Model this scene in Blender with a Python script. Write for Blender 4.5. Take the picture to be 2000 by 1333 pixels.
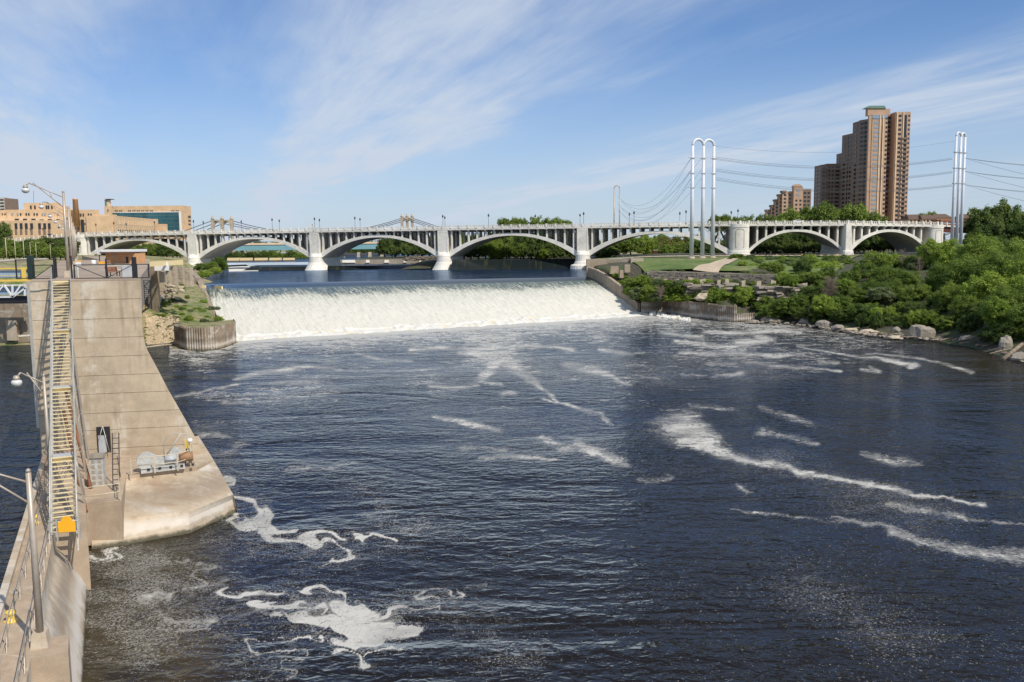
import bpy, math, random
import numpy as np
from mathutils import Vector, Matrix
for _o in list(bpy.data.objects): bpy.data.objects.remove(_o)
scene = bpy.context.scene
COL = scene.collection
RND = random.Random(7)

# ------------------------------------------------------------------ camera
FPX = 1710.0; ROLL = 0.011; CAMZ = 23.0
TH = math.atan((666.5 - 477.0) / FPX)
_F = np.array([0, math.cos(TH), -math.sin(TH)]); _R0 = np.array([1.0, 0, 0]); _U0 = np.array([0, math.sin(TH), math.cos(TH)])
_R = _R0 * math.cos(ROLL) - _U0 * math.sin(ROLL); _U = _U0 * math.cos(ROLL) + _R0 * math.sin(ROLL)
_C = np.array([0, 0, CAMZ])
cam_data = bpy.data.cameras.new("camera"); cam = bpy.data.objects.new("camera", cam_data); COL.objects.link(cam)
cam_data.sensor_width = 36.0; cam_data.lens = 36.0 * FPX / 2000.0
cam_data.clip_start = 0.5; cam_data.clip_end = 30000
cam.matrix_world = Matrix(((_R[0], _U[0], -_F[0], 0), (_R[1], _U[1], -_F[1], 0), (_R[2], _U[2], -_F[2], CAMZ), (0, 0, 0, 1)))
scene.camera = cam

# ------------------------------------------------------------------ light
SUN_EL = math.radians(48.0); SUN_H = Vector((0.68, -0.73, 0)).normalized()
to_sun = Vector((SUN_H.x * math.cos(SUN_EL), SUN_H.y * math.cos(SUN_EL), math.sin(SUN_EL)))
sun_d = bpy.data.lights.new("sun", 'SUN'); sun_d.energy = 4.4; sun_d.angle = math.radians(0.53); sun_d.color = (1.0, 0.92, 0.79)
sun = bpy.data.objects.new("sun", sun_d); COL.objects.link(sun)
sun.rotation_euler = to_sun.to_track_quat('Z', 'Y').to_euler(); sun.location = (60, -60, 120)

world = bpy.data.worlds.new("World"); scene.world = world; world.use_nodes = True
wt = world.node_tree; wt.nodes.clear()
def wn(t, **k):
    n = wt.nodes.new(t)
    for a, b in k.items(): setattr(n, a, b)
    return n
def wmath(op, a, b=None, clamp=False):
    n = wn('ShaderNodeMath', operation=op, use_clamp=clamp)
    for i, v in enumerate((a, b)):
        if v is None: continue
        if isinstance(v, (int, float)): n.inputs[i].default_value = v
        else: wt.links.new(v, n.inputs[i])
    return n.outputs[0]
sky = wn('ShaderNodeTexSky', sky_type='NISHITA', sun_disc=False, sun_elevation=SUN_EL, sun_rotation=math.atan2(SUN_H.x, SUN_H.y),
         air_density=1.0, dust_density=0.6, ozone_density=2.2, altitude=250)
geo = wn('ShaderNodeTexCoord'); sep = wn('ShaderNodeSeparateXYZ'); wt.links.new(geo.outputs['Generated'], sep.inputs[0])
zz = wmath('ADD', wmath('MAXIMUM', sep.outputs[2], 0.0), 0.035)
px = wmath('DIVIDE', sep.outputs[0], zz); py_ = wmath('DIVIDE', sep.outputs[1], zz)
bb = wmath('ADD', wmath('MULTIPLY', px, 0.94), wmath('MULTIPLY', py_, 0.35))
aa = wmath('ADD', wmath('MULTIPLY', px, -0.35), wmath('MULTIPLY', py_, 0.94))
def wnoise(sx, sy, detail, rough, dist=0.0, off=0.0, lac=2.0):
    cb = wn('ShaderNodeCombineXYZ')
    wt.links.new(wmath('MULTIPLY', bb, sx), cb.inputs[0]); wt.links.new(wmath('MULTIPLY', aa, sy), cb.inputs[1]); cb.inputs[2].default_value = off
    n = wn('ShaderNodeTexNoise'); n.inputs['Scale'].default_value = 1.0; n.inputs['Detail'].default_value = detail
    n.inputs['Roughness'].default_value = rough; n.inputs['Distortion'].default_value = dist
    wt.links.new(cb.outputs[0], n.inputs['Vector']); return n.outputs['Fac']
warp = wmath('MULTIPLY', wmath('SUBTRACT', wnoise(0.7, 0.22, 4, 0.6, 0, 3.1), 0.5), 2.3)
bw = wmath('ADD', bb, warp)
def bump_at(c, w, h):
    d = wmath('DIVIDE', wmath('SUBTRACT', bw, c), w)
    return wmath('MULTIPLY', wmath('EXPONENT', wmath('MULTIPLY', wmath('MULTIPLY', d, d), -1.0)), h)
dens = wmath('ADD', wmath('ADD', bump_at(-1.2, 1.0, 1.15), bump_at(1.2, 0.78, 1.1)), wmath('ADD', bump_at(4.2, 1.1, 0.95), bump_at(-3.6, 1.3, 0.7)))
dens = wmath('ADD', dens, bump_at(8.5, 2.6, 0.6))
fib = wnoise(2.6, 0.42, 9, 0.62, 0.5, 8.0)
fib2 = wnoise(1.3, 0.5, 6, 0.6, 0.3, 1.0)
fib3 = wnoise(14.0, 1.3, 8, 0.7, 0.2, 4.0)
tex = wmath('MULTIPLY', wmath('ADD', wmath('ADD', wmath('MULTIPLY', fib, 1.45), wmath('MULTIPLY', fib3, 0.25)), wmath('SUBTRACT', wmath('MULTIPLY', fib2, 1.2), 0.6)), dens)
mr = wn('ShaderNodeMapRange', interpolation_type='SMOOTHSTEP'); wt.links.new(tex, mr.inputs[0])
mr.inputs[1].default_value = 0.05; mr.inputs[2].default_value = 1.15; mr.inputs[3].default_value = 0.0; mr.inputs[4].default_value = 0.90
# thin white veil towards the horizon
hz = wn('ShaderNodeMapRange', interpolation_type='SMOOTHSTEP'); wt.links.new(sep.outputs[2], hz.inputs[0])
hz.inputs[1].default_value = -0.02; hz.inputs[2].default_value = 0.24; hz.inputs[3].default_value = 0.64; hz.inputs[4].default_value = 0.0
cloudf = wmath('MAXIMUM', mr.outputs[0], hz.outputs[0]); cloudf = wmath('ADD', cloudf, wmath('MULTIPLY', wmath('MINIMUM', mr.outputs[0], hz.outputs[0]), 0.35), clamp=True)
mix = wn('ShaderNodeMix', data_type='RGBA'); wt.links.new(cloudf, mix.inputs['Factor'])
tint = wn('ShaderNodeMix', data_type='RGBA', blend_type='MULTIPLY'); tint.inputs['Factor'].default_value = 1.0
wt.links.new(sky.outputs[0], tint.inputs['A']); tint.inputs['B'].default_value = (0.75, 0.94, 1.22, 1)
wt.links.new(tint.outputs['Result'], mix.inputs['A']); mix.inputs['B'].default_value = (5.9, 6.7, 7.9, 1)
bg = wn('ShaderNodeBackground'); bg.inputs['Strength'].default_value = 0.10
wt.links.new(mix.outputs['Result'], bg.inputs[0]); wo = wn('ShaderNodeOutputWorld'); wt.links.new(bg.outputs[0], wo.inputs[0])
scene.view_settings.view_transform = 'Standard'; scene.view_settings.look = 'None'; scene.view_settings.gamma = 1.0
scene.view_settings.exposure = 0.0; scene.view_settings.use_curve_mapping = False
scene.render.engine = 'CYCLES'; scene.cycles.max_bounces = 6; scene.cycles.transparent_max_bounces = 4

# ------------------------------------------------------------------ pixel -> world helpers (2000 x 1333 px frame)
def ray(u, v): return (u - 1000.0) / FPX * _R + (666.5 - v) / FPX * _U + _F
def pz(u, v, z): d = ray(u, v); return _C + d * (z - CAMZ) / d[2]
def py(u, v, y): d = ray(u, v); return _C + d * y / d[1]
def pplane(u, v, o, n):
    d = ray(u, v); return _C + d * (np.dot(np.array(o) - _C, n) / np.dot(d, n))

# ------------------------------------------------------------------ materials
MATS = {}
def nt_new(name):
    m = bpy.data.materials.new(name); m.use_nodes = True; t = m.node_tree; t.nodes.clear(); MATS[name] = m
    o = t.nodes.new('ShaderNodeOutputMaterial'); b = t.nodes.new('ShaderNodeBsdfPrincipled'); t.links.new(b.outputs[0], o.inputs[0])
    return m, t, b
def N(t, ty, **k):
    n = t.nodes.new(ty)
    for a, b in k.items(): setattr(n, a, b)
    return n
def setin(t, sock, v):
    if isinstance(v, (int, float)): sock.default_value = v
    elif isinstance(v, tuple): sock.default_value = v if len(v) != 3 or sock.type == 'VECTOR' else (*v, 1)
    else: t.links.new(v, sock)
def M(t, op, a, b=0.0, clamp=False):
    n = N(t, 'ShaderNodeMath', operation=op, use_clamp=clamp); setin(t, n.inputs[0], a); setin(t, n.inputs[1], b); return n.outputs[0]
def noise(t, vec, scale, detail=3, rough=0.55, dist=0.0):
    n = N(t, 'ShaderNodeTexNoise'); n.inputs['Scale'].default_value = scale; n.inputs['Detail'].default_value = detail
    n.inputs['Roughness'].default_value = rough; n.inputs['Distortion'].default_value = dist; t.links.new(vec, n.inputs['Vector']); return n
def mapping(t, scale=(1, 1, 1), loc=(0, 0, 0), rot=(0, 0, 0), src=None):
    m = N(t, 'ShaderNodeMapping'); m.inputs['Scale'].default_value = scale; m.inputs['Location'].default_value = loc; m.inputs['Rotation'].default_value = rot
    if src is None: src = N(t, 'ShaderNodeNewGeometry').outputs['Position']
    t.links.new(src, m.inputs['Vector']); return m.outputs[0]
def mrange(t, v, a, b, c=0.0, d=1.0, smooth=True):
    n = N(t, 'ShaderNodeMapRange', interpolation_type='SMOOTHSTEP' if smooth else 'LINEAR'); setin(t, n.inputs[0], v)
    for i, x in enumerate((a, b, c, d)): setin(t, n.inputs[i + 1], x)
    return n.outputs[0]
def mixc(t, f, a, b, mode='MIX'):
    n = N(t, 'ShaderNodeMix', data_type='RGBA', blend_type=mode); setin(t, n.inputs['Factor'], f); setin(t, n.inputs['A'], a); setin(t, n.inputs['B'], b); return n.outputs['Result']
def bump(t, b, h, strength=0.4, dist=0.05):
    n = N(t, 'ShaderNodeBump'); n.inputs['Strength'].default_value = strength; n.inputs['Distance'].default_value = dist
    setin(t, n.inputs['Height'], h); t.links.new(n.outputs[0], b.inputs['Normal'])
def plain(name, c, rough=0.6, metal=0.0, var=0.18, scale=1.5, bmp=0.15):
    m, t, b = nt_new(name); v = mapping(t)
    n = noise(t, v, scale, 5, 0.6); f = mrange(t, n.outputs['Fac'], 0.3, 0.7, 1 - var, 1 + var)
    col = mixc(t, 1.0, (*c, 1), f, 'MULTIPLY'); t.links.new(col, b.inputs['Base Color'])
    b.inputs['Roughness'].default_value = rough; b.inputs['Metallic'].default_value = metal
    n2 = noise(t, v, scale * 9, 3, 0.6); bump(t, b, n2.outputs['Fac'], bmp, 0.03)
    return m
def concrete(name, c, stain=(0.20, 0.14, 0.09), streak=0.5, efflo=0.3, scale=1.0, form=False, rough=0.85, tide=False):
    m, t, b = nt_new(name); v = mapping(t)
    big = noise(t, v, 0.12 * scale, 6, 0.65).outputs['Fac']
    med = noise(t, v, 0.9 * scale, 7, 0.68).outputs['Fac']
    fine = noise(t, v, 14 * scale, 4, 0.6).outputs['Fac']
    vs = mapping(t, (1.4 * scale, 1.4 * scale, 0.11 * scale))
    st = noise(t, vs, 1.0, 6, 0.65, 0.2).outputs['Fac']
    vs2 = mapping(t, (0.5 * scale, 0.5 * scale, 0.05 * scale), loc=(31, 7, 2))
    st2 = noise(t, vs2, 1.0, 5, 0.6).outputs['Fac']
    f1 = mrange(t, big, 0.3, 0.7, 0.86, 1.12); f2 = mrange(t, med, 0.25, 0.75, 0.86, 1.12); f3 = mrange(t, fine, 0.3, 0.7, 0.93, 1.06)
    fac = M(t, 'MULTIPLY', M(t, 'MULTIPLY', f1, f2), f3)
    col = mixc(t, 1.0, (*c, 1), fac, 'MULTIPLY')
    s = M(t, 'MULTIPLY', mrange(t, st, 0.52, 0.74), streak)
    col = mixc(t, s, col, (*stain, 1))
    s2 = M(t, 'MULTIPLY', mrange(t, st2, 0.52, 0.66), M(t, 'MULTIPLY', mrange(t, med, 0.42, 0.62), efflo))
    rs = noise(t, mapping(t, (0.9 * scale, 0.9 * scale, 0.07 * scale), loc=(5, 57, 3)), 1.0, 6, 0.7, 0.4).outputs['Fac']; col = mixc(t, M(t, 'MULTIPLY', mrange(t, rs, 0.64, 0.72), efflo), col, (0.30, 0.15, 0.075, 1))
    spk = noise(t, v, 3.5 * scale, 6, 0.75).outputs['Fac']; col = mixc(t, M(t, 'MULTIPLY', mrange(t, spk, 0.62, 0.70), 0.35), col, (0.14, 0.11, 0.08, 1))
    col = mixc(t, s2, col, (0.62, 0.58, 0.50, 1))
    if tide:
        sp = N(t, 'ShaderNodeSeparateXYZ'); t.links.new(N(t, 'ShaderNodeNewGeometry').outputs['Position'], sp.inputs[0])
        zn = M(t, 'ADD', sp.outputs[2], M(t, 'MULTIPLY', M(t, 'SUBTRACT', med, 0.5), 1.0))
        pw_ = noise(t, mapping(t, (0.16, 0.30, 0.3), loc=(3, 8, 0)), 1.0, 7, 0.65, 0.8).outputs['Fac']; col = mixc(t, M(t, 'MULTIPLY', mrange(t, pw_, 0.50, 0.62), 0.6), col, (0.60, 0.56, 0.50, 1)); col = mixc(t, M(t, 'MULTIPLY', mrange(t, pw_, 0.46, 0.36), 0.55), col, (0.33, 0.215, 0.13, 1))
        dark = mrange(t, zn, 0.10, 0.45, 0.85, 0.0); col = mixc(t, dark, col, (0.05, 0.05, 0.025, 1))
        wl = M(t, 'MULTIPLY', mrange(t, zn, 0.45, 0.9), mrange(t, zn, 1.7, 1.1)); col = mixc(t, M(t, 'MULTIPLY', wl, 0.55), col, (0.66, 0.62, 0.56, 1))
        db = M(t, 'MULTIPLY', mrange(t, zn, 1.6, 2.2), mrange(t, zn, 3.2, 2.5)); col = mixc(t, M(t, 'MULTIPLY', db, 0.45), col, (0.16, 0.12, 0.09, 1))
    t.links.new(col, b.inputs['Base Color']); b.inputs['Roughness'].default_value = rough
    h = M(t, 'ADD', M(t, 'MULTIPLY', med, 0.6), M(t, 'MULTIPLY', fine, 0.4))
    if form:
        w = N(t, 'ShaderNodeTexWave', wave_type='BANDS', bands_direction='Z'); w.inputs['Scale'].default_value = 1.1; w.inputs['Distortion'].default_value = 0.0
        t.links.new(v, w.inputs['Vector']); h = M(t, 'ADD', h, M(t, 'MULTIPLY', w.outputs['Fac'], 0.05))
    bump(t, b, h, 0.5, 0.06)
    return m
concrete('lock_concrete', (0.475, 0.385, 0.275), stain=(0.235, 0.17, 0.11), streak=0.65, efflo=0.75, form=True)
concrete('platform_concrete', (0.46, 0.375, 0.27), stain=(0.24, 0.15, 0.085), streak=0.35, efflo=0.5, tide=True)
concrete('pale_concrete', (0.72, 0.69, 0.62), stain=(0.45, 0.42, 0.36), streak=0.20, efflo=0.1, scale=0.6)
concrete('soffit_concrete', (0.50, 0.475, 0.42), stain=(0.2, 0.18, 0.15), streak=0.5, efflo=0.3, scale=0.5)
concrete('wing_concrete', (0.31, 0.25, 0.185), stain=(0.10, 0.08, 0.06), streak=0.6, efflo=0.15)
concrete('pile_steel', (0.27, 0.215, 0.155), stain=(0.09, 0.06, 0.04), streak=0.8, efflo=0.6, tide=True)
concrete('deck_concrete', (0.36, 0.28, 0.21), stain=(0.2, 0.15, 0.11), streak=0.2, efflo=0.15, scale=0.5)
concrete('walk_concrete', (0.40, 0.31, 0.22), stain=(0.24, 0.15, 0.10), streak=0.35, efflo=0.3)
concrete('ruin_stone', (0.44, 0.37, 0.275), stain=(0.14, 0.11, 0.08), streak=0.7, efflo=0.2, scale=1.5)
concrete('dark_stone', (0.27, 0.235, 0.19), stain=(0.06, 0.05, 0.04), streak=0.5, efflo=0.25, scale=1.6)
concrete('riprap_stone', (0.48, 0.39, 0.26), stain=(0.20, 0.15, 0.1), streak=0.35, efflo=0.2, scale=1.2)
concrete('boulder_stone', (0.27, 0.24, 0.20), stain=(0.10, 0.09, 0.07), streak=0.6, efflo=0.3, scale=1.4)
plain('weathered_wood', (0.24, 0.19, 0.14), 0.85, var=0.35, scale=2.0)
plain('yellow_tread', (0.68, 0.57, 0.33), 0.55, var=0.08)
plain('galvanised', (0.50, 0.49, 0.44), 0.5, 0.3, var=0.12)
plain('dark_grate', (0.16, 0.15, 0.13), 0.7)
plain('cream_rail', (0.60, 0.53, 0.38), 0.55, var=0.12)
plain('black_paint', (0.022, 0.022, 0.026), 0.45, var=0.1)
plain('rust_steel', (0.20, 0.085, 0.04), 0.8, var=0.35)
plain('orange_yellow', (0.86, 0.42, 0.015), 0.5, var=0.04)
plain('yellow_paint', (0.82, 0.56, 0.10), 0.5, var=0.08)
plain('pale_yellow', (0.80, 0.64, 0.34), 0.5, var=0.08)
plain('machine_white', (0.44, 0.44, 0.42), 0.5, var=0.16, scale=2.5)
plain('white_paint', (0.78, 0.78, 0.77), 0.35, var=0.05)
plain('pylon_white', (0.64, 0.66, 0.71), 0.5, var=0.05, scale=0.3)
plain('grey_paint', (0.42, 0.44, 0.46), 0.5, var=0.1)
plain('blue_panel', (0.30, 0.40, 0.52), 0.4, var=0.1)
plain('lamp_pole', (0.42, 0.36, 0.29), 0.45, 0.25, var=0.1)
plain('lamp_glass', (0.62, 0.62, 0.60), 0.2, var=0.05)
plain('dark_green', (0.02, 0.035, 0.03), 0.5, var=0.1)
plain('bronze_lamp', (0.035, 0.045, 0.055), 0.5, var=0.1)
plain('tan_brick', (0.64, 0.45, 0.275), 0.85, var=0.10, scale=0.25)
plain('tan_trim', (0.70, 0.52, 0.34), 0.8, var=0.08, scale=0.25)
plain('orange_brick', (0.60, 0.32, 0.15), 0.85, var=0.1, scale=1)
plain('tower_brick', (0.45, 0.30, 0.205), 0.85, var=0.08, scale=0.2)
plain('tower_brick_dark_shade', (0.215, 0.15, 0.118), 0.85, var=0.08, scale=0.2)  # dark brick, also painting the shade on the tallest tower's sides
plain('red_brick', (0.30, 0.10, 0.06), 0.85, var=0.1, scale=0.5)
plain('brown_roof', (0.12, 0.075, 0.055), 0.85, var=0.15)
plain('copper_green', (0.13, 0.22, 0.17), 0.6, var=0.1)
plain('window_glass', (0.025, 0.03, 0.04), 0.12, var=0.1, bmp=0.0)
plain('window_pale', (0.25, 0.30, 0.36), 0.15, var=0.2, bmp=0.0)
plain('curtain_glass', (0.035, 0.11, 0.14), 0.10, var=0.25, scale=0.12, bmp=0.0)
plain('red_girder', (0.10, 0.028, 0.02), 0.7)
plain('blue_girder', (0.16, 0.33, 0.36), 0.6, var=0.08, scale=0.1)
plain('cable_dark', (0.06, 0.06, 0.07), 0.6)
plain('bark', (0.075, 0.058, 0.042), 0.95, var=0.3, scale=3)
plain('dead_twig', (0.26, 0.20, 0.16), 0.9, var=0.2)
plain('car_white', (0.75, 0.76, 0.78), 0.25, var=0.03)
plain('car_dark', (0.05, 0.05, 0.06), 0.25, var=0.03)
plain('rubber', (0.02, 0.02, 0.02), 0.8)
plain('sand_path', (0.44, 0.36, 0.26), 0.95, var=0.12, scale=0.4)
plain('brown_rust_patch', (0.30, 0.17, 0.09), 0.8, var=0.2)

def leaf_mat(name, c1, c2, trans=0.25):
    m, t, b = nt_new(name); v = mapping(t)
    n = noise(t, v, 0.35, 3, 0.6).outputs['Fac']; oi = N(t, 'ShaderNodeObjectInfo')
    at = N(t, 'ShaderNodeAttribute', attribute_name='leaf'); f = M(t, 'ADD', M(t, 'MULTIPLY', at.outputs['Fac'], 0.6), M(t, 'MULTIPLY', n, 0.5))
    f = M(t, 'ADD', f, M(t, 'MULTIPLY', M(t, 'SUBTRACT', oi.outputs['Random'], 0.5), 0.5), clamp=True)
    col = mixc(t, f, (*c1, 1), (*c2, 1)); t.links.new(col, b.inputs['Base Color']); b.inputs['Roughness'].default_value = 0.55
    b.inputs['Specular IOR Level'].default_value = 0.25
    tr = N(t, 'ShaderNodeBsdfTranslucent'); t.links.new(mixc(t, 1.0, col, (1.3, 1.5, 0.5, 1), 'MULTIPLY'), tr.inputs[0])
    ms = N(t, 'ShaderNodeMixShader'); ms.inputs[0].default_value = trans + 0.05; t.links.new(b.outputs[0], ms.inputs[1]); t.links.new(tr.outputs[0], ms.inputs[2])
    o = [x for x in t.nodes if x.type == 'OUTPUT_MATERIAL'][0]; t.links.new(ms.outputs[0], o.inputs[0])
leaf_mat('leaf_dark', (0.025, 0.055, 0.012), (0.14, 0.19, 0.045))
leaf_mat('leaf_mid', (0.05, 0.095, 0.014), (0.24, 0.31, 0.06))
leaf_mat('leaf_bright', (0.09, 0.16, 0.02), (0.33, 0.41, 0.07))
leaf_mat('leaf_grey', (0.08, 0.11, 0.045), (0.20, 0.24, 0.12))

def grass_mat():
    m, t, b = nt_new('grass_ground'); v = mapping(t)
    a = noise(t, v, 0.10, 7, 0.7).outputs['Fac']; c = noise(t, v, 0.6, 7, 0.7).outputs['Fac']; d = noise(t, v, 4, 4, 0.7).outputs['Fac']
    f = M(t, 'ADD', M(t, 'MULTIPLY', a, 0.5), M(t, 'MULTIPLY', c, 0.5))
    col = mixc(t, mrange(t, f, 0.44, 0.58), (0.27, 0.23, 0.14, 1), (0.085, 0.13, 0.03, 1))
    col = mixc(t, mrange(t, d, 0.35, 0.7), col, mixc(t, 1.0, col, (1.5, 1.4, 1.3, 1), 'MULTIPLY'))
    t.links.new(col, b.inputs['Base Color']); b.inputs['Roughness'].default_value = 0.95
    bump(t, b, M(t, 'ADD', c, d), 0.8, 0.2)
    m, t, b = nt_new('lawn_grass'); v = mapping(t)
    a = noise(t, v, 0.06, 7, 0.7).outputs['Fac']; c = noise(t, v, 0.5, 7, 0.7).outputs['Fac']; d = noise(t, v, 3, 4, 0.7).outputs['Fac']
    f = M(t, 'ADD', M(t, 'MULTIPLY', a, 0.65), M(t, 'MULTIPLY', c, 0.35))
    col = mixc(t, mrange(t, f, 0.50, 0.60), (0.11, 0.165, 0.035, 1), (0.25, 0.22, 0.11, 1)); col = mixc(t, mrange(t, f, 0.40, 0.48), (0.07, 0.12, 0.025, 1), col)
    t.links.new(col, b.inputs['Base Color']); b.inputs['Roughness'].default_value = 0.95; bump(t, b, M(t, 'ADD', c, d), 0.9, 0.3)
    m, t, b = nt_new('bank_ground'); v = mapping(t)
    a = noise(t, v, 0.18, 7, 0.7).outputs['Fac']; c = noise(t, v, 1.2, 7, 0.7).outputs['Fac']
    col = mixc(t, mrange(t, a, 0.45, 0.6), (0.05, 0.045, 0.03, 1), (0.045, 0.07, 0.02, 1))
    col = mixc(t, mrange(t, c, 0.5, 0.75), col, (0.17, 0.145, 0.11, 1))
    t.links.new(col, b.inputs['Base Color']); b.inputs['Roughness'].default_value = 0.95; bump(t, b, c, 0.8, 0.25)
grass_mat()

def water_mat(name, fine=True, body=(0.0135, 0.0115, 0.0095), foam=True, wave=1.0, rough=0.05, stretch=(1, 1), amp=1.0):
    m, t, b = nt_new(name); g = N(t, 'ShaderNodeNewGeometry').outputs['Position']
    v = mapping(t, (0.75 * stretch[0], 1.1 * stretch[1], 1), src=g, rot=(0, 0, math.radians(-8)))
    w1 = noise(t, v, 0.95 * wave, 2.0, 0.5, 0.5).outputs['Fac']
    v2 = mapping(t, (0.8 * stretch[0], 1.25 * stretch[1], 1), src=g, rot=(0, 0, math.radians(14)))
    w2 = noise(t, v2, 2.1 * wave, 2, 0.5, 0.4).outputs['Fac']
    w3 = noise(t, v, 0.16 * wave, 3, 0.5).outputs['Fac']
    h = M(t, 'ADD', M(t, 'ADD', M(t, 'MULTIPLY', w1, 0.46), M(t, 'MULTIPLY', w2, 0.12)), M(t, 'MULTIPLY', w3, 0.75))
    calm = noise(t, mapping(t, (0.6, 1.4, 1), src=g), 0.035, 4, 0.6, 1.0).outputs['Fac']; h = M(t, 'MULTIPLY', h, mrange(t, calm, 0.36, 0.62, 0.45, 1.15))
    bump(t, b, h, 1.0, 0.66 * amp)
    b.inputs['Specular IOR Level'].default_value = 0.30
    bodyc = (*body, 1)
    bn = [x for x in t.nodes if x.type == 'BUMP'][0].outputs[0]
    fr_ = N(t, 'ShaderNodeFresnel'); fr_.inputs['IOR'].default_value = 1.33; t.links.new(bn, fr_.inputs['Normal'])
    gl_ = N(t, 'ShaderNodeBsdfGlossy'); gl_.inputs['Roughness'].default_value = rough; gl_.inputs['Color'].default_value = (0.64, 0.79, 1.0, 1); t.links.new(bn, gl_.inputs['Normal'])
    df_ = N(t, 'ShaderNodeBsdfDiffuse'); wmix = N(t, 'ShaderNodeMixShader'); t.links.new(M(t, 'MINIMUM', M(t, 'MULTIPLY', fr_.outputs[0], 0.78), 0.46), wmix.inputs[0]); t.links.new(df_.outputs[0], wmix.inputs[1]); t.links.new(gl_.outputs[0], wmix.inputs[2])
    if foam:
        at = N(t, 'ShaderNodeAttribute', attribute_name='foam').outputs['Fac']; sc = N(t, 'ShaderNodeAttribute', attribute_name='scum').outputs['Fac']
        tu = N(t, 'ShaderNodeAttribute', attribute_name='churn').outputs['Fac']
        wv = N(t, 'ShaderNodeVectorMath', operation='SUBTRACT'); wc = noise(t, g, 0.22, 5, 0.6, 0.6); t.links.new(wc.outputs['Color'], wv.inputs[0]); wv.inputs[1].default_value = (0.5, 0.5, 0.5)
        ws = N(t, 'ShaderNodeVectorMath', operation='SCALE'); t.links.new(wv.outputs[0], ws.inputs[0]); ws.inputs['Scale'].default_value = 9.0
        wa = N(t, 'ShaderNodeVectorMath', operation='ADD'); t.links.new(g, wa.inputs[0]); t.links.new(ws.outputs[0], wa.inputs[1]); wp = wa.outputs[0]
        n1 = noise(t, wp, 0.55, 8, 0.66).outputs['Fac']
        n1b = noise(t, g, 2.6, 5, 0.7).outputs['Fac']; n0 = noise(t, mapping(t, (0.7, 1.2, 1), src=wp), 0.17, 5, 0.6).outputs['Fac']
        sh = M(t, 'ADD', M(t, 'ADD', M(t, 'MULTIPLY', M(t, 'SUBTRACT', n1, 0.5), 2.1), M(t, 'MULTIPLY', M(t, 'SUBTRACT', n1b, 0.5), 1.5)), M(t, 'MULTIPLY', M(t, 'SUBTRACT', n0, 0.5), 1.2))
        cr_ = N(t, 'ShaderNodeAttribute', attribute_name='crisp').outputs['Fac']; sh = M(t, 'MULTIPLY', sh, mrange(t, cr_, 0, 1, 1.0, 0.30, False))
        core = mrange(t, M(t, 'ADD', M(t, 'MINIMUM', at, 1.25), sh), mrange(t, cr_, 0, 1, 0.48, 0.42, False), 1.0)
        core = M(t, 'MULTIPLY', core, mrange(t, at, 0.04, 0.25))
        ha = N(t, 'ShaderNodeAttribute', attribute_name='halo').outputs['Fac']
        film = M(t, 'MULTIPLY', mrange(t, M(t, 'ADD', ha, M(t, 'ADD', M(t, 'MULTIPLY', M(t, 'SUBTRACT', n1b, 0.5), 1.3), M(t, 'MULTIPLY', M(t, 'SUBTRACT', n1, 0.5), 1.5))), 0.18, 0.70), M(t, 'MULTIPLY', mrange(t, ha, 0.02, 0.15), 0.40))
        nst = noise(t, mapping(t, (0.30, 1.25, 1), src=wp), 1.0, 7, 0.7, 0.7).outputs['Fac']; film = M(t, 'MULTIPLY', film, mrange(t, nst, 0.42, 0.60, 0.12, 1.15))
        # marbled filaments
        n3 = noise(t, wp, 0.33, 4, 0.55, 1.4).outputs['Fac']
        fil = mrange(t, M(t, 'ABSOLUTE', M(t, 'SUBTRACT', M(t, 'FRACT', M(t, 'MULTIPLY', n3, 9.0)), 0.5)), 0.30, 0.05)
        fil = M(t, 'MULTIPLY', M(t, 'MULTIPLY', fil, mrange(t, n1, 0.40, 0.60)), mrange(t, M(t, 'MAXIMUM', sc, M(t, 'MULTIPLY', at, 1.3)), 0.10, 0.65))
        vein = mrange(t, M(t, 'ABSOLUTE', M(t, 'SUBTRACT', M(t, 'FRACT', M(t, 'MULTIPLY', n3, 5.0)), 0.5)), 0.01, 0.06, 0.55, 1.0); core = M(t, 'MULTIPLY', core, vein)
        # specks of froth
        n2 = noise(t, g, 6.5, 2, 0.6, 1.0).outputs['Fac']
        lo = noise(t, wp, 0.10, 4, 0.6).outputs['Fac']
        amt = M(t, 'ADD', M(t, 'ADD', M(t, 'MULTIPLY', sc, 0.17), M(t, 'MULTIPLY', at, 0.18)), M(t, 'MULTIPLY', M(t, 'SUBTRACT', lo, 0.5), 0.30))
        sp = mrange(t, M(t, 'ADD', n2, amt), 0.655, 0.735)
        # churned water under the falls: long lines of foam
        vc = mapping(t, (0.16, 0.62, 1), src=wp); n4 = noise(t, vc, 1.0, 8, 0.68, 0.6).outputs['Fac']
        ch = mrange(t, M(t, 'ADD', M(t, 'ADD', M(t, 'MULTIPLY', tu, 0.27), n4), M(t, 'MULTIPLY', M(t, 'SUBTRACT', n1b, 0.5), 0.25)), 0.615, 0.80)
        ch = M(t, 'MULTIPLY', ch, mrange(t, tu, 0.02, 0.2))
        core = M(t, 'MULTIPLY', core, mrange(t, n0, 0.35, 0.6, 0.62, 1.0)); core = M(t, 'MULTIPLY', core, M(t, 'MAXIMUM', mrange(t, nst, 0.36, 0.52, 0.25, 1.0), cr_)); core = M(t, 'MAXIMUM', core, film)
        f = M(t, 'MAXIMUM', M(t, 'MAXIMUM', M(t, 'MULTIPLY', core, 0.92), M(t, 'MULTIPLY', fil, 0.30)), M(t, 'MAXIMUM', M(t, 'MULTIPLY', sp, 0.42), M(t, 'MULTIPLY', ch, 0.85)))
        f = M(t, 'MULTIPLY', f, mrange(t, M(t, 'ADD', n1b, M(t, 'MULTIPLY', at, 0.5)), 0.25, 0.6, 0.55, 1.0), clamp=True)
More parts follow.
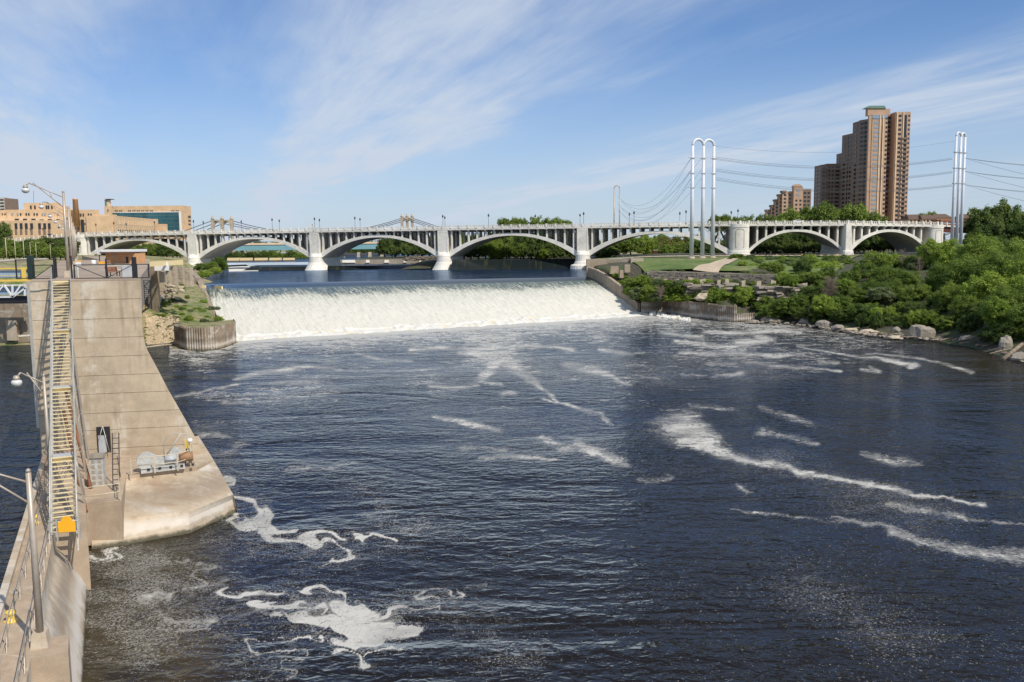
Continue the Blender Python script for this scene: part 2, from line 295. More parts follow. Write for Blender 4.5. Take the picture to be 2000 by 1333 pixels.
        br_ = N(t, 'ShaderNodeAttribute', attribute_name='brown').outputs['Fac']
        bodyc = mixc(t, br_, bodyc, (0.050, 0.036, 0.016, 1))
        t.links.new(bodyc, df_.inputs[0])
        fb = N(t, 'ShaderNodeBsdfDiffuse'); t.links.new(mixc(t, n1b, (0.46, 0.46, 0.45, 1), (0.64, 0.62, 0.55, 1)), fb.inputs[0])
        ms = N(t, 'ShaderNodeMixShader'); t.links.new(f, ms.inputs[0]); t.links.new(wmix.outputs[0], ms.inputs[1]); t.links.new(fb.outputs[0], ms.inputs[2])
        o = [x for x in t.nodes if x.type == 'OUTPUT_MATERIAL'][0]; t.links.new(ms.outputs[0], o.inputs[0])
    else:
        df_.inputs[0].default_value = bodyc; o = [x for x in t.nodes if x.type == 'OUTPUT_MATERIAL'][0]; t.links.new(wmix.outputs[0], o.inputs[0])
    return m
water_mat('river_water'); water_mat('upper_water', foam=False, wave=0.6, rough=0.08, body=(0.012, 0.022, 0.045), stretch=(0.5, 1.3), amp=0.6)

def fall_mat():
    m, t, b = nt_new('falling_water')
    uv = N(t, 'ShaderNodeUVMap', uv_map='flow').outputs[0]
    v = mapping(t, (300, 7, 1), src=uv); st = noise(t, v, 1.0, 7, 0.72, 0.5).outputs['Fac']
    v2 = mapping(t, (150, 60, 1), src=uv, loc=(3, 3, 0), rot=(0, 0, 0.1)); cl = noise(t, v2, 1.0, 7, 0.75, 0.5).outputs['Fac']
    v3 = mapping(t, (12, 4, 1), src=uv, loc=(9, 3, 0)); bg_ = noise(t, v3, 1.0, 5, 0.6, 0.4).outputs['Fac']
    sp = N(t, 'ShaderNodeSeparateXYZ'); t.links.new(uv, sp.inputs[0]); tt = sp.outputs[1]
    # how broken the sheet is: smooth dark lip, green-white below it, all white further down
    brk = mrange(t, tt, 0.13, 0.21); white = mrange(t, M(t, 'ADD', tt, M(t, 'MULTIPLY', M(t, 'SUBTRACT', bg_, 0.5), 0.40)), 0.18, 0.62)
    mixn = M(t, 'ADD', M(t, 'MULTIPLY', st, 0.55), M(t, 'MULTIPLY', cl, 0.45))
    thr = M(t, 'ADD', M(t, 'MULTIPLY', white, 0.34), mixn)
    f = M(t, 'MULTIPLY', mrange(t, thr, 0.46, 0.70), mrange(t, M(t, 'ADD', tt, M(t, 'MULTIPLY', M(t, 'SUBTRACT', st, 0.5), 0.07)), 0.145, 0.185))
    lite = mixc(t, M(t, 'ADD', mrange(t, mixn, 0.40, 0.60, 0, 0.8), M(t, 'MULTIPLY', mrange(t, tt, 0.22, 0.8), 0.55), True), (0.38, 0.40, 0.34, 1), (0.63, 0.61, 0.545, 1)); col = mixc(t, f, (0.06, 0.085, 0.06, 1), lite); lip = mrange(t, tt, 0.15, 0.13)
    col = mixc(t, lip, col, (0.012, 0.018, 0.02, 1)); t.links.new(col, b.inputs['Base Color'])
    t.links.new(mrange(t, f, 0, 1, 0.12, 0.9), b.inputs['Roughness']); b.inputs['IOR'].default_value = 1.33
    bump(t, b, M(t, 'MULTIPLY', mixn, mrange(t, tt, 0.12, 0.3, 0.1, 1.0)), 0.55, 0.35)
    m, t, b = nt_new('froth'); g = N(t, 'ShaderNodeNewGeometry').outputs['Position']
    n = noise(t, g, 0.9, 6, 0.7).outputs['Fac']; n2 = noise(t, g, 0.25, 4, 0.6).outputs['Fac']
    col = mixc(t, mrange(t, n2, 0.5, 0.72), (0.66, 0.65, 0.60, 1), (0.64, 0.57, 0.42, 1))
    t.links.new(col, b.inputs['Base Color']); b.inputs['Roughness'].default_value = 0.9; bump(t, b, n, 0.6, 0.3)
    b.inputs['Subsurface Weight'].default_value = 0.0
    m, t, b = nt_new('dam_water'); g = N(t, 'ShaderNodeNewGeometry').outputs['Position']
    v = mapping(t, (1.1, 0.12, 0.12), rot=(0, 0, math.radians(-38)), src=g); n = noise(t, v, 0.55, 6, 0.7).outputs['Fac']
    col = mixc(t, mrange(t, n, 0.5, 0.72), (0.012, 0.017, 0.018, 1), (0.05, 0.05, 0.02, 1)); t.links.new(col, b.inputs['Base Color']); b.inputs['Roughness'].default_value = 0.18
    bump(t, b, n, 0.4, 0.3)
fall_mat()

# ------------------------------------------------------------------ object helpers
def setprops(o, label=None, cat=None, group=None, kind=None):
    if label: o['label'] = label
    if cat: o['category'] = cat
    if group: o['group'] = group
    if kind: o['kind'] = kind
    return o
def empty(name, loc, label=None, cat=None, group=None, rz=0.0):
    o = bpy.data.objects.new(name, None); COL.objects.link(o); o.location = tuple(loc); o.rotation_euler = (0, 0, rz); o.empty_display_size = 0.5
    o['_origin'] = [float(x) for x in loc]; return setprops(o, label, cat, group)
class MB:
    def __init__(s): s.v = []; s.f = []; s.sm = []
    def add(s, vs, fs, smooth=False):
        k = len(s.v); s.v += [tuple(float(c) for c in p) for p in vs]; s.f += [tuple(i + k for i in f) for f in fs]; s.sm += [smooth] * len(fs); return s
    def box(s, c, d, rz=0.0, taper=1.0):
        hx, hy, hz = d[0] / 2, d[1] / 2, d[2] / 2; cs, sn = math.cos(rz), math.sin(rz); vs = []
        for z, k in ((-hz, 1.0), (hz, taper)):
            for x, y in ((-hx, -hy), (hx, -hy), (hx, hy), (-hx, hy)):
                x, y = x * k, y * k; vs.append((c[0] + x * cs - y * sn, c[1] + x * sn + y * cs, c[2] + z))
        return s.add(vs, [(3, 2, 1, 0), (4, 5, 6, 7), (0, 1, 5, 4), (1, 2, 6, 5), (2, 3, 7, 6), (3, 0, 4, 7)])
    def hexa(s, bottom, top): return s.add(list(bottom) + list(top), [(3, 2, 1, 0), (4, 5, 6, 7), (0, 1, 5, 4), (1, 2, 6, 5), (2, 3, 7, 6), (3, 0, 4, 7)])
    def prism(s, poly, z0, z1, smooth=False):
        n = len(poly); vs = [(p[0], p[1], z0) for p in poly] + [(p[0], p[1], z1) for p in poly]
        s.add(vs, [tuple(reversed(range(n))), tuple(range(n, 2 * n))]); k = len(s.v) - 2 * n
        s.f += [(k + i, k + (i + 1) % n, k + n + (i + 1) % n, k + n + i) for i in range(n)]; s.sm += [smooth] * n; return s
    def extrude(s, poly3, vec):
        n = len(poly3); a = [np.array(p, float) for p in poly3]; vec = np.array(vec, float)
        vs = a + [p + vec for p in a]
        return s.add(vs, [tuple(reversed(range(n))), tuple(range(n, 2 * n))] + [(i, (i + 1) % n, n + (i + 1) % n, n + i) for i in range(n)])
    def bar(s, a, b, w, h=None):
        h = h or w; a = Vector([float(x) for x in a]); b = Vector([float(x) for x in b]); d = b - a
        if d.length < 1e-6: return s
        d.normalize(); up = Vector((0, 0, 1)) if abs(d.z) < 0.95 else Vector((0, 1, 0)); x = d.cross(up).normalized() * w / 2; y = x.cross(d).normalized() * h / 2
        return s.hexa([a - x - y, a + x - y, b + x - y, b - x - y], [a - x + y, a + x + y, b + x + y, b - x + y])
    def tube(s, pts, r, n=8, r1=None, caps=True):
        pts = [Vector([float(x) for x in p]) for p in pts]; m = len(pts); rings = []; up = None
        for i, p in enumerate(pts):
            d = (pts[min(i + 1, m - 1)] - pts[max(i - 1, 0)]).normalized()
            if up is None: up = Vector((0, 0, 1)) if abs(d.z) < 0.9 else Vector((1, 0, 0))
            x = d.cross(up)
            if x.length < 1e-4: x = d.cross(Vector((0, 1, 0)))
            x.normalize(); y = x.cross(d).normalized(); up = y
            rr = r if r1 is None else r + (r1 - r) * i / max(1, m - 1)
            if isinstance(r, (list, tuple)): rr = r[i]
            rings.append([p + (x * math.cos(2 * math.pi * k / n) + y * math.sin(2 * math.pi * k / n)) * rr for k in range(n)])
        vs = [q for rg in rings for q in rg]; fs = []
        for i in range(m - 1):
            for k in range(n): fs.append((i * n + k, i * n + (k + 1) % n, (i + 1) * n + (k + 1) % n, (i + 1) * n + k))
        s.add(vs, fs, True)
        if caps: k0 = len(s.v) - len(vs); s.f += [tuple(k0 + i for i in reversed(range(n))), tuple(k0 + (m - 1) * n + i for i in range(n))]; s.sm += [False, False]
        return s
    def lathe(s, c, prof, n=16, sx=1.0, sy=1.0, rz=0.0):
        vs = []; cs, sn = math.cos(rz), math.sin(rz)
        for r, z in prof:
            for k in range(n):
                a = 2 * math.pi * k / n; x, y = r * sx * math.cos(a), r * sy * math.sin(a); vs.append((c[0] + x * cs - y * sn, c[1] + x * sn + y * cs, c[2] + z))
        fs = [(i * n + k, i * n + (k + 1) % n, (i + 1) * n + (k + 1) % n, (i + 1) * n + k) for i in range(len(prof) - 1) for k in range(n)]
        s.add(vs, fs, True); k0 = len(s.v) - len(vs)
        s.f += [tuple(k0 + i for i in reversed(range(n))), tuple(k0 + (len(prof) - 1) * n + i for i in range(n))]; s.sm += [False, False]; return s
    def mesh(s, name, org=(0, 0, 0)):
        me = bpy.data.meshes.new(name); me.from_pydata([(a - org[0], b - org[1], c - org[2]) for a, b, c in s.v], [], s.f)
        me.polygons.foreach_set('use_smooth', s.sm); return me
    def build(s, name, mat, parent=None, label=None, cat=None, group=None, kind=None, org=None):
        if parent is not None:
            org = tuple(parent['_origin']) if '_origin' in parent else (0, 0, 0)
        elif org is None:
            a = np.array(s.v); org = (float(a[:, 0].mean()), float(a[:, 1].mean()), float(a[:, 2].min()))
        me = s.mesh(name, org); me.materials.append(MATS[mat]); o = bpy.data.objects.new(name, me); COL.objects.link(o)
        if parent is not None: o.parent = parent; o['_origin'] = list(org)
        else: o.location = org; o['_origin'] = list(org)
        return setprops(o, label, cat, group, kind)
def piece(name, me, parent, loc, rz=0.0, scale=(1, 1, 1), kind=None):
    o = bpy.data.objects.new(name, me); COL.objects.link(o); og = parent['_origin']
    o.parent = parent; o.location = (loc[0] - og[0], loc[1] - og[1], loc[2] - og[2]); o.rotation_euler = (0, 0, rz); o.scale = scale
    return setprops(o, kind=kind)
def children(o): return [c for c in ALLOBJ() if c.parent == o]
def ALLOBJ(): return list(COL.objects)
def copy_tree(root, loc, rz=0.0, sc=None, label=None):
    c = root.copy(); COL.objects.link(c); c.location = tuple(float(x) for x in loc); c.rotation_euler = (0, 0, rz)
    if sc: c.scale = sc if isinstance(sc, (tuple, list)) else (sc, sc, sc)
    if label: c['label'] = label
    for ch in KIDS[root.name]:
        d = ch.copy(); COL.objects.link(d); d.parent = c
        for g in KIDS.get(ch.name, []):
            e = g.copy(); COL.objects.link(e); e.parent = d
    return c
KIDS = {}
def register(root):
    for o in root.children_recursive: KIDS.setdefault(o.parent.name, []).append(o)
def unit_box_mesh(name, mat):
    me = MB().box((0, 0, 0), (1, 1, 1)).mesh(name); me.materials.append(MATS[mat]); return me
def grid_obj(name, V, nx, ny, mat, label=None, cat=None, kind='structure', smooth=True, attrs=None, uv=None, parent=None):
    idx = np.arange(nx * ny).reshape(ny, nx)
    q = np.stack([idx[:-1, :-1], idx[:-1, 1:], idx[1:, 1:], idx[1:, :-1]], -1).reshape(-1, 4)
    me = bpy.data.meshes.new(name); me.vertices.add(nx * ny); me.vertices.foreach_set('co', np.asarray(V, np.float32).ravel())
    me.loops.add(q.size); me.loops.foreach_set('vertex_index', q.ravel().astype(np.int32)); me.polygons.add(len(q))
    me.polygons.foreach_set('loop_start', np.arange(0, q.size, 4, dtype=np.int32)); me.update(calc_edges=True); me.validate()
    me.polygons.foreach_set('use_smooth', np.full(len(q), smooth))
    for k, a in (attrs or {}).items():
        at = me.attributes.new(k, 'FLOAT', 'POINT'); at.data.foreach_set('value', np.asarray(a, np.float32).ravel())
    if uv is not None:
        l = me.uv_layers.new(name='flow'); l.data.foreach_set('uv', np.asarray(uv, np.float32).reshape(-1, 2)[q.ravel()].ravel())
    me.materials.append(MATS[mat]); o = bpy.data.objects.new(name, me); COL.objects.link(o)
    if parent is not None: o.parent = parent
    return setprops(o, label, cat, None, kind)
def vnoise(x, y, seed=0, octs=4):
    out = np.zeros_like(x, float); amp = 1.0
    for o in range(octs):
        r = np.random.RandomState(seed + o); g = r.rand(64, 64); xi = np.floor(x).astype(int); yi = np.floor(y).astype(int); fx = x - xi; fy = y - yi
        fx = fx * fx * (3 - 2 * fx); fy = fy * fy * (3 - 2 * fy)
        a = g[yi % 64, xi % 64]; b = g[yi % 64, (xi + 1) % 64]; c = g[(yi + 1) % 64, xi % 64]; d = g[(yi + 1) % 64, (xi + 1) % 64]
        out += amp * ((a * (1 - fx) + b * fx) * (1 - fy) + (c * (1 - fx) + d * fx) * fy - 0.5); x = x * 2.03 + 7; y = y * 2.03 + 3; amp *= 0.5
    return out

# ------------------------------------------------------------------ water of the lower pool (one sheet; foam, scum and churn are per-point attributes)
def stroke_field(U, V, strokes):
    out = np.zeros_like(U)
    for st in strokes:
        amp = st[0]; pts = st[1]
        for (x0, y0, w0), (x1, y1, w1) in zip(pts[:-1], pts[1:]):
            dx, dy = x1 - x0, (y1 - y0) * 1.8; L2 = dx * dx + dy * dy + 1e-6
            t = np.clip(((U - x0) * dx + (V - y0) * 1.8 * dy) / L2, 0, 1)
            w = (w0 + (w1 - w0) * t) * 1.55; d = np.hypot(U - (x0 + dx * t), (V - y0) * 1.8 - dy * t)
            out = np.maximum(out, amp * np.exp(-(d / np.maximum(w, 1.5)) ** 2))
    return out
FOAM = [
 (1.1, [(1322, 828, 26), (1348, 852, 24), (1390, 878, 13), (1450, 900, 8), (1530, 912, 7), (1600, 930, 7), (1680, 948, 7), (1750, 960, 7), (1830, 970, 4), (1920, 985, 4)]),
 (1.0, [(1330, 835, 34), (1380, 850, 14)]),
 (0.6, [(1480, 845, 9), (1560, 862, 9), (1600, 868, 5)]), (0.55, [(1350, 795, 6), (1430, 800, 6)]), (0.5, [(1480, 800, 6), (1580, 830, 9)]),
 (0.8, [(1620, 1005, 3), (1700, 1022, 6), (1780, 1045, 9), (1860, 1068, 12), (1940, 1078, 16), (2040, 1088, 22)]),
 (0.6, [(1440, 1000, 3), (1540, 1013, 4), (1600, 1010, 4), (1650, 1018, 3)]),
 (0.62, [(1740, 985, 6), (1830, 1000, 8), (1900, 1010, 5), (1990, 1025, 4)]),
 (0.6, [(1690, 890, 8), (1760, 905, 13), (1790, 910, 8)]), (0.5, [(1270, 940, 9), (1310, 936, 8)]), (0.5, [(1440, 945, 5), (1470, 960, 5)]),
 (0.95, [(1100, 880, 8), (1140, 872, 12), (1180, 890, 12), (1230, 903, 7)]), (0.6, [(1060, 860, 6), (1100, 875, 6)]),
 (0.8, [(940, 897, 4), (1000, 893, 6), (1060, 895, 5), (1085, 898, 3)]), (0.55, [(905, 875, 6), (985, 880, 8)]),
 (0.8, [(840, 812, 4), (900, 825, 8), (965, 842, 6)]),
 (0.8, [(1050, 780, 2), (1100, 790, 4), (1160, 805, 6), (1180, 820, 4), (1195, 832, 2)]),
 (0.95, [(900, 688, 5), (950, 692, 9), (985, 705, 12), (1010, 725, 10), (1035, 745, 8), (1050, 760, 5), (1085, 783, 3)]),
 (0.85, [(970, 706, 9), (950, 730, 7), (935, 745, 6), (970, 752, 5)]), (0.75, [(975, 770, 7), (998, 768, 7)]),
 (0.75, [(840, 752, 4), (890, 756, 6), (925, 752, 4)]),
 (0.85, [(1108, 712, 7), (1150, 720, 11), (1190, 735, 6), (1230, 752, 3)]),
 (0.95, [(800, 684, 4), (860, 680, 6), (940, 682, 5), (1020, 676, 5), (1080, 678, 4), (1120, 684, 4)]),
 (0.85, [(1170, 684, 5), (1220, 690, 5), (1260, 688, 2)]), (0.7, [(690, 688, 3), (740, 702, 4), (800, 706, 3)]),
 (0.85, [(350, 773, 3), (400, 764, 3), (455, 752, 4)]), (0.85, [(455, 742, 3), (510, 730, 7), (570, 722, 7), (600, 716, 5), (660, 722, 3)]), (0.45, [(530, 750, 8), (610, 748, 8)]), (0.5, [(440, 785, 7), (480, 784, 6)]),
 (0.5, [(620, 725, 3), (800, 724, 3), (930, 712, 3)]),
 (0.7, [(395, 848, 8), (425, 852, 10), (445, 856, 4)]), (0.4, [(470, 870, 14), (440, 885, 10)]),
 (0.9, [(432, 930, 8), (455, 960, 13), (475, 990, 16), (495, 1010, 12), (530, 1032, 10), (570, 1046, 10), (625, 1054, 9), (665, 1050, 6)]),
 (0.85, [(470, 1020, 4), (540, 1040, 6), (600, 1062, 8), (650, 1080, 5), (680, 1095, 5), (650, 1105, 3)]),
 (0.95, [(684, 1060, 4), (712, 1054, 7), (738, 1046, 4)]), (0.42, [(735, 995, 12), (790, 1025, 12)]), (0.45, [(560, 915, 8), (680, 910, 9)]),
 (1.25, [(622, 1148, 5), (640, 1160, 8), (660, 1180, 14), (672, 1195, 14)]), (1.3, [(670, 1200, 22), (700, 1222, 26), (735, 1222, 26), (758, 1240, 14)]),
 (1.2, [(720, 1205, 14), (760, 1198, 8), (782, 1186, 5)]), (1.15, [(545, 1200, 10), (575, 1212, 16), (620, 1225, 18), (680, 1240, 16), (740, 1250, 12)]),
 (1.0, [(500, 1184, 5), (560, 1180, 8), (605, 1188, 8), (620, 1200, 6)]), (0.7, [(450, 1160, 6), (480, 1155, 9), (540, 1150, 6)]),
 (0.75, [(590, 1245, 6), (640, 1268, 6), (700, 1277, 7), (780, 1264, 4)]), (0.6, [(545, 1240, 6), (550, 1275, 6), (570, 1300, 6), (530, 1325, 8)]),
 (0.65, [(785, 1192, 3), (840, 1196, 6), (850, 1175, 4), (840, 1160, 4), (905, 1152, 6)]),
 (0.55, [(300, 1180, 10), (350, 1150, 8), (385, 1110, 6), (360, 1080, 8)]), (0.55, [(320, 1170, 12), (330, 1210, 6), (355, 1245, 7)]), (0.8, [(190, 1082, 6), (240, 1075, 3), (190, 1096, 3)]),
 (1.0, [(1380, 648, 5), (1450, 650, 6), (1520, 647, 5), (1560, 650, 3)]), (1.05, [(1440, 668, 8), (1510, 664, 7), (1480, 658, 6)]),
 (0.8, [(1330, 668, 7), (1400, 676, 7), (1460, 672, 6)]), (0.8, [(1340, 690, 5), (1430, 690, 6), (1520, 695, 5), (1570, 692, 3)]),
 (0.75, [(1300, 650, 5), (1370, 660, 6)]), (0.75, [(1460, 707, 4), (1540, 718, 5), (1610, 722, 4), (1640, 727, 4)]), (0.85, [(1600, 708, 6), (1630, 708, 5)]),
 (0.85, [(1560, 676, 3), (1640, 690, 3), (1710, 700, 4), (1780, 712, 6), (1770, 716, 5)]), (0.8, [(1690, 690, 2), (1800, 700, 3), (1850, 712, 4), (1900, 728, 4)]),
 (0.7, [(1680, 722, 4), (1710, 724, 5), (1700, 716, 4)]), (0.65, [(1390, 712, 5), (1430, 712, 4)]), (0.65, [(1340, 732, 4), (1380, 734, 3)]), (0.7, [(1400, 738, 6), (1445, 732, 6)]), (0.6, [(1255, 738, 2), (1290, 740, 2)]),
]
SCUM = [(0.5, [(520, 760, 60), (800, 720, 50), (1200, 720, 60), (1500, 720, 50)]), (0.42, [(820, 800, 50), (1100, 830, 60)]), (0.95, [(250, 1110, 60), (300, 1180, 90), (270, 1260, 60)]), (0.55, [(420, 1200, 80), (520, 1300, 60)]), (0.5, [(480, 1060, 50), (620, 1090, 60), (720, 1060, 50)]),
        (0.6, [(520, 1170, 60), (700, 1230, 70), (850, 1170, 40)]), (0.4, [(1500, 900, 40), (1800, 1010, 60)]), (0.42, [(900, 1180, 60), (980, 1280, 60)]), (0.4, [(900, 850, 60), (1150, 870, 50)]),
        (0.35, [(1550, 1130, 60), (1750, 1250, 60)]), (0.4, [(420, 900, 50), (500, 960, 40)]), (0.3, [(700, 950, 60), (800, 1040, 60)])]
ys = np.concatenate([[-500, -60, 10, 30], 40 * (330 / 40.0) ** (np.linspace(0, 1, 660))])
xi = np.concatenate([[-14, -4, -1.5], np.linspace(-0.66, 0.60, 880), [1.5, 4, 14]])
XI, YY = np.meshgrid(xi, ys); XX = XI * np.maximum(YY, 40)
P_ = np.stack([XX, YY, np.zeros_like(XX)], -1); q_ = P_ - _C; kk = q_ @ _F
UU = 1000 + FPX * (q_ @ _R) / kk; VV = 666.5 - FPX * (q_ @ _U) / kk; bad = YY < 38
UU[bad] = -9999; VV[bad] = 9999
_nr = np.clip((VV - 640) / 500, 0.15, 1.3)
def wfield(a, b, oc): return vnoise(UU / a + 40, VV / (a * b) + 40, 50 + int(a), oc), vnoise(UU / a + 11, VV / (a * b) + 70, 80 + int(a), oc)
wa1, wa2 = wfield(95.0, 0.5, 5); wb1, wb2 = wfield(26.0, 0.5, 4)
UW = np.where(bad, -9999, UU + (24 * wa1 + 16 * wb1) * (0.35 + _nr)); VW = np.where(bad, 9999, VV + (12 * wa2 + 8 * wb2) * (0.15 + _nr))
def potential(a, b): return vnoise(a / 74.0 + 500, b / 46.0 + 500, 301, 2) * 1.0 + 0.35 * vnoise(a / 30.0 + 500, b / 19.0 + 500, 340, 1)
nearw = np.clip((VV - 860) / 160, 0, 1) * np.clip((1120 - UU) / 160, 0, 1); AU, AV = UU.copy(), VV.copy(); sel = (nearw > 0) & ~bad & (UU > 60) & (UU < 2100) & (VV < 1420)
au, av, nw = AU[sel], AV[sel], nearw[sel]
for _k in range(16):
    e_ = 1.5; gx_ = (potential(au + e_, av) - potential(au - e_, av)) / (2 * e_); gy_ = (potential(au, av + e_) - potential(au, av - e_)) / (2 * e_); st_ = 150.0 * nw
    au = au + gy_ * st_ * 1.0; av = av - gx_ * st_ * 0.42
AU[sel] = au; AV[sel] = av
UW = np.where(sel, AU + (UW - UU) * 0.35, UW); VW = np.where(sel, AV + (VW - VV) * 0.35, VW)
foam = stroke_field(UW, VW, FOAM); scum = stroke_field(UW, VW, SCUM)
halo = foam.copy()
def ln(c, w): return np.exp(-((foam - c) / w) ** 2)
crisp = np.clip((foam - 0.36) * 2.6, 0, 1.2) + 0.25 * (foam > 0.4); crisp = np.maximum(crisp, np.maximum(0.62 * ln(0.27, 0.03), np.maximum(0.62 * ln(0.15, 0.022), 0.58 * ln(0.065, 0.014))))
crisp = np.where(foam > 0.5, crisp * (1 - 0.65 * ln(0.80, 0.035) - 0.4 * ln(1.02, 0.025)), crisp)
foam = foam * (1 - nearw) + crisp * nearw
foam = foam * (nearw + (1 - nearw) * np.clip(0.95 + 0.8 * wfield(40.0, 0.35, 3)[0], 0.45, 1.25))
footv = 668 - (UU - 440) * 0.0625
dvf = VV - footv
churn = np.clip(1.0 - np.abs(dvf) / 75.0, 0, 1) ** 1.3 * (UU > 330) * np.clip((1720 - UU) / 250, 0, 1) * 1.05
churn = np.maximum(churn, 1.7 * np.exp(-(np.maximum(dvf, 0) / 9.0) ** 2) * (UU > 425) * np.clip((1345 - UU) / 40, 0, 1))
trail = np.clip(1 - dvf / 230.0, 0, 1) * (dvf > 0) * np.clip((UU - 330) / 60, 0, 1) * np.clip((1900 - UU) / 300, 0, 1); trail = trail * np.clip(0.55 + 1.6 * wfield(120.0, 0.28, 4)[0], 0, 1.2) * 0.82
churn = np.maximum(churn, trail)
brown = np.clip(1.15 * np.exp(-((UU - 250) / 190) ** 4 - (np.maximum(1120 - VV, 0) / 110) ** 2), 0, 1); brown = np.maximum(brown, np.clip((UU - 1480) / 250, 0, 1) * np.clip(1 - np.abs(VV - 680 - (UU - 1480) * 0.09) / 75.0, 0, 1) * 0.5); brown = np.where(bad, 0, brown * np.clip(0.9 + wfield(120.0, 0.5, 4)[0], 0, 1))
churn = np.maximum(churn, 0.55 * np.exp(-((UU - 1430) / 230) ** 2 - ((VV - 680) / 45) ** 2))
grid_obj('river_water', P_.reshape(-1, 3), len(xi), len(ys), 'river_water', attrs={'foam': foam, 'scum': scum, 'churn': churn, 'brown': brown, 'crisp': nearw, 'halo': halo})
setprops(COL.objects['river_water'], 'dark blue rippled river below the falls with drifting foam')

def flat(name, poly, z, mat, label, kind='structure'):
    me = bpy.data.meshes.new(name); me.from_pydata([(p[0], p[1], z) for p in poly], [], [tuple(range(len(poly)))]); me.materials.append(MATS[mat])
    o = bpy.data.objects.new(name, me); COL.objects.link(o); return setprops(o, label, None, None, kind)
CRL, CRR = (-99.5, 283.0), (27.2, 312.5)       # crest, left and right end
FTL, FTR = (-71.0, 216.5), (42.0, 279.0)       # foot of the apron
flat('middle_pool', [CRL, CRR, (60, 330), (60, 520), (-260, 560), (-260, 300)], 11.1, 'upper_water', 'smooth blue pool between the two dams under the arches')
flat('upper_pool', [(-420, 505), (-20, 505), (20, 560), (20, 1200), (-700, 1200)], 14.0, 'upper_water', 'far pool upstream of the low dam')
flat('step_pool', [(-135, 474), (-30, 466), (-24, 505), (-150, 508)], 12.4, 'upper_water', 'narrow pool between the dark sill and the trickling dam')

# falls ------------------------------------------------------------
NS, NT = 420, 150
s_, t_ = np.meshgrid(np.linspace(0, 1, NS), np.linspace(0, 1, NT))
tx = (CRL[0] * (1 - s_) + CRR[0] * s_) * (1 - t_) + (FTL[0] * (1 - s_) + FTR[0] * s_) * t_
ty = (CRL[1] * (1 - s_) + CRR[1] * s_) * (1 - t_) + (FTL[1] * (1 - s_) + FTR[1] * s_) * t_
tz = 11.1 * (1 - np.clip(t_, 0, 1) ** 1.22) - 0.15 * t_
tz = tz + 0.22 * vnoise(s_ * 160, t_ * 14, 5) * np.clip((t_ - 0.15) * 4, 0, 1) + 0.25 * vnoise(s_ * 40, t_ * 10, 9) * np.clip((t_ - 0.3) * 2, 0, 1)
tz += 0.006
# rough chute at the left end thrown up by the two stub gates
tz += 1.3 * np.exp(-((s_ - 0.02) / 0.035) ** 2) * np.exp(-((t_ - 0.28) / 0.16) ** 2) * (0.6 + vnoise(s_ * 300, t_ * 40, 12))
grid_obj('waterfall', np.stack([tx, ty, tz], -1).reshape(-1, 3), NS, NT, 'falling_water', uv=np.stack([s_, t_], -1), label='wide white sheet of water sliding down the spillway', kind='structure')
# boiling froth at the foot
NS2, NT2 = 620, 30
s_, t_ = np.meshgrid(np.linspace(0.0, 1.012, NS2), np.linspace(0, 1, NT2))
fx = FTL[0] * (1 - s_) + FTR[0] * s_; fy = FTL[1] * (1 - s_) + FTR[1] * s_
nx_, ny_ = 0.42, -1.0
off = (t_ - 0.62) * 9.5
lump = np.maximum(0.25 + 0.9 * vnoise(s_ * 95, t_ * 3.2 + 3, 21, 5) + 0.7 * vnoise(s_ * 30, t_ * 1.2, 30, 3), 0.02)
prof = np.sin(np.clip(t_, 0, 1) * math.pi) ** 0.8
fz = -0.06 + prof * (0.45 + 0.75 * lump) + 0.35 * (t_ < 0.45) * prof
edge = 1.2 * vnoise(s_ * 60, t_ * 0 + 2.5, 40, 4) * t_ * 2.5
grid_obj('froth_line', np.stack([fx + nx_ * (off + edge), fy + ny_ * (off + edge), fz], -1).reshape(-1, 3), NS2, NT2, 'froth', label='cream coloured boiling froth along the foot of the falls', cat=None, kind='stuff')
lump2 = MB()
r_ = random.Random(3)
def blob(mb, c, rx, ry, rz_, seed, n=8, m=5, squash_bottom=True):
    rr = random.Random(seed); vs = []; a0 = rr.random() * 6
    for i in range(1, m):
        ph = math.pi * i / m
        for k in range(n):
            a = a0 + 2 * math.pi * k / n; j = 1 + rr.uniform(-0.22, 0.22); z = math.cos(ph) * j
            if squash_bottom: z = max(z, -0.45)
            vs.append((c[0] + rx * math.sin(ph) * math.cos(a) * j, c[1] + ry * math.sin(ph) * math.sin(a) * j, c[2] + rz_ * z))
    vs.append((c[0], c[1], c[2] + rz_)); vs.append((c[0], c[1], c[2] - rz_ * 0.45)); T, B = len(vs) - 2, len(vs) - 1; fs = []
    for i in range(m - 2):
        for k in range(n): fs.append((i * n + k, (i + 1) * n + k, (i + 1) * n + (k + 1) % n, i * n + (k + 1) % n))
    for k in range(n): fs.append((k, (k + 1) % n, T)); fs.append(((m - 2) * n + (k + 1) % n, (m - 2) * n + k, B))
    mb.add(vs, fs, False); return mb
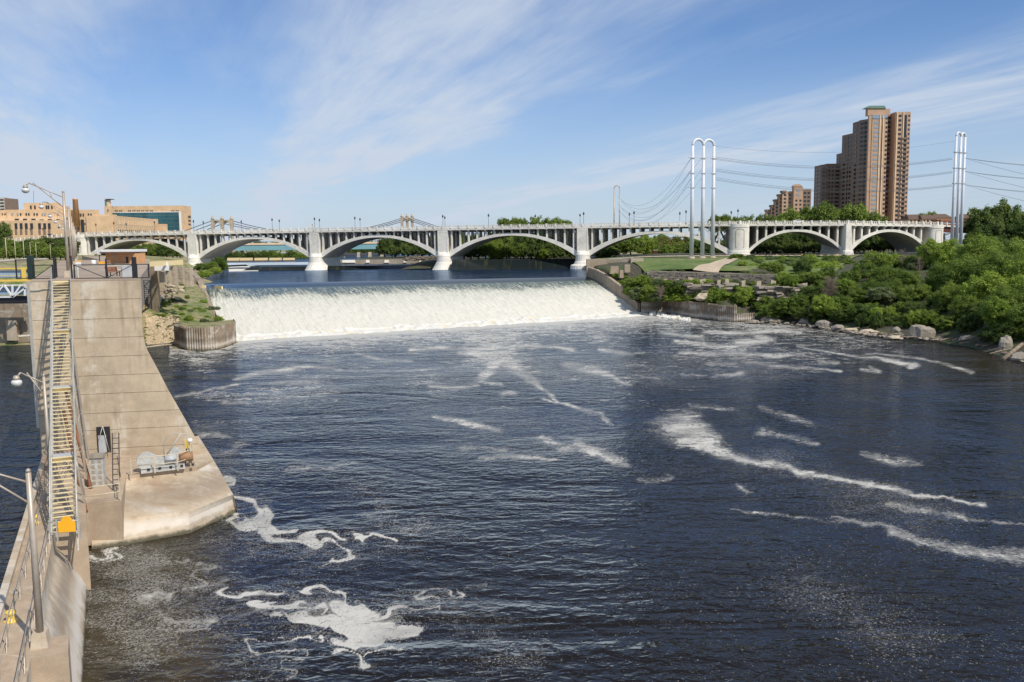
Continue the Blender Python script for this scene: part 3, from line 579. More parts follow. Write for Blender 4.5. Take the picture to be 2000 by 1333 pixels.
def rock(mb, c, rx, ry, rz_, seed, n=16, m=10, planes=9, bottom=True):
    rr = np.random.RandomState(seed); N_ = rr.normal(size=(planes, 3)); N_ /= np.linalg.norm(N_, axis=1)[:, None]; h = rr.uniform(.62, .95, planes); vs = []
    def rad(d):
        k = N_ @ d; q = np.where(k > .05, h / np.maximum(k, .05), 9); return min(1.12, q.min()) * (1 + .03 * math.sin(d[0] * 9 + seed) + .03 * math.sin(d[1] * 11) + .03 * math.sin(d[2] * 13))
    for i in range(m + 1):
        ph = math.pi * i / m
        for k in range(n):
            a = 2 * math.pi * k / n; d = np.array([math.sin(ph) * math.cos(a), math.sin(ph) * math.sin(a), math.cos(ph)]); r = rad(d) + rr.uniform(-.015, .015); vs.append((c[0] + rx * r * d[0], c[1] + ry * r * d[1], c[2] + rz_ * r * d[2]))
    mb.add(vs, [(i * n + k, (i + 1) * n + k, (i + 1) * n + (k + 1) % n, i * n + (k + 1) % n) for i in range(m) for k in range(n)], False); return mb
fp = MB(); r2 = random.Random(31)
for i in range(150):
    u = r2.uniform(1272, 1348); v = 612 + (u - 1272) * .16 + r2.uniform(-6, 5); p = pz(u, v, .1); k = max(.25, 1 - (u - 1272) / 95); blob(fp, tuple(p), r2.uniform(.5, 1.3) * k + .2, r2.uniform(.5, 1.2) * k + .2, r2.uniform(.35, 1.1) * k + .1, i, 8, 5)
fp.build('froth_patch', 'froth', None, 'froth piling up against the sheet piles at the right end of the falls', kind='stuff')
# stub gates at the left end of the crest
for a, b in (((383, 562), (398, 562)), ((408, 563), (430, 564))):
    p0, p1 = pz(a[0] + 12, a[1], 11.0), pz(b[0] + 4, b[1], 11.0)
    MB().bar((p0[0], p0[1], 11.25), (p1[0], p1[1], 11.25), 0.4, 0.8).build('gate_stub', 'pale_yellow', None, 'small yellow gate stub at the left end of the crest' + (', nearer the wall' if a[0] < 390 else ', beside the blue water'), 'gate')

# ------------------------------------------------------------------ terrain
def rbf_height(ctrl, X, Y):
    c = np.array(ctrl, float); D = np.hypot(c[:, None, 0] - c[None, :, 0], c[:, None, 1] - c[None, :, 1])
    A = np.zeros((len(c) + 3,) * 2); A[:len(c), :len(c)] = D; A[:len(c), len(c)] = 1; A[:len(c), len(c) + 1] = c[:, 0]; A[:len(c), len(c) + 2] = c[:, 1]; A[len(c):, :len(c)] = A[:len(c), len(c):].T
    A[:len(c), :len(c)] += np.eye(len(c)) * 0.05
    w = np.linalg.solve(A, np.concatenate([c[:, 2], [0, 0, 0]]))
    Z = w[-3] + w[-2] * X + w[-1] * Y
    for i in range(len(c)): Z = Z + w[i] * np.hypot(X - c[i, 0], Y - c[i, 1])
    return Z, w, c
def rbf_eval(wc, x, y):
    w, c = wc; return float(w[-3] + w[-2] * x + w[-1] * y + np.sum(w[:len(c)] * np.hypot(x - c[:, 0], y - c[:, 1])))
RC = [(150, 60, 0), (127, 100, 0), (108, 140, 0), (98.5, 162, 0), (98, 185, 0), (97, 203, 0), (88, 212, 0), (84, 225, 0), (79.5, 240, 0), (71, 251, 0.3),
      (57.5, 256, 4.6), (64, 256, 4.4), (69, 256, 2.4), (53, 269, 4.4), (43.5, 281, 3.4), (43, 290, 5.0), (36.5, 296, 9.3), (30.5, 306, 14.0),
      (46, 288, 13.4), (58, 282, 13.1), (75, 273, 12.4), (94, 265, 11.8), (48, 283.0, 9.4), (72, 268.5, 9.2), (92, 258, 9.0), (66, 263, 6.2), (80, 251, 4.5), (88, 240, 4.0), (55, 276, 7.5),
      (60, 330, 16.3), (78, 325, 16.4), (70, 300, 14.8), (100, 300, 15.0), (105, 390, 16.5), (150, 385, 16.5), (40, 440, 15.5), (200, 400, 16), (130, 270, 14.5), (130, 230, 13), (115, 215, 9),
      (150, 200, 15), (112, 190, 7), (118, 165, 7), (125, 140, 6.5), (160, 150, 14), (145, 100, 7), (180, 90, 14), (230, 300, 17), (230, 200, 17), (230, 100, 17), (380, 300, 18), (380, 100, 18), (380, 470, 18), (200, 480, 17), (300, 420, 18),
      (50, 245, -3), (62, 243, -3), (72, 238, -3), (75, 215, -3), (84, 200, -3), (84, 165, -3), (90, 140, -3), (105, 105, -3), (125, 60, -3), (42, 262, -3), (33, 280, -3),
      (24, 316, 13.5), (27, 330, 15.2), (24, 380, 15.0), (26, 420, 15.0), (10, 330, 9.0), (10, 380, 9.0), (5, 420, 9.5), (40, 330, 16), (40, 380, 16.0), (10, 470, 15), (30, 480, 15.5)]
gx, gy = np.meshgrid(np.arange(14, 385, 1.6), np.arange(58, 486, 1.6)); gz, w_, c_ = rbf_height(RC, gx, gy); RW = (w_, c_)
gz = gz + 0.9 * vnoise(gx / 9, gy / 9, 3, 5) * np.clip((gz + 1) / 3, 0, 1) * np.where(gy > 285, 0.35, 1.0)
# keep the ground off the falls and the middle pool
ax = (gx - 42.5) / (27.6 - 42.5); side = (gx - (27.6 + 0.42 * (312.5 - gy))); mask = (side < 0.8) & (gy < 313) & (gy > 262)
gz = np.where(mask, np.minimum(gz, -2.0), gz)
_rpx = [(1302, 614), (1334, 619), (1352, 622), (1384, 624.5), (1403, 628), (1437, 630), (1474, 628)]
pile_line = [(41.6, 280.3)] + [tuple(pz(u, v, 0)[:2]) for u, v in _rpx]
def poly_dist(line, gx, gy):
    best = np.full(gx.shape, 1e9); sg = np.zeros(gx.shape)
    for a, b in zip(line[:-1], line[1:]):
        dx, dy = b[0] - a[0], b[1] - a[1]; L2 = dx * dx + dy * dy; t = np.clip(((gx - a[0]) * dx + (gy - a[1]) * dy) / L2, 0, 1)
        d = np.hypot(gx - a[0] - dx * t, gy - a[1] - dy * t); c = dx * (gy - a[1]) - dy * (gx - a[0]); m = d < best; best = np.where(m, d, best); sg = np.where(m, np.sign(c), sg)
    return best, sg
pd_, ps_ = poly_dist(pile_line, gx, gy)
gz = np.where((ps_ > 0) & (pd_ < 22) & (gy > 232) & (gx < 76), np.minimum(gz, np.maximum(3.9 + pd_ * 0.42, 3.9)), gz)
gz = np.where((ps_ <= 0) & (pd_ < 25) & (gx < 71), np.minimum(gz, -2.0), gz); gz = np.where((pd_ < 1.5) & (gx < 72), np.minimum(gz, -1.0), gz)
ml = [(44.5, 286.5), (97, 262.5)]; md, ms = poly_dist(ml, gx, gy)
gz = np.where((md < 10) & ((ms < 0) | (md < 1.3)) & (gx > 44) & (gx < 97), np.minimum(gz, 9.7 - 0.15 * md), gz)
gz = np.where((md < 9) & (ms > 0) & (md > 1.6) & (gx > 44) & (gx < 97), np.maximum(gz, 13.1 - 1.5 * (gx - 44) / 53), gz)
gz = np.where((gx < 28.5 + (gy - 313) * 0.07) & (gy > 311) & (gy < 428), np.minimum(gz, 8.5), gz)
pile_line = []
def right_of(gx, gy, a, b): return (b[0] - a[0]) * (gy - a[1]) - (b[1] - a[1]) * (gx - a[0])
for a, b in zip(pile_line[:-1], pile_line[1:]):
    d = right_of(gx, gy, a, b) / math.hypot(b[0] - a[0], b[1] - a[1]); inb = (gx >= min(a[0], b[0]) - 0.5) & (gx <= max(a[0], b[0]) + 0.5) & (gy > 235) & (gy < 283)
    gz = np.where(inb & (d < 0.6) & (d > -12), np.minimum(gz, -2.0), gz)
grid_obj('right_bank', np.stack([gx, gy, gz], -1).reshape(-1, 3), gx.shape[1], gx.shape[0], 'bank_ground', label='steep rocky right river bank under the shrubs')
def rh(x, y): return rbf_eval(RW, x, y)
def rh2(x, y):
    z = rh(x, y); d = ((x - 44.5) * 0.416 + (y - 286.5) * 0.909)
    return max(z, 13.1 - 1.5 * (x - 44) / 53) if d < 9 else z
# lawn and sandy path on the plateau: slightly above the bank
def drape(name, poly_px, zf, mat, label, dz=0.12, n=40, m=14, kind='structure', yr=None):
    a, b, c, d = poly_px  # near-left, near-right, far-right, far-left world xy
    S, T = np.meshgrid(np.linspace(0, 1, n), np.linspace(0, 1, m))
    X = (a[0] * (1 - S) + b[0] * S) * (1 - T) + (d[0] * (1 - S) + c[0] * S) * T; Y = (a[1] * (1 - S) + b[1] * S) * (1 - T) + (d[1] * (1 - S) + c[1] * S) * T
    Z = np.vectorize(zf)(X, Y) + 0.32 * 0 + dz
    return grid_obj(name, np.stack([X, Y, Z], -1).reshape(-1, 3), n, m, mat, label=label, kind=kind)
drape('lawn', [(46.5, 290.5), (99, 268), (150, 372), (36, 385)], rh2, 'lawn_grass', 'green lawn on the plateau behind the old stone wall', 0.36, 60, 50)
drape('sand_path', [(58.5, 283), (66.0, 279.5), (87.0, 330), (83.5, 332)], rh2, 'sand_path', 'sandy footpath crossing the lawn', 0.62, 10, 40)
drape('gravel_track', [(40, 352), (130, 338), (140, 352), (40, 366)], rh2, 'sand_path', 'pale gravel track below the arches', 0.56, 50, 8)

LC = [(-93, 209, -0.3), (-88, 209.5, 0), (-80, 209, 0), (-93, 214, 2.2), (-84, 214, 2.4), (-92, 221, 5.2), (-83, 222, 5.4), (-77, 206, 2.0), (-72, 206, 5.2), (-70, 203, 5.1), (-76, 214, 5.1), (-70, 212, 5.0),
      (-92, 232, 8.2), (-84, 232, 7.2), (-79, 228, 5.9), (-98, 243, 10.2), (-88, 243, 8.6), (-84, 246, 7.8), (-90, 258, 9.6), (-96, 268, 10.8), (-104, 262, 12.2), (-103, 248, 11.0), (-105, 284, 12.8), (-112, 300, 14.0), (-112, 275, 14.0), (-118, 255, 14.0),
      (-101, 290, 11.0), (-119, 331, 11.0), (-141, 400, 11.0), (-158, 455, 11.0), (-175, 530, 11.0), (-200, 600, 11.0), (-110, 290, 14), (-128, 331, 15.2), (-150, 400, 15.5), (-168, 455, 15.5), (-185, 530, 16), (-140, 331, 16.5), (-165, 400, 17), (-185, 460, 17.5), (-130, 250, 17), (-120, 215, 17), (-100, 215, 8), (-103, 230, 10),
      (-200, 300, 18), (-250, 400, 18.5), (-350, 300, 19), (-350, 600, 19), (-260, 600, 18.5), (-225, 600, 15), (-200, 200, 18), (-350, 200, 18), (-90, 290, 8), (-105, 330, 8), (-125, 400, 8), (-145, 460, 8), (-160, 530, 8), (-70, 195, -3), (-85, 200, -3), (-96, 200, -3), (-66, 206, -2), (-68, 215, -2)]
gx, gy = np.meshgrid(np.arange(-360, -62, 1.5), np.arange(199, 610, 1.5)); gz, w_, c_ = rbf_height(LC, gx, gy); LW = (w_, c_)
gz = gz + 0.5 * vnoise(gx / 6, gy / 6, 8, 5) * np.clip((gz + 1) / 3, 0, 1)
lside = gx - (-99.5 + 0.42 * (283 - gy)); mask = (lside > -1.2) & (gy < 284.5) & (gy > 213) | ((lside > 7) & (gy < 300))
gz = np.where(mask, np.minimum(gz, -2.5), gz)
chamber = gx < (-106.7 - 0.488 * (gy - 210)) + 1.5
gz = np.where(chamber & (gy < 222), -3.0, gz)
grid_obj('left_bank', np.stack([gx, gy, gz], -1).reshape(-1, 3), gx.shape[1], gx.shape[0], 'grass_ground', label='grassy bank between the lock wall and the falls')
def lh(x, y): return rbf_eval(LW, x, y)
flat('river_bed', [(-900, -300), (900, -300), (900, 620), (-900, 620)], -3.2, 'bank_ground', 'river bed')
def ring_ground():
    mb = MB()
    mb.add([(-16000, 1150, 15.5), (16000, 1150, 15.5), (16000, 26000, 15.5), (-16000, 26000, 15.5)], [(0, 1, 2, 3)])
    mb.add([(-16000, 600, 15.4), (-200, 600, 15.4), (-360, 1151, 15.4), (-16000, 1151, 15.4)], [(0, 1, 2, 3)])
    mb.add([(15, 484, 15.45), (16000, 484, 15.45), (16000, 1151, 15.45), (-20, 1151, 15.45)], [(0, 1, 2, 3)])
    mb.add([(380, -300, 17), (16000, -300, 17), (16000, 485, 17), (380, 485, 17)], [(0, 1, 2, 3)])
    mb.add([(-16000, 200, 17), (-355, 200, 17), (-355, 601, 17), (-16000, 601, 17)], [(0, 1, 2, 3)])
    mb.build('far_ground', 'grass_ground', None, 'flat green land behind the city reaching the horizon', kind='structure', org=(0, 0, 0))
ring_ground()
def mound(name, cx, cy, rx, ry, z0, h, label, mat='bank_ground'):
    S, T = np.meshgrid(np.linspace(-1, 1, 40), np.linspace(-1, 1, 30)); r = np.clip(1 - S ** 2, 0, 1) ** .5 * np.clip(1 - T ** 2, 0, 1) ** .5
    Z = z0 - 0.6 + (h + 0.6) * np.clip(r * 1.8, 0, 1) + 0.4 * vnoise(S * 6, T * 6, 4)
    return grid_obj(name, np.stack([cx + S * rx, cy + T * ry, Z], -1).reshape(-1, 3), 40, 30, mat, label=label)
mound('wooded_island', -2, 500, 52, 72, 12.0, 3.2, 'low wooded island behind the middle arches')
mound('wooded_point', -66, 575, 32, 50, 13.8, 1.6, 'wooded point upstream with dark trees')

# dams -------------------------------------------------------------
def dam(name, pts_foot, pts_crest, mat, label):
    vs = [tuple(p) for p in pts_foot] + [tuple(p) for p in pts_crest] + [(p[0], p[1] + 2.0, p[2]) for p in pts_crest] + [(p[0], p[1] + 2.0, p[2] - 6) for p in pts_crest]; n = len(pts_foot); fs = []
    for i in range(n - 1):
        for r in range(3): fs.append((r * n + i, r * n + i + 1, (r + 1) * n + i + 1, (r + 1) * n + i))
    return MB().add(vs, fs).build(name, mat, None, label, 'dam', org=vs[0])
def L3(a, b, n): return [tuple(np.array(a) * (1 - k / (n - 1)) + np.array(b) * k / (n - 1)) for k in range(n)]
f0, f1 = pz(878, 528.5, 11.0), pz(1152, 525.5, 11.0); c0 = py(884, 508.0, f0[1] + 8); c1 = py(1158, 505.5, f1[1] + 8)
dam('dam', L3(f0, f1, 12), L3(c0, c1, 12), 'dam_water', 'dark sloping dam with thin white streams right of the third pier')
de = COL.objects['dam']
for k, (ua, ub, uc, ud) in enumerate(((1052, 1058, 1022, 1034), (1066, 1070, 1040, 1048), (1078, 1086, 1052, 1066), (1096, 1100, 1072, 1078), (1106, 1114, 1082, 1094))):
    y0, y1 = f0[1] + (f1[1] - f0[1]) * (ua - 878) / 274, f0[1] + (f1[1] - f0[1]) * (uc - 878) / 274
    tA, tB, bA, bB = py(ua, 507.6, y0 + 7.6), py(ub, 507.6, y0 + 7.6), py(uc, 526.8, y1 - .3), py(ud, 526.8, y1 - .3); mb = MB(); mb.hexa([bA - np.array([0, 0, .3]), bB - np.array([0, 0, .3]), bB + np.array([0, .5, 0]), bA + np.array([0, .5, 0])], [tA, tB, tB + np.array([0, .5, 0]), tA + np.array([0, .5, 0])]); mb.build('white_stream', 'froth', de)
f0, f1 = pz(470, 530.5, 11.0), pz(868, 524.5, 11.0); c0 = py(490, 521.5, f0[1] + 4); c1 = py(870, 517.5, f1[1] + 4)
dam('sill', L3(f0, f1, 12), L3(c0, c1, 12), 'dam_water', 'long dark low sill crossing behind the two free standing piers')
r_ = random.Random(11)
dmb = MB(); a_, b_ = py(650, 513.5, 503), py(872, 511, 503)
top_a, top_b = py(650, 508.4, 503.5), py(872, 505.8, 503.5)
dmb.hexa([a_ - np.array([0, 0, 1.5]), b_ - np.array([0, 0, 1.5]), b_ + np.array([0, 3, -1.5]), a_ + np.array([0, 3, -1.5])], [top_a, top_b, top_b + np.array([0, 3, 0]), top_a + np.array([0, 3, 0])])
e = empty('rubble_dam', a_, 'low dark dam with white spills behind the second arch', 'dam'); dmb.build('dam_wall', 'dark_stone', e)
for u0, u1 in ((652, 657), (668, 694), (714, 722), (750, 760), (788, 793), (818, 823)):
    p0, p1 = py(u0, 513.6, 502.6), py(u1, 513.4, 502.6); q0, q1 = py(u0 + 1, 508.2, 503.2), py(u1 - 1, 508.0, 503.2)
    MB().hexa([p0, p1, p1 + np.array([0, .8, 0]), p0 + np.array([0, .8, 0])], [q0, q1, q1 + np.array([0, .8, 0]), q0 + np.array([0, .8, 0])]).build('spill', 'froth', e)
# sloping white chute at far left of the middle pool
ch = MB(); A, B, Cc, D = pz(447, 531, 11.15), pz(505, 530, 11.15), py(480, 517.0, 540), py(445, 518.5, 545)
ch.hexa([A, B, Cc - np.array([0, 0, 1.0]), D - np.array([0, 0, 1.0])], [A + np.array([0, 0, .2]), B + np.array([0, 0, .2]), Cc, D]).build('side_chute', 'froth', None, 'small white sloping chute beside the far left shrubs', 'chute')

# ------------------------------------------------------------------ lock wall end (monolith) with its cast lifts
LX = np.array([-0.4386, 0.8987, 0.0])                      # lock axis, going upstream
PA = py(58, 552, 79.5); ZT = float(PA[2])                  # front left top corner
fe = np.array([1, 0.2, 0.0]); fe /= np.linalg.norm(fe); fn = np.array([fe[1], -fe[0], 0.0])
def pf(u, v): return pplane(u, v, PA, fn)
def face_pt(s, z, d=0.0): p = PA + fe * s + fn * d; return np.array([p[0], p[1], z])
prof_px = [(275, 548), (277, 584), (277, 621), (278.5, 650), (286, 680), (306, 717), (331, 765), (356, 808), (381, 853), (404, 900), (412, 915), (425, 945)]
PROF = sorted([(float(pf(u, v)[2]), float(np.dot(pf(u, v) - PA, fe))) for u, v in prof_px])
def s_right(z):
    return float(np.interp(z, [p[0] for p in PROF], [p[1] for p in PROF]))
zj = [ZT] + [float(pf(143, v)[2]) for v in (587, 625, 662, 699, 736, 772, 810, 843, 880)]; zj += [zj[-1] - 1.55, -1.0]
mono = empty('lock_wall', (PA[0], PA[1], 0), 'tall tan concrete lock wall end with stepped joint lines and a flaring right edge', 'wall')
for k in range(len(zj) - 1):
    zt, zb = zj[k], zj[k + 1] + 0.036; n = 4; _sh = fn * (0.012 * k + 0.02 * (k % 2))
    left = [face_pt(0, zb), face_pt(0, zt)]
    right = [face_pt(s_right(zt - (zt - zb) * i / n), zt - (zt - zb) * i / n) for i in range(n + 1)]
    MB().extrude([p + _sh for p in left + right], LX * 156).build('concrete_lift', 'lock_concrete', mono)
core = [face_pt(0.1, -1, -0.1), face_pt(0.1, ZT - 0.1, -0.1)] + [face_pt(s_right(z) - 0.1, z, -0.1) for z in np.linspace(ZT - 0.1, -1, 14)]
MB().extrude(core, LX * 155.6).build('wall_core', 'dark_stone', mono)
# white steel corner strip, left edge
a, b = face_pt(-0.12, 6.6, 0.06), face_pt(-0.12, ZT + 0.1, 0.06); MB().bar(a, b, 0.26, 0.15).build('corner_armour', 'galvanised', mono)
# doorway; a black slab paints the dark of its recess
d0, d1 = pf(189, 834), pf(218, 882); s0, s1 = float(np.dot(d0 - PA, fe)), float(np.dot(d1 - PA, fe)); zd0, zd1 = float(d1[2]), float(d0[2])
dr = MB(); dr.hexa([face_pt(s0, zd0, .19), face_pt(s1, zd0, .19), face_pt(s1, zd0, -.1), face_pt(s0, zd0, -.1)], [face_pt(s0, zd1, .19), face_pt(s1, zd1, .19), face_pt(s1, zd1, -.1), face_pt(s0, zd1, -.1)])
door = dr.build('doorway', 'black_paint', mono)
MB().hexa([face_pt(s0 + .12, zd0, .27), face_pt(s1 - .35, zd0, .27), face_pt(s1 - .35, zd0, .21), face_pt(s0 + .12, zd0, .21)], [face_pt(s0 + .12, zd1 - .8, .27), face_pt(s1 - .35, zd1 - .8, .27), face_pt(s1 - .35, zd1 - .8, .21), face_pt(s0 + .12, zd1 - .8, .21)]).build('door_leaf', 'grey_paint', door)
MB().tube([face_pt(s0 + .6, zd1 + .1, .33), face_pt(s0 + .3, zd1 - 1.0, .65)], .03, 6).tube([face_pt(s0 + .6, zd1 + .1, .33), face_pt(s0 + 1.1, zd0 + .1, .55)], .03, 6).build('door_stay', 'galvanised', door)
# deck on top
deck = MB(); q = [face_pt(0.0, ZT), face_pt(s_right(ZT), ZT)]; 
poly = [q[0], q[1], q[1] + LX * 156, q[0] + LX * 156]
MB().prism([(p[0], p[1]) for p in poly], ZT + 0.01, ZT + 0.14).build('wall_deck', 'deck_concrete', mono)
ZD = ZT + 0.14
jm = MB()
for k in range(1, 22):
    a = q[0] + LX * (k * 6.5); b = q[1] + LX * (k * 6.5); jm.bar((a[0], a[1], ZD + .008), (b[0], b[1], ZD + .008), 0.06, 0.02)
jm.build('deck_joint', 'dark_stone', mono, kind='stuff')

# broad esplanade beyond
_w0 = q[1] + LX * 3.0
es = [_w0, pz(284, 528, ZT), pz(289, 521, ZT), pz(292, 513, ZT), pz(292, 506, ZT), pz(160, 500, ZT), q[1] + LX * 150]
MB().prism([(p[0], p[1]) for p in es], 16.6, ZT).build('esplanade', 'deck_concrete', None, 'paved lock esplanade beyond the fence', kind='structure')
flw = empty('flood_wall', py(306, 562, 226), 'stained old concrete flood wall right of the catwalk', 'wall')
a, b = py(286, 522, 226), py(306, 521, 224); MB().hexa([(a[0], a[1], 6), (b[0], b[1], 6), (b[0] - 4, b[1] + 12, 6), (a[0], a[1] + 12, 6)], [a, b, b + np.array([-4, 12, 0]), a + np.array([0, 12, 0])]).build('wall_slab', 'ruin_stone', flw)

# ------------------------------------------------------------------ sloping apron platform at the foot
plat = empty('platform', pz(300, 1040, 0), 'broad tan concrete platform with a pointed corner jutting into the river', 'platform')
rows = [[pz(u, v, 0) + np.array([0, 0, -1.2]) for u, v in ((179, 1073), (240, 1065), (370, 1042), (458, 1002))],
        [pz(u, v, 0.05) for u, v in ((179, 1072), (240, 1064), (370, 1041), (458, 1001))],
        [pz(u, v, 0.40) for u, v in ((179, 1063), (240, 1055), (368, 1033), (457.5, 992))],
        [pz(u, v, 0.75) for u, v in ((179, 1050), (240, 1043), (369, 1024), (457, 984))],
        [pz(u, v, 1.15) for u, v in ((179, 1036), (240, 1029), (369, 1013), (456, 975))],
        [pz(u, v, 1.65) for u, v in ((179, 1020), (240, 1013), (369.5, 1000), (455.5, 966))],
        [pz(u, v, 3.32) for u, v in ((168, 946), (236, 938), (384, 919.5), (418, 900))]]
def densify(row, k=6):
    out = []
    for a, b in zip(row[:-1], row[1:]): out += [a * (1 - i / k) + b * i / k for i in range(k)]
    return out + [row[-1]]
rows = [densify(r) for r in rows]
R6 = rows[6]; rows = rows[:6] + [rows[5][i] * (1 - t) + R6[i] * t for t in (0,) for i in range(0)] if False else rows
ext = []
top_rows = [[rows[5][i] * (1 - t) + rows[6][i] * t + np.array([0, 0, 0.05 * vnoise(np.array([i * .7]), np.array([t * 5.0]), 6)[0]]) for i in range(len(R6))] for t in np.linspace(0.12, 1, 8)]
allr = rows[:6] + top_rows; nx = len(allr[0]); pm = MB()
# right flank, going back upstream
for i, rr in enumerate(allr):
    pass
vs = [p for rr in allr for p in rr]; pm.add(vs, [(j * nx + i, j * nx + i + 1, (j + 1) * nx + i + 1, (j + 1) * nx + i) for j in range(len(allr) - 1) for i in range(nx - 1)], False)
fl = [rr[-1] for rr in allr]; fl_top = fl[5:]
for a, b in zip(fl_top[:-1], fl_top[1:]): pm.add([a, b, (b[0] + .5, b[1], -1.2), (a[0] + .5, a[1], -1.2)], [(0, 3, 2, 1)])
pm.add([fl[0], fl[2], fl[4], fl[5], (fl[5][0] + .5, fl[5][1], -1.2)], [(0, 4, 3, 2, 1)])
pm.build('apron', 'platform_concrete', plat)
# raised bench along the face
ZB = 3.72
MB().prism([tuple(p[:2]) for p in (rows[6][0], rows[6][-1], rows[6][-1] + LX * 12, rows[6][0] + LX * 12)], 1.0, 3.32).build('rear_slab', 'platform_concrete', plat)
a, b = pz(236, 929, ZB), pz(384, 911, ZB); a2, b2 = pf(236, 895), pf(400, 880)
bp = [(a[0], a[1]), (b[0], b[1]), tuple((b + LX * 9)[:2]), tuple((a + LX * 12)[:2])]
MB().prism(bp, 1.2, ZB).build('bench_slab', 'walk_concrete', plat)
ZU = 3.55
c = [pz(165, 984, ZU), pz(237, 978, ZU)]; bk = c[1] + np.array([-6.2, 16, 0]); bk2 = c[0] + np.array([-9.4, 16, 0])
MB().prism([(p[0], p[1]) for p in (c[0], c[1], bk, bk2)], 0.2, ZU).build('landing_block', 'walk_concrete', plat)

# ------------------------------------------------------------------ guide wall towards the camera
ZG = 4.7
gl0, gl1 = pz(83, 897, ZG), pz(0, 1166, ZG); gr0, gr1 = pz(100, 1066, ZG), pz(51, 1333, ZG)
def extend(p, q, Y): t = (Y - p[1]) / (q[1] - p[1]); r = p + (q - p) * t; return r
GL = [extend(gl0, gl1, Y) for Y in (84, 15)]; GR = [extend(gr0, gr1, Y) for Y in (84, 56.5, 15)]
gw = empty('guide_wall', (gr1[0], gr1[1], 0), 'narrow concrete guide wall walkway running down to the lower left corner', 'wall')
MB().prism([tuple(GL[0][:2]), tuple(GL[1][:2]), tuple(GR[2][:2]), tuple(GR[0][:2])][::-1], -1, ZG).build('walkway_slab', 'walk_concrete', gw)
# curb along the left edge
cl = MB()
off = np.array([.9, .44, 0]) * 0.75
a, b = GL[0], GL[1]; cl.hexa([a, b, b + off * .5, a + off * .5][::1], [p + np.array([0, 0, .3]) for p in (a, b, b + off * .5, a + off * .5)]); cl.build('curb', 'platform_concrete', gw)
for v0, u0 in ((1166, 0), ):
    pass
for Y in (24, 31, 38.2, 45.4, 52.6, 60, 67): # joint lines across the walkway
    a, b = extend(gl0, gl1, Y), extend(gr0, gr1, Y - .5); MB().bar((a[0], a[1], ZG + .006), (b[0], b[1], ZG + .006), .07, .02).build('joint_strip', 'platform_concrete', gw)
# sloping concrete river face with a rounded toe
wt_ = [pz(u, v, 0) for u, v in ((170, 1150), (160, 1333))]; fm = MB(); secs = []
for Y in np.linspace(57.5, 15, 30):
    e0 = extend(gr0, gr1, Y); w0 = extend(wt_[0], wt_[1], Y + 1.2) ; d = w0 - e0; d[2] = 0
    pr = [(0.0, ZG - .02), (0.02, ZG - 1.3), (.10, ZG - 1.5), (.45, 2.25), (.7, 1.35), (.86, .8), (.96, .45), (1.0, .25), (1.02, -.2), (1.02, -1)]
    secs.append([(e0[0] + d[0] * t, e0[1] + d[1] * t, z) for t, z in pr])
n_ = len(secs[0]); fm.add([p for s in secs for p in s], [(j * n_ + i, (j + 1) * n_ + i, (j + 1) * n_ + i + 1, j * n_ + i + 1) for j in range(len(secs) - 1) for i in range(n_ - 1)], True)
fm.build('sloping_face', 'platform_concrete', gw)
# block carrying the stair foot
bt = pz(178, 1152, 0); bl = extend(gr0, gr1, 57.3)
blk = [(bl[0] - .3, bl[1] - 1.4), (bt[0], bt[1]), (bt[0] - 9.5, bt[1] + 19), (bl[0] - 9, bl[1] + 19)]
MB().prism(blk, -1, ZG + .012).build('stair_block', 'walk_concrete', gw)

def railing(name, pts, h, step, label, mat='cream_rail', rails=(1.0, .52), r=.035, cat='railing', group=None, parent=None):
    pts = [np.array(p, float) for p in pts]
    root = empty(name, pts[0], label, cat, group)
    for f in rails:
        MB().tube([p + np.array([0, 0, h * f]) for p in pts], r, 6).build('rail', mat, root)
    me = MB().box((0, 0, h / 2), (r * 2, r * 2, h)).mesh('post'); me.materials.append(MATS[mat])
    for a, b in zip(pts[:-1], pts[1:]):
        L = np.linalg.norm(b - a); n = max(1, int(round(L / step)))
        for i in range(n + (1 if b is pts[-1] else 0)): piece('post', me, root, a + (b - a) * i / n)
    return root
def bent_railing(name, a, b, h, n, label, lean, mat='lamp_pole'):
    root = empty(name, a, label, 'railing'); a = np.array(a, float); b = np.array(b, float); up = np.array([lean[0], lean[1], h])
    for f in (1.0, .55): MB().tube([a + up * f, b + up * f], .028, 6).build('rail', mat, root)
    for i in range(n + 1):
        p = a + (b - a) * i / n; MB().bar(p, p + up, .05).build('post', mat, root)
        if i < n: MB().bar(p + up * .55 + (b - a) / n * .04, p + (b - a) / n * .22, .03).build('brace', mat, root)
    return root
inset = np.array([.9, .44, 0])
bent_railing('walkway_railing', extend(gl0, gl1, 66) + inset * 1.0, extend(gl0, gl1, 26) + inset * 1.0, 1.25, 13, 'long galvanised railing along the left side of the guide wall walkway', (0, 0))
bent_railing('walkway_railing', extend(gr0, gr1, 55.8) - inset * .12, extend(gr0, gr1, 44.3) - inset * .12, 1.25, 5, 'short galvanised railing from the stair foot to the lamp pedestal', (0, 0))
bent_railing('walkway_railing', extend(gr0, gr1, 42.2) - inset * .12, extend(gr0, gr1, 26) - inset * .12, 1.25, 6, 'galvanised railing below the near lamp pedestal in the bottom left corner', (0, 0))
for i, (u, v, lb) in enumerate(((69, 1022, 'yellow mooring bollard beside the foot of the stairs'), (22, 1214, 'yellow mooring bollard on the walkway near the lamp shadow'))):
    p = pz(u, v, ZG); e = empty('bollard', p, lb, 'bollard', 'yellow mooring bollards')
    MB().lathe(p, [(.26, 0), (.26, .06), (.17, .1), (.16, .34), (.24, .4), (.24, .52), (.18, .55)], 14).build('bollard_post', 'yellow_paint', e); MB().lathe(p, [(.32, .0), (.32, .04)], 14).build('base_plate', 'yellow_paint', e)

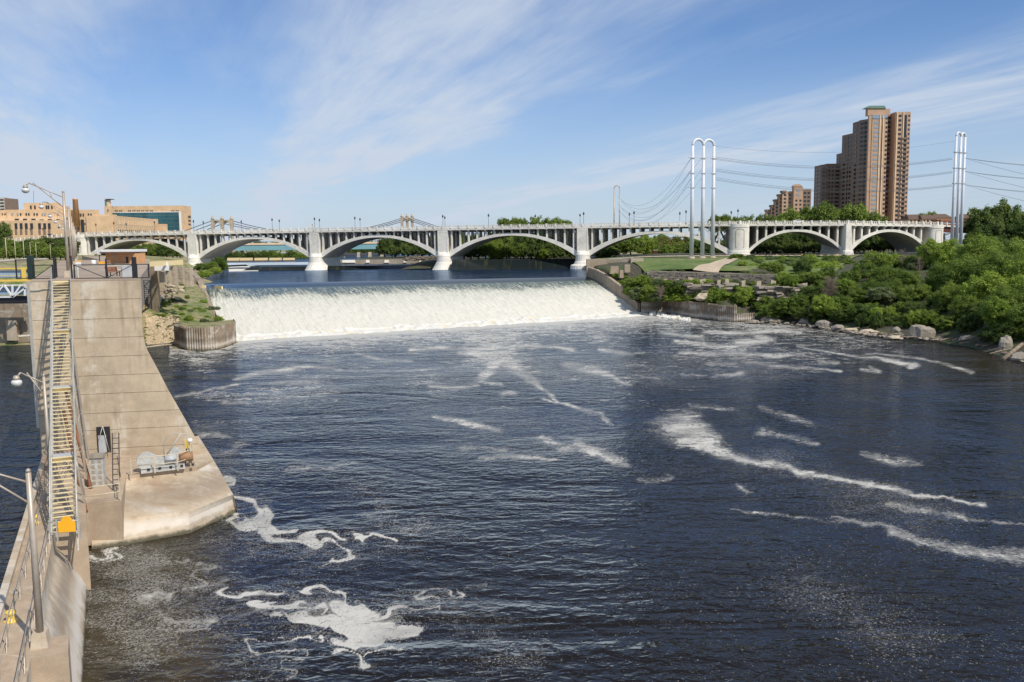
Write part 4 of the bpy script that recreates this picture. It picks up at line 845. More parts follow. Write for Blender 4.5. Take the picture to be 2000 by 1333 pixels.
# ------------------------------------------------------------------ steel stair
sb = pz(126, 1046, ZG); stp = pf(121.5, 549.5) + fn * 0.25; SW = 1.34
st = empty('stairway', sb, 'long steep steel stairway with yellow treads climbing the lock wall', 'stairs')
sdir = (stp - sb); horiz = math.hypot(sdir[0], sdir[1]); sh = np.array([sdir[0], sdir[1], 0]) / horiz; sr = np.array([sh[1], -sh[0], 0]); rise = sdir[2]
srz = math.atan2(sr[1], sr[0])
FL = 4; SPF = 17; land = 1.25; run_f = (horiz - 3 * land) / FL; rise_f = rise / FL
tme = MB().box((0, 0, 0), (SW, .20, .045)).mesh('tread'); tme.materials.append(MATS['yellow_tread'])
sur = MB().box((0, 0, 0), (SW, .16, .03)).mesh('grating'); sur.materials.append(MATS['dark_grate'])
cur = 0.0; pts_line = [sb.copy()]
for f in range(FL):
    for k in range(1, SPF + 1):
        d = cur + run_f * (k - .5) / SPF; z = sb[2] + rise_f * (f + k / SPF); c = sb + sh * d; c[2] = z
        piece('tread', tme, st, c, srz)
    cur += run_f; p = sb + sh * cur; p[2] = sb[2] + rise_f * (f + 1); pts_line.append(p)
    if f < FL - 1:
        c = p + sh * land / 2; MB().box((c[0], c[1], c[2] - .03), (SW, land, .06), srz).build('landing', 'grey_paint', st)
        c2 = p + sh * -.02; MB().box((c2[0], c2[1], c2[2] - .14), (SW, .12, .30), srz).build('landing_edge', 'yellow_tread', st)
        c2 = p - sh * .18; MB().box((c2[0], c2[1], c2[2] - .28), (SW, .34, .05), srz).build('landing_edge', 'yellow_tread', st)
        cur += land; pts_line.append(p + sh * land)
top_c = pts_line[-1]; MB().box((top_c[0] - sh[0] * .2, top_c[1] - sh[1] * .2, top_c[2] - .05), (SW, .55, .1), srz).build('landing', 'yellow_tread', st)
for sd in (-1, 1):
    o = sr * sd * (SW / 2 + .06); mb = MB(); hr = MB(); mr_ = MB()
    for a, b in zip(pts_line[:-1], pts_line[1:]): mb.bar(a + o - np.array([0, 0, .1]), b + o - np.array([0, 0, .1]), .10, .34)
    mb.build('stringer', 'galvanised', st)
    hp = [p + o * 1.06 + np.array([0, 0, 1.08]) for p in pts_line]; MB().tube(hp, .045, 6).build('handrail', 'galvanised', st)
    MB().tube([p - np.array([0, 0, .5]) for p in hp], .03, 6).build('middle_rail', 'galvanised', st)
    tot = np.linalg.norm(np.array([horiz, rise])); n = 36
    pm_ = MB().box((0, 0, .5), (.055, .055, 1.12)).mesh('baluster'); pm_.materials.append(MATS['galvanised'])
    xs = np.cumsum([0] + [np.linalg.norm(b - a) for a, b in zip(pts_line[:-1], pts_line[1:])]); arr = np.array(pts_line)
    for i in range(n + 1):
        d = xs[-1] * i / n; p = np.array([np.interp(d, xs, arr[:, k]) for k in range(3)]); piece('baluster', pm_, st, p + o * 1.06, srz)
    # lattice under the stringer
    lm = MB(); dn = 1.0
    arr2 = arr.copy(); low = [p + o - np.array([0, 0, 1.15]) for p in pts_line]
    for a, b in zip(low[:-1], low[1:]): lm.bar(a, b, .09)
    for i in range(48):
        d = xs[-1] * i / 48; d2 = xs[-1] * (i + 1) / 48; a = np.array([np.interp(d, xs, arr[:, k]) for k in range(3)]) + o; b = np.array([np.interp(d2, xs, arr[:, k]) for k in range(3)]) + o
        if i % 2: lm.bar(a, b - np.array([0, 0, 1.15]), .05)
        else: lm.bar(a - np.array([0, 0, 1.15]), b, .05)
    lm.build('truss_side', 'galvanised', st)
# trestles
for f, sc_ in ((.30, 1.0), (.56, 1.3), (.80, 1.6)):
    d = xs[-1] * f; p = np.array([np.interp(d, xs, arr[:, k]) for k in range(3)]); lm = MB(); zt = p[2] - 1.2; zb = max(ZU, ZG) + .0; Hh = zt - zb
    for sx in (-1, 1):
        for sy in (-.9, .9):
            ba = np.array([p[0], p[1], zb]) + sr * sx * (SW / 2 + .1 + sc_ * .35) + sh * sy * (1 + .25 * sc_); ta = np.array([p[0], p[1], zt]) + sr * sx * (SW / 2) + sh * sy * .7; lm.bar(ba, ta, .085)
    nseg = max(1, int(Hh / 1.8))
    for i in range(nseg):
        for sx in (-1, 1):
            t0, t1 = i / nseg, (i + 1) / nseg
            def q_(t, sx, sy): return np.array([p[0], p[1], zb + Hh * t]) + sr * sx * ((SW / 2 + .1 + sc_ * .35) * (1 - t) + SW / 2 * t) + sh * sy * ((.9 * (1 + .25 * sc_)) * (1 - t) + .63 * t)
            lm.bar(q_(t0, sx, -1), q_(t1, sx, 1), .045); lm.bar(q_(t0, sx, 1), q_(t1, sx, -1), .045); lm.bar(q_(t0, sx, -1), q_(t0, sx, 1), .045)
        for sy in (-1, 1): lm.bar(q_(t0, -1, sy), q_(t1, 1, sy), .045)
    lm.build('trestle', 'lamp_pole', st)
# rusty raking props right of the stairs
for (u0, v0, u1, v1) in ((147, 752, 178, 955), (143, 790, 168, 1000)):
    a = pf(u0, v0) + fn * 3.0; b = pz(u1, v1, ZU); MB().tube([a, b], .14, 8).build('prop', 'rust_steel', st)
for (u0, v0, u1, v1) in ((140, 655, 182, 905),):
    a = pf(u0, v0) + fn * .3; b = pf(u1, v1) + fn * .8; MB().bar(a, b, .1).build('prop', 'galvanised', st)
# gate across the stair foot with round topped warning board
gf = pz(98, 1058, ZG); g2 = pz(157, 1054, ZG); g = empty('stair_gate', gf, 'galvanised barrier gate across the foot of the stairs', 'gate')
for f in (.55, 1.25): MB().tube([gf + np.array([0, 0, f]), g2 + np.array([0, 0, f])], .04, 6).build('rail', 'galvanised', g)
for f in (0, .25, 1.0): p = gf + (g2 - gf) * f; MB().bar(p, p + np.array([0, 0, 1.35]), .08).build('post', 'galvanised', g)
sgc = gf + (g2 - gf) * .60; sn = MB(); pts = [(-.62, .55), (.62, .55), (.62, 1.35)] + [(.42 * math.cos(a), 1.35 + .38 * math.sin(a)) for a in np.linspace(0, math.pi, 10)] + [(-.62, 1.35)]
gd = (g2 - gf); gd /= np.linalg.norm(gd); nrm = np.array([gd[1], -gd[0], 0])
sn.extrude([sgc + gd * x * .82 + np.array([0, 0, .1 + z * .86]) + nrm * .12 for x, z in pts], -nrm * .06); sn.build('warning_board', 'orange_yellow', None, 'bright orange yellow board with a round top on the stair foot gate', 'sign')

# ------------------------------------------------------------------ things on the platform
def at_u(u, v): return pz(u, v, ZU + .003)
cb = at_u(193, 948); e = empty('control_cabinet', cb, 'tall pale grey louvred control cabinet with a sloped brown cap', 'cabinet'); rz_c = math.atan2(fe[1], fe[0])
MB().box((cb[0], cb[1], ZU + 1.2), (1.02, .75, 2.4), rz_c).build('cabinet_body', 'machine_white', e)
MB().box((cb[0], cb[1] - .02, ZU + 2.52), (1.2, .95, .26), rz_c, .92).build('cabinet_cap', 'dark_stone', e)
lv = MB().box((0, 0, 0), (.26, .03, .26)).mesh('louvre'); lv.materials.append(MATS['lamp_pole'])
for i in range(5):
    for sx in (-1, 1): p = cb + fe * .25 * sx + fn * .385; p[2] = ZU + .3 + .45 * i; piece('louvre', lv, e, p, rz_c)
# ladder with cage hoops
l0 = at_u(227, 958); e = empty('ladder', l0, 'dark steel ladder beside the cabinet', 'ladder')
for sx in (-.25, .25): MB().bar(l0 + fe * sx, l0 + fe * (sx - .15) + np.array([-.3, 1.5, 4.4]), .07).build('ladder_rail', 'black_paint', e)
rm = MB().box((0, 0, 0), (.5, .05, .05)).mesh('rung'); rm.materials.append(MATS['black_paint'])
for i in range(1, 11): t = i / 11; piece('rung', rm, e, l0 + np.array([-.3, 1.5, 4.4]) * t - fe * .15 * t, rz_c)
railing('platform_railing', [pz(163, 988, ZU), pz(235, 978, ZU), pz(232, 950, ZU)], 1.35, 2.4, 'cream pipe railing at the front of the raised landing')
railing('platform_railing', [pz(257, 930, ZB), pz(348, 920, ZB), pz(373, 912, ZB), pz(376, 902, ZB)], 1.5, 2.2, 'cream pipe railing around the winch machinery')
# winch
wc_ = pz(272, 921, ZB); wn_ = empty('winch', pz(310, 925, ZB), 'white painted winch machine with a round gear guard behind the railing', 'machine')
def bz(u, v, z=ZB): return pz(u, v, z)
b0, b1 = bz(276, 927), bz(362, 917); ax_ = (b1 - b0) / np.linalg.norm(b1 - b0); L = np.linalg.norm(b1 - b0); azr = math.atan2(ax_[1], ax_[0]); bk_ = np.array([-ax_[1], ax_[0], 0])
m0 = (b0 + b1) / 2 + bk_ * .7
MB().box((m0[0], m0[1], ZB + .21), (L, 1.0, .42), azr).build('base_frame', 'machine_white', wn_)
gc = b0 + bk_ * .9 + ax_ * .5; disc = MB(); ring = [gc + ax_ * (.8 * math.cos(t)) + np.array([0, 0, .95 + .8 * math.sin(t)]) for t in np.linspace(0, 2 * math.pi, 25)[:-1]]
ring = [gc + ax_ * (-.95 if i == 0 else 0) for i in range(0)] + ring; disc.extrude(ring, -bk_ * .35); disc.extrude([gc + ax_ * .5 + np.array([0, 0, 1.55]), gc + ax_ * 1.7 + np.array([0, 0, .95]), gc + ax_ * 1.9 + np.array([0, 0, .5]), gc + np.array([0, 0, .4])], -bk_ * .33); disc.build('gear_guard', 'machine_white', wn_)
MB().tube([b0 + bk_ * .7 + ax_ * 2.0 + np.array([0, 0, .9]), b0 + bk_ * .7 + ax_ * 2.9 + np.array([0, 0, .9])], .38, 12).build('motor', 'grey_paint', wn_)
MB().tube([b0 + bk_ * .7 + ax_ * 3.2 + np.array([0, 0, .95]), b0 + bk_ * .7 + ax_ * 4.3 + np.array([0, 0, .95])], .42, 12).build('drum', 'brown_rust_patch', wn_)
g2c = b0 + bk_ * .9 + ax_ * 2.9; MB().extrude([g2c + ax_ * (.5 * math.cos(t)) + np.array([0, 0, 1.4 + .5 * math.sin(t)]) for t in np.linspace(0, 2 * math.pi, 17)[:-1]], -bk_ * .2).build('gear_guard', 'machine_white', wn_)
bh = MB(); 
for i in range(5): p = b0 + ax_ * (.6 + i * .9) - bk_ * -.17; bh.box((p[0], p[1], ZB + .3), (.22, .06, .2), azr)
bh.build('frame_slot', 'black_paint', wn_)
dv = pz(330, 918, ZB); e = empty('davit', dv, 'bent pipe davit arm above the winch', 'davit')
MB().tube([dv + np.array([-.6, .6, 0]), dv + np.array([-.6, .6, 2.2]), dv + np.array([-.2, .6, 2.9]), dv + np.array([.5, .7, 3.1]), dv + np.array([1.4, .8, 3.0]), dv + np.array([1.5, .8, .2])], .045, 6).build('arm', 'galvanised', e); MB().tube([dv + np.array([-.6, .6, .9]), dv + np.array([.9, .75, 3.0])], .04, 6).build('brace', 'galvanised', e)
bl_ = pz(368, 908, ZB); e = empty('signal_light', bl_, 'yellow topped signal light on black legs at the right end of the railing', 'light')
for sx, sy in ((-.3, 0), (.3, 0), (0, .4)): MB().bar(bl_ + np.array([sx, sy, 0]), bl_ + np.array([sx * .2, sy * .2, 1.7]), .09).build('leg', 'black_paint', e)
MB().box(tuple(bl_ + np.array([0, 0, 1.9])), (.3, .3, .8)).build('light_box', 'yellow_paint', e); MB().lathe(bl_ + np.array([.25, 0, 2.0]), [(.02, 0), (.2, .05), (.24, .2), (.2, .35), (.02, .4)], 10).build('lens', 'white_paint', e)

# ------------------------------------------------------------------ lamp posts of the lock
def lamp_post(base, H, arm, ax, label, pr=.16, cat='lamp post', group=None, armz=0.0, ped=True, lean=0.0, build_arm=True):
    e = empty('lamp_post', base, label, cat, group); b = np.array(base, float); t = b + np.array([0, 0, H]); ax = np.array(ax, float)
    if ped: MB().box((b[0], b[1], b[2] + .35), (.75, .75, .7), .3, .8).build('pedestal', 'platform_concrete', e)
    MB().tube([b + np.array([0, 0, .3]), t], pr, 12, pr * .68).build('pole', 'lamp_pole', e)
    MB().lathe(t, [(pr * .8, 0), (pr * .5, .12), (.02, .16)], 8).build('pole_cap', 'lamp_pole', e)
    tip = t + ax * arm + np.array([0, 0, armz]); MB().tube([t - np.array([0, 0, .5]), tip], .05, 6).tube([t - np.array([0, 0, 1.5]), tip - ax * .4], .05, 6).tube([(t - np.array([0, 0, .5])) * .6 + tip * .4, (t - np.array([0, 0, 1.5])) * .6 + (tip - ax * .4) * .4], .03, 6).build('arm', 'lamp_pole', e)
    MB().tube([tip, tip + ax * .3 - np.array([0, 0, .35])], .06, 6).lathe(tip + ax * .3 - np.array([0, 0, .95]), [(.16, .75), (.22, .6), (.24, .45)][::-1], 12).build('lamp_head', 'lamp_pole', e)
    MB().lathe(tip + ax * .3 - np.array([0, 0, 1.0]), [(.05, 0), (.26, .08), (.36, .25), (.34, .42), (.2, .52)], 14).build('lamp_globe', 'lamp_glass', e)
    return e
lax = -np.array([.8987, .4386, 0]) * 1.0; lax_f = np.array([-.985, -.17, 0])
p1 = pz(134.5, 543, ZD); H1 = float(py(117.5, 376, p1[1])[2] - ZD)
lamp_post(p1, H1, 3.1, lax_f, 'nearest tall lamp post on the lock wall deck, its arm reaching out over the skyline', .17, group=None, armz=.9)
names_ = ['second', 'third', 'fourth', 'fifth', 'sixth', 'seventh']
for k in range(1, 6):
    p = p1 + LX / LX[1] * (34 * k); lamp_post(p, H1, 3.1, lax_f, names_[k - 1] + ' lamp post in the row receding along the lock wall', .17, group=None, armz=.9)
# near lamp on the guide wall
p2 = pz(80, 1262, ZG); H2 = float(py(52.5, 922, p2[1])[2] - ZG)
pe = MB(); pd = p2 + np.array([.35, -.15, 0]); pe.box((pd[0], pd[1], 2.22), (1.8, 2.0, 5.0), .45); pe.build('lamp_pedestal', 'walk_concrete', gw)
lamp_post(p2, H2, 3.4, lax_f, 'near thick lamp post standing on the guide wall in the lower left', .17, armz=.75)
p3 = pz(92, 985, ZG) + np.array([.2, 0, 0]); H3 = float(py(92, 735, p3[1])[2] - ZG); lamp_post(p3 + np.array([.2, 0, 0]), H3, 1.5, lax_f, 'lamp post half hidden behind the stairs with its globe over the dark water', .14, armz=.3)

# ------------------------------------------------------------------ fences, gates and clutter on the deck
def frame_fence(name, a, b, h, label, diag=0, mat='black_paint', pickets=0, thick=.08):
    a, b = np.array(a, float), np.array(b, float); e = empty(name, a, label, 'fence'); U_ = np.array([0, 0, h])
    for p in (a, b): MB().bar(p, p + U_, thick * 1.3).build('post', mat, e)
    for f in (.03, .97): MB().bar(a + U_ * f, b + U_ * f, thick).build('rail', mat, e)
    if diag: MB().bar(a + U_ * (.03 if diag > 0 else .97), b + U_ * (.97 if diag > 0 else .03), thick * .7).build('brace', mat, e)
    for i in range(1, pickets): p = a + (b - a) * i / pickets; MB().bar(p, p + U_, thick * .4).build('picket', mat, e)
    return e
def dk(u, v): return pz(u, v - 2.6, ZD)
frame_fence('fence', dk(146, 547.5), dk(208, 547), 1.35, 'black framed fence panel right of the stair head', -1)
frame_fence('fence', dk(209, 547), dk(262, 546.5), 1.35, 'black framed fence panel with rising brace beside the corner post', 1)
for u, v, h in ((141, 547, 2.15), (137, 545.5, 2.0), (107.5, 547, 2.15), (111, 545, 1.9), (209, 547, 1.9), (263.5, 546, 2.0)):
    p = dk(u, v); MB().bar(p, p + np.array([0, 0, h]), .12 if u != 263.5 else .34).build('fence_post', 'black_paint', None, {141: 'black post right of the stair head', 137: 'inner black post right of the stair head', 107.5: 'black post left of the stair head', 111: 'inner black post left of the stair head', 209: 'black post in the middle of the deck fence', 263.5: 'thick black post at the right corner of the deck'}[u], 'post')
frame_fence('fence', dk(66, 548), dk(104, 547.5), 1.35, 'black framed fence panel left of the stair head', 1)
frame_fence('fence', dk(33, 548), dk(56, 548), 1.9, 'dark fence panel above the lock gate walkway', 0)
p = dk(62, 548); MB().box((p[0], p[1], p[2] + 1.1), (.45, .5, 2.3)).build('gate_post', 'dark_green', None, 'broad dark green gate post at the left edge of the deck', 'post')
a = dk(268, 546.5); b = a + np.array([1.0, .3, 0]); frame_fence('fence', a, b, 1.35, 'dark fence panel on the catwalk at the right edge', 0, pickets=0)
# hanging catwalk
cw = empty('catwalk', a, 'black steel catwalk ladder hanging on the right side of the wall', 'catwalk'); fr = face_pt(s_right(ZT) + .08, ZT, -.6)
for s in (0.05, .62): MB().bar(fr + fe * s, fr + fe * s - np.array([0, 0, 2.75]), .09 if s > .5 else .05).build('upright', 'black_paint', cw)
rm = MB().box((0, 0, 0), (.6, .05, .05)).mesh('rung'); rm.materials.append(MATS['black_paint'])
for i in range(14): p = fr + fe * .33 - np.array([0, 0, .06 + i * .2]); piece('rung', rm, cw, p, rz_c)
MB().bar(fr + fe * .62, fr + fe * .1 - np.array([0, 0, .55]), .06).bar(fr + fe * .1 - np.array([0, 0, .55]), fr + fe * .62 - np.array([0, 0, 1.2]), .06).bar(fr + fe * .62 - np.array([0, 0, 1.3]), fr + fe * .1 - np.array([0, 0, 1.9]), .06).bar(fr + fe * .1 - np.array([0, 0, 1.9]), fr + fe * .62 - np.array([0, 0, 2.6]), .06).build('brace', 'black_paint', cw)
railing('deck_railing', [dk(150, 538), dk(250, 537)], .9, 6, 'low galvanised pipe rail behind the black fence', 'galvanised', (1.0, .5))
# conduit on the face
MB().tube([face_pt(-.1, ZT - .75, .1), face_pt(.7, ZT - .72, .1), face_pt(1.2, ZT - .6, .1), face_pt(2.05, ZT - .6, .1), face_pt(2.1, ZT - 1.0, .1)], .04, 6).build('conduit', 'galvanised', None, 'thin grey conduit bent across the wall left of the stairs', 'pipe')
pc = dk(153, 546); MB().tube([pc + np.array([0, 0, 1.2]), pc, pc - np.array([-.05, 0.5, .8]), pc - np.array([.25, .5, .85])], .04, 6).build('conduit', 'galvanised', None, 'thin grey conduit dropping over the deck edge right of the stairs', 'pipe')
# benches
def bench(p, rz, label):
    e = empty('bench', p, label, 'bench', rz=0); c, s = math.cos(rz), math.sin(rz)
    def q(x, y, z): return (p[0] + x * c - y * s, p[1] + x * s + y * c, p[2] + z)
    MB().box(q(0, 0, .45), (1.5, .45, .06), rz).build('seat', 'rust_steel', e); MB().hexa([q(-.75, .25, .5), q(.75, .25, .5), q(.75, .3, .5), q(-.75, .3, .5)], [q(-.75, .42, .95), q(.75, .42, .95), q(.75, .47, .95), q(-.75, .47, .95)]).build('backrest', 'rust_steel', e)
    for x in (-.6, .6): MB().bar(q(x, -.15, 0), q(x, -.15, .45), .08).build('leg', 'black_paint', e); MB().bar(q(x, .2, 0), q(x, .3, .9), .08).build('leg', 'black_paint', e)
bench(pz(223, 540, ZD), 1.2, 'reddish brown bench on the deck behind the fence'); bench(pz(216, 519, ZT), 1.2, 'small dark bench in front of the brick hut')
bx = pz(252, 541, ZD); e = empty('equipment_box', bx, 'grey louvred equipment box against the thick corner post', 'cabinet'); MB().box((bx[0], bx[1], ZD + .55), (.95, 1.3, 1.1), .2).build('box_body', 'grey_paint', e)
bm = MB()
for i in range(6): bm.box((bx[0] - .5, bx[1] - .4 + i * .16, ZD + .55), (.04, .06, .8), .2)
bm.build('louvre_panel', 'black_paint', e)
sgn = pz(154, 531, ZD); e = empty('notice_box', sgn, 'white box on a post right of the stair head', 'sign'); MB().bar(sgn, sgn + np.array([0, 0, .7]), .08).build('post', 'galvanised', e); MB().box((sgn[0], sgn[1], ZD + .95), (.62, .2, .5)).build('box', 'white_paint', e)
# brick hut
hb0, hb1 = py(207, 516, 172), py(264, 515.5, 172); zb = ZT; W = hb1[0] - hb0[0]; Ht = float(py(235, 492, 172)[2]) - zb; cx = (hb0[0] + hb1[0]) / 2
hut = empty('brick_hut', (cx, 172, zb), 'small orange brick hut with a flat white roof on the lock esplanade', 'building')
MB().box((cx, 172 + 2.5, zb + Ht / 2), (W, 5, Ht)).build('wall', 'orange_brick', hut); cmb = MB()
for i in range(1, int(Ht / .3)): cmb.box((cx, 171.995, zb + i * .3), (W + .02, .03, .03))
cmb.build('brick_joint', 'tan_brick', hut, kind='stuff')
MB().box((cx - .6, 174.2, zb + Ht + .2), (W + 1.6, 6.6, .5)).build('roof', 'white_paint', hut); MB().box((cx, 172.2, zb + Ht - .15), (W + .1, 5.1, .28)).build('fascia', 'brown_roof', hut)
MB().box((cx + 1.35, 171.96, zb + .7), (.42, .1, 1.2)).build('door', 'black_paint', hut); MB().box((cx - 1.3, 171.96, zb + 1.5), (.6, .06, .3)).build('vent', 'grey_paint', hut)
def small_box(u, v, z, w, h, d, mat, name, label, cat, zoff=0.0):
    p = pz(u, v, z); return MB().box((p[0], p[1], z + h / 2 + zoff), (w, d, h)).build(name, mat, None, label, cat)
t_ = pz(183, 517.5, ZT); MB().lathe(t_, [(.3, 0), (.42, .1), (.42, .7), (.3, .85)], 12).build('tank', 'white_paint', None, 'small white tank left of the brick hut', 'tank')
p = pz(195, 516, ZT); e = empty('sign_post', p, 'square cream sign on a dark post left of the brick hut', 'sign'); MB().bar(p, p + np.array([0, 0, 2.6]), .12).build('post', 'black_paint', e); MB().box((p[0], p[1] - .1, ZT + 2.3), (.85, .06, 1.0)).build('sign_board', 'lamp_glass', e)
small_box(199, 517, ZT, .9, .55, .5, 'orange_yellow', 'crate', 'orange yellow crate beside the brick hut', 'crate')
small_box(155, 515, ZT, .5, .6, .5, 'orange_yellow', 'crate', 'small yellow crate behind the lamp row', 'crate')
# long pale concrete parapet and trailer, sign box by the ruins
a, b = py(262, 513, 200), py(356, 508, 235); MB().hexa([(a[0], a[1], a[2] - 1.1), (b[0], b[1], b[2] - 1.3), (b[0], b[1] + .6, b[2] - 1.3), (a[0], a[1] + .6, a[2] - 1.1)], [a, b, b + np.array([0, .6, 0]), a + np.array([0, .6, 0])]).build('parapet', 'pale_yellow', None, 'long pale yellow parapet wall behind the fence right of the brick hut', 'wall')
# old masonry ruins
def ruin(u0, u1, vt, vb, Y, dep, label, jag=.5, mat='ruin_stone'):
    a, b = py(u0, vb, Y), py(u1, vb, Y); zt = float(py((u0 + u1) / 2, vt, Y)[2]); e = empty('ruined_pier', a, label, 'ruin'); rr = random.Random(int(u0)); z = float(a[2]) - 1.2
    while z < zt - .15:
        h = rr.uniform(.28, .5); x = 0; W = b[0] - a[0]
        while x < W - .1:
            w = min(rr.uniform(.5, 1.1), W - x); j = rr.uniform(-.08, .08)
            MB().box((a[0] + x + w / 2, Y + dep / 2 + j, z + h / 2), (w * .96, dep, h * .94), rr.uniform(-.03, .03)).build('stone', mat, e); x += w
        z += h
    return e
ruin(312, 322, 530, 566, 224, 1.5, 'broken stone pier under the white sign box')
ruin(322, 332, 526, 562, 226, 1.5, 'second broken stone pier, right of the white sign box')
ruin(332, 343, 521, 552, 228, 2.0, 'taller stone pier in the middle of the ruins')
ruin(347, 357, 520, 546, 231, 1.5, 'slim stone pier right of the dark opening')
ruin(358, 372, 524, 552, 233, 2.5, 'crumbling stone pier at the right end of the ruins')
hp = empty('rubble_heap', py(338, 575, 222), 'heap of collapsed masonry at the foot of the ruins', 'ruin'); r2 = random.Random(8)
for i in range(26): p = py(r2.uniform(322, 356), r2.uniform(556, 580), 222 + r2.uniform(-2, 2)); mb = MB(); rock(mb, tuple(p), r2.uniform(.3, .8), r2.uniform(.3, .7), r2.uniform(.2, .5), i, 8, 6, 6); mb.build('stone', 'ruin_stone', hp)
p = py(318, 528, 223); MB().box((p[0], p[1] - .6, p[2] + .9), (3.4, .8, 2.0)).build('sign_box', 'white_paint', None, 'big white box standing on the ruined piers', 'box')
p = py(351, 538, 232); MB().box((p[0], p[1] + .5, p[2]), (1.3, .5, 3.6)).build('steel_door', 'grey_paint', None, 'grey steel door between the ruined piers', 'door')
# falls wall, left
lw = empty('wing_wall', CRL + (0,), 'brown concrete wing wall at the left edge of the falls', 'wall'); pts = []
for t, zt in ((-.42, 14.3), (-.03, 13.0), (0.05, 12.3), (.32, 8.9), (.62, 5.5)):
    x = CRL[0] + (FTL[0] - CRL[0]) * t; y = CRL[1] + (FTL[1] - CRL[1]) * t; pts.append((x - .2, y, zt))
for (a, b) in zip(pts[:-1], pts[1:]):
    MB().hexa([(a[0], a[1], 0), (b[0], b[1], 0), (b[0] - 1.6, b[1] - .5, 0), (a[0] - 1.6, a[1] - .5, 0)], [a, b, (b[0] - 1.6, b[1] - .5, b[2]), (a[0] - 1.6, a[1] - .5, a[2])]).build('wall_panel', 'wing_concrete', lw)
a, b = py(335, 538, 262), (pts[1][0], pts[1][1], pts[1][2])
MB().hexa([(a[0], a[1], 9), (b[0], b[1], 9), (b[0], b[1] + 1, 9), (a[0], a[1] + 1, 9)], [(a[0], a[1], a[2]), b, (b[0], b[1] + 1, b[2]), (a[0], a[1] + 1, a[2])]).build('wall_panel', 'wing_concrete', lw)
# right wing wall
rw = empty('wing_wall', CRR + (0,), 'curved grey brown concrete wing wall stepping down beside the right end of the falls', 'wall')
W_ = [((1149, 523), 312.5), ((1163, 527), 308), ((1180, 536), 301.6), ((1196, 548), 296), ((1212, 560), 291.5), ((1230, 577), 286.5), ((1245, 592), 281.6)]
tops = []
for (uv_, Y) in W_: p = py(uv_[0], uv_[1], Y); tops.append(p)
for a, b in zip(tops[:-1], tops[1:]):
    o = np.array([1.1, .45, 0]); lo = np.array([0, 0, 1.0])
    MB().hexa([(a[0], a[1], -1), (b[0], b[1], -1), (b[0] + 1.1, b[1] + .45, -1), (a[0] + 1.1, a[1] + .45, -1)], [a, b, b + o, a + o]).build('wall_panel', 'wing_concrete', rw)
a = py(1146, 507, 313); MB().box((a[0] + .6, 313.6, 14), (1.4, 2.2, 2 * (a[2] - 14))).build('end_post', 'wing_concrete', rw)
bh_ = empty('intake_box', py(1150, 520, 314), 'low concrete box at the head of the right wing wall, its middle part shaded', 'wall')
for (u0, u1, vt, Y, dep, mt) in ((1150, 1187, 507, 315, 6, 'wing_concrete'), (1187.5, 1232, 506.5, 319, 6, 'dark_stone'), (1232.5, 1257, 505.5, 316, 5, 'ruin_stone')):  # darker stone puts the middle part's shade into its colour
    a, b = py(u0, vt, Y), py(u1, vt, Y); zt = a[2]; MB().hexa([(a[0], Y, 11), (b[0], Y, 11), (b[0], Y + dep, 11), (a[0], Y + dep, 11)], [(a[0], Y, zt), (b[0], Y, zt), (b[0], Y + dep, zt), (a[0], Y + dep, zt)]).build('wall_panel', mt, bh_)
for (u0, u1, vt, vb, Y, lb) in ((1190, 1208, 520, 532, 300, 'broken concrete block on the bank behind the wing wall'), (1209, 1217, 528, 540, 297, 'small upright concrete stub behind the wing wall'), (1218, 1230, 517, 529, 300, 'tilted round grey slab behind the wing wall')):
    a, b = py(u0, vb, Y), py(u1, vt, Y); mb = MB(); mb.box(((a[0] + b[0]) / 2, Y, (a[2] + b[2]) / 2 - .3), (b[0] - a[0], 1.6, b[2] - a[2] + .6), .2, .9); mb.build('concrete_block', 'wing_concrete', None, lb, 'block')

# sheet piles -------------------------------------------------------
def sheet_wall(root, a, b, zt, zb=-1.5, pitch=.62, amp=.22, mat='pile_steel'):
    a = np.array([a[0], a[1]]); b = np.array([b[0], b[1]]); L = np.linalg.norm(b - a); d = (b - a) / L; n = np.array([d[1], -d[0]]); me = None; k = int(L / pitch)
    prof = [(0, 0), (.12, 1), (.45, 1), (.57, 0), (1.0, 0)]
    for i in range(k):
        pts = []
        for (t, s) in prof: q = a + d * (i + t) * L / k + n * amp * s; pts.append(q)
        vs = [(q[0], q[1], zb) for q in pts] + [(q[0], q[1], zt + (.03 if i % 2 else 0)) for q in pts] + [(q[0] - n[0] * .1, q[1] - n[1] * .1, zt + (.03 if i % 2 else 0)) for q in pts]
        m = len(pts); MB().add(vs, [(j, j + 1, m + j + 1, m + j) for j in range(m - 1)] + [(m + j, m + j + 1, 2 * m + j + 1, 2 * m + j) for j in range(m - 1)]).build('sheet_pile', mat, root)
sc_ = empty('sheet_pile_cell', pz(400, 680, 0), 'rusty sheet pile cell capped with grass at the foot of the left bank', 'retaining wall')
cell = [pz(343, 676, 0), pz(366, 684.5, 0), pz(400, 686, 0), pz(425, 683, 0), pz(440, 679, 0)]
cell = [(-77.8, 208)] + [(p[0], p[1]) for p in cell] + [(cell[-1][0] - .4, cell[-1][1] + 9), (cell[-1][0] - 3.0, cell[-1][1] + 16)]
for a, b in zip(cell[:-1], cell[1:]): sheet_wall(sc_, a, b, 5.25)
MB().prism([(p[0] * .995 - .3, p[1] + .3) for p in cell], 4.2, 5.05).build('grass_cap', 'grass_ground', sc_)
sr_ = empty('sheet_pile_wall', pz(1375, 628, 0), 'folded grey sheet pile retaining wall at the right end of the falls', 'retaining wall')
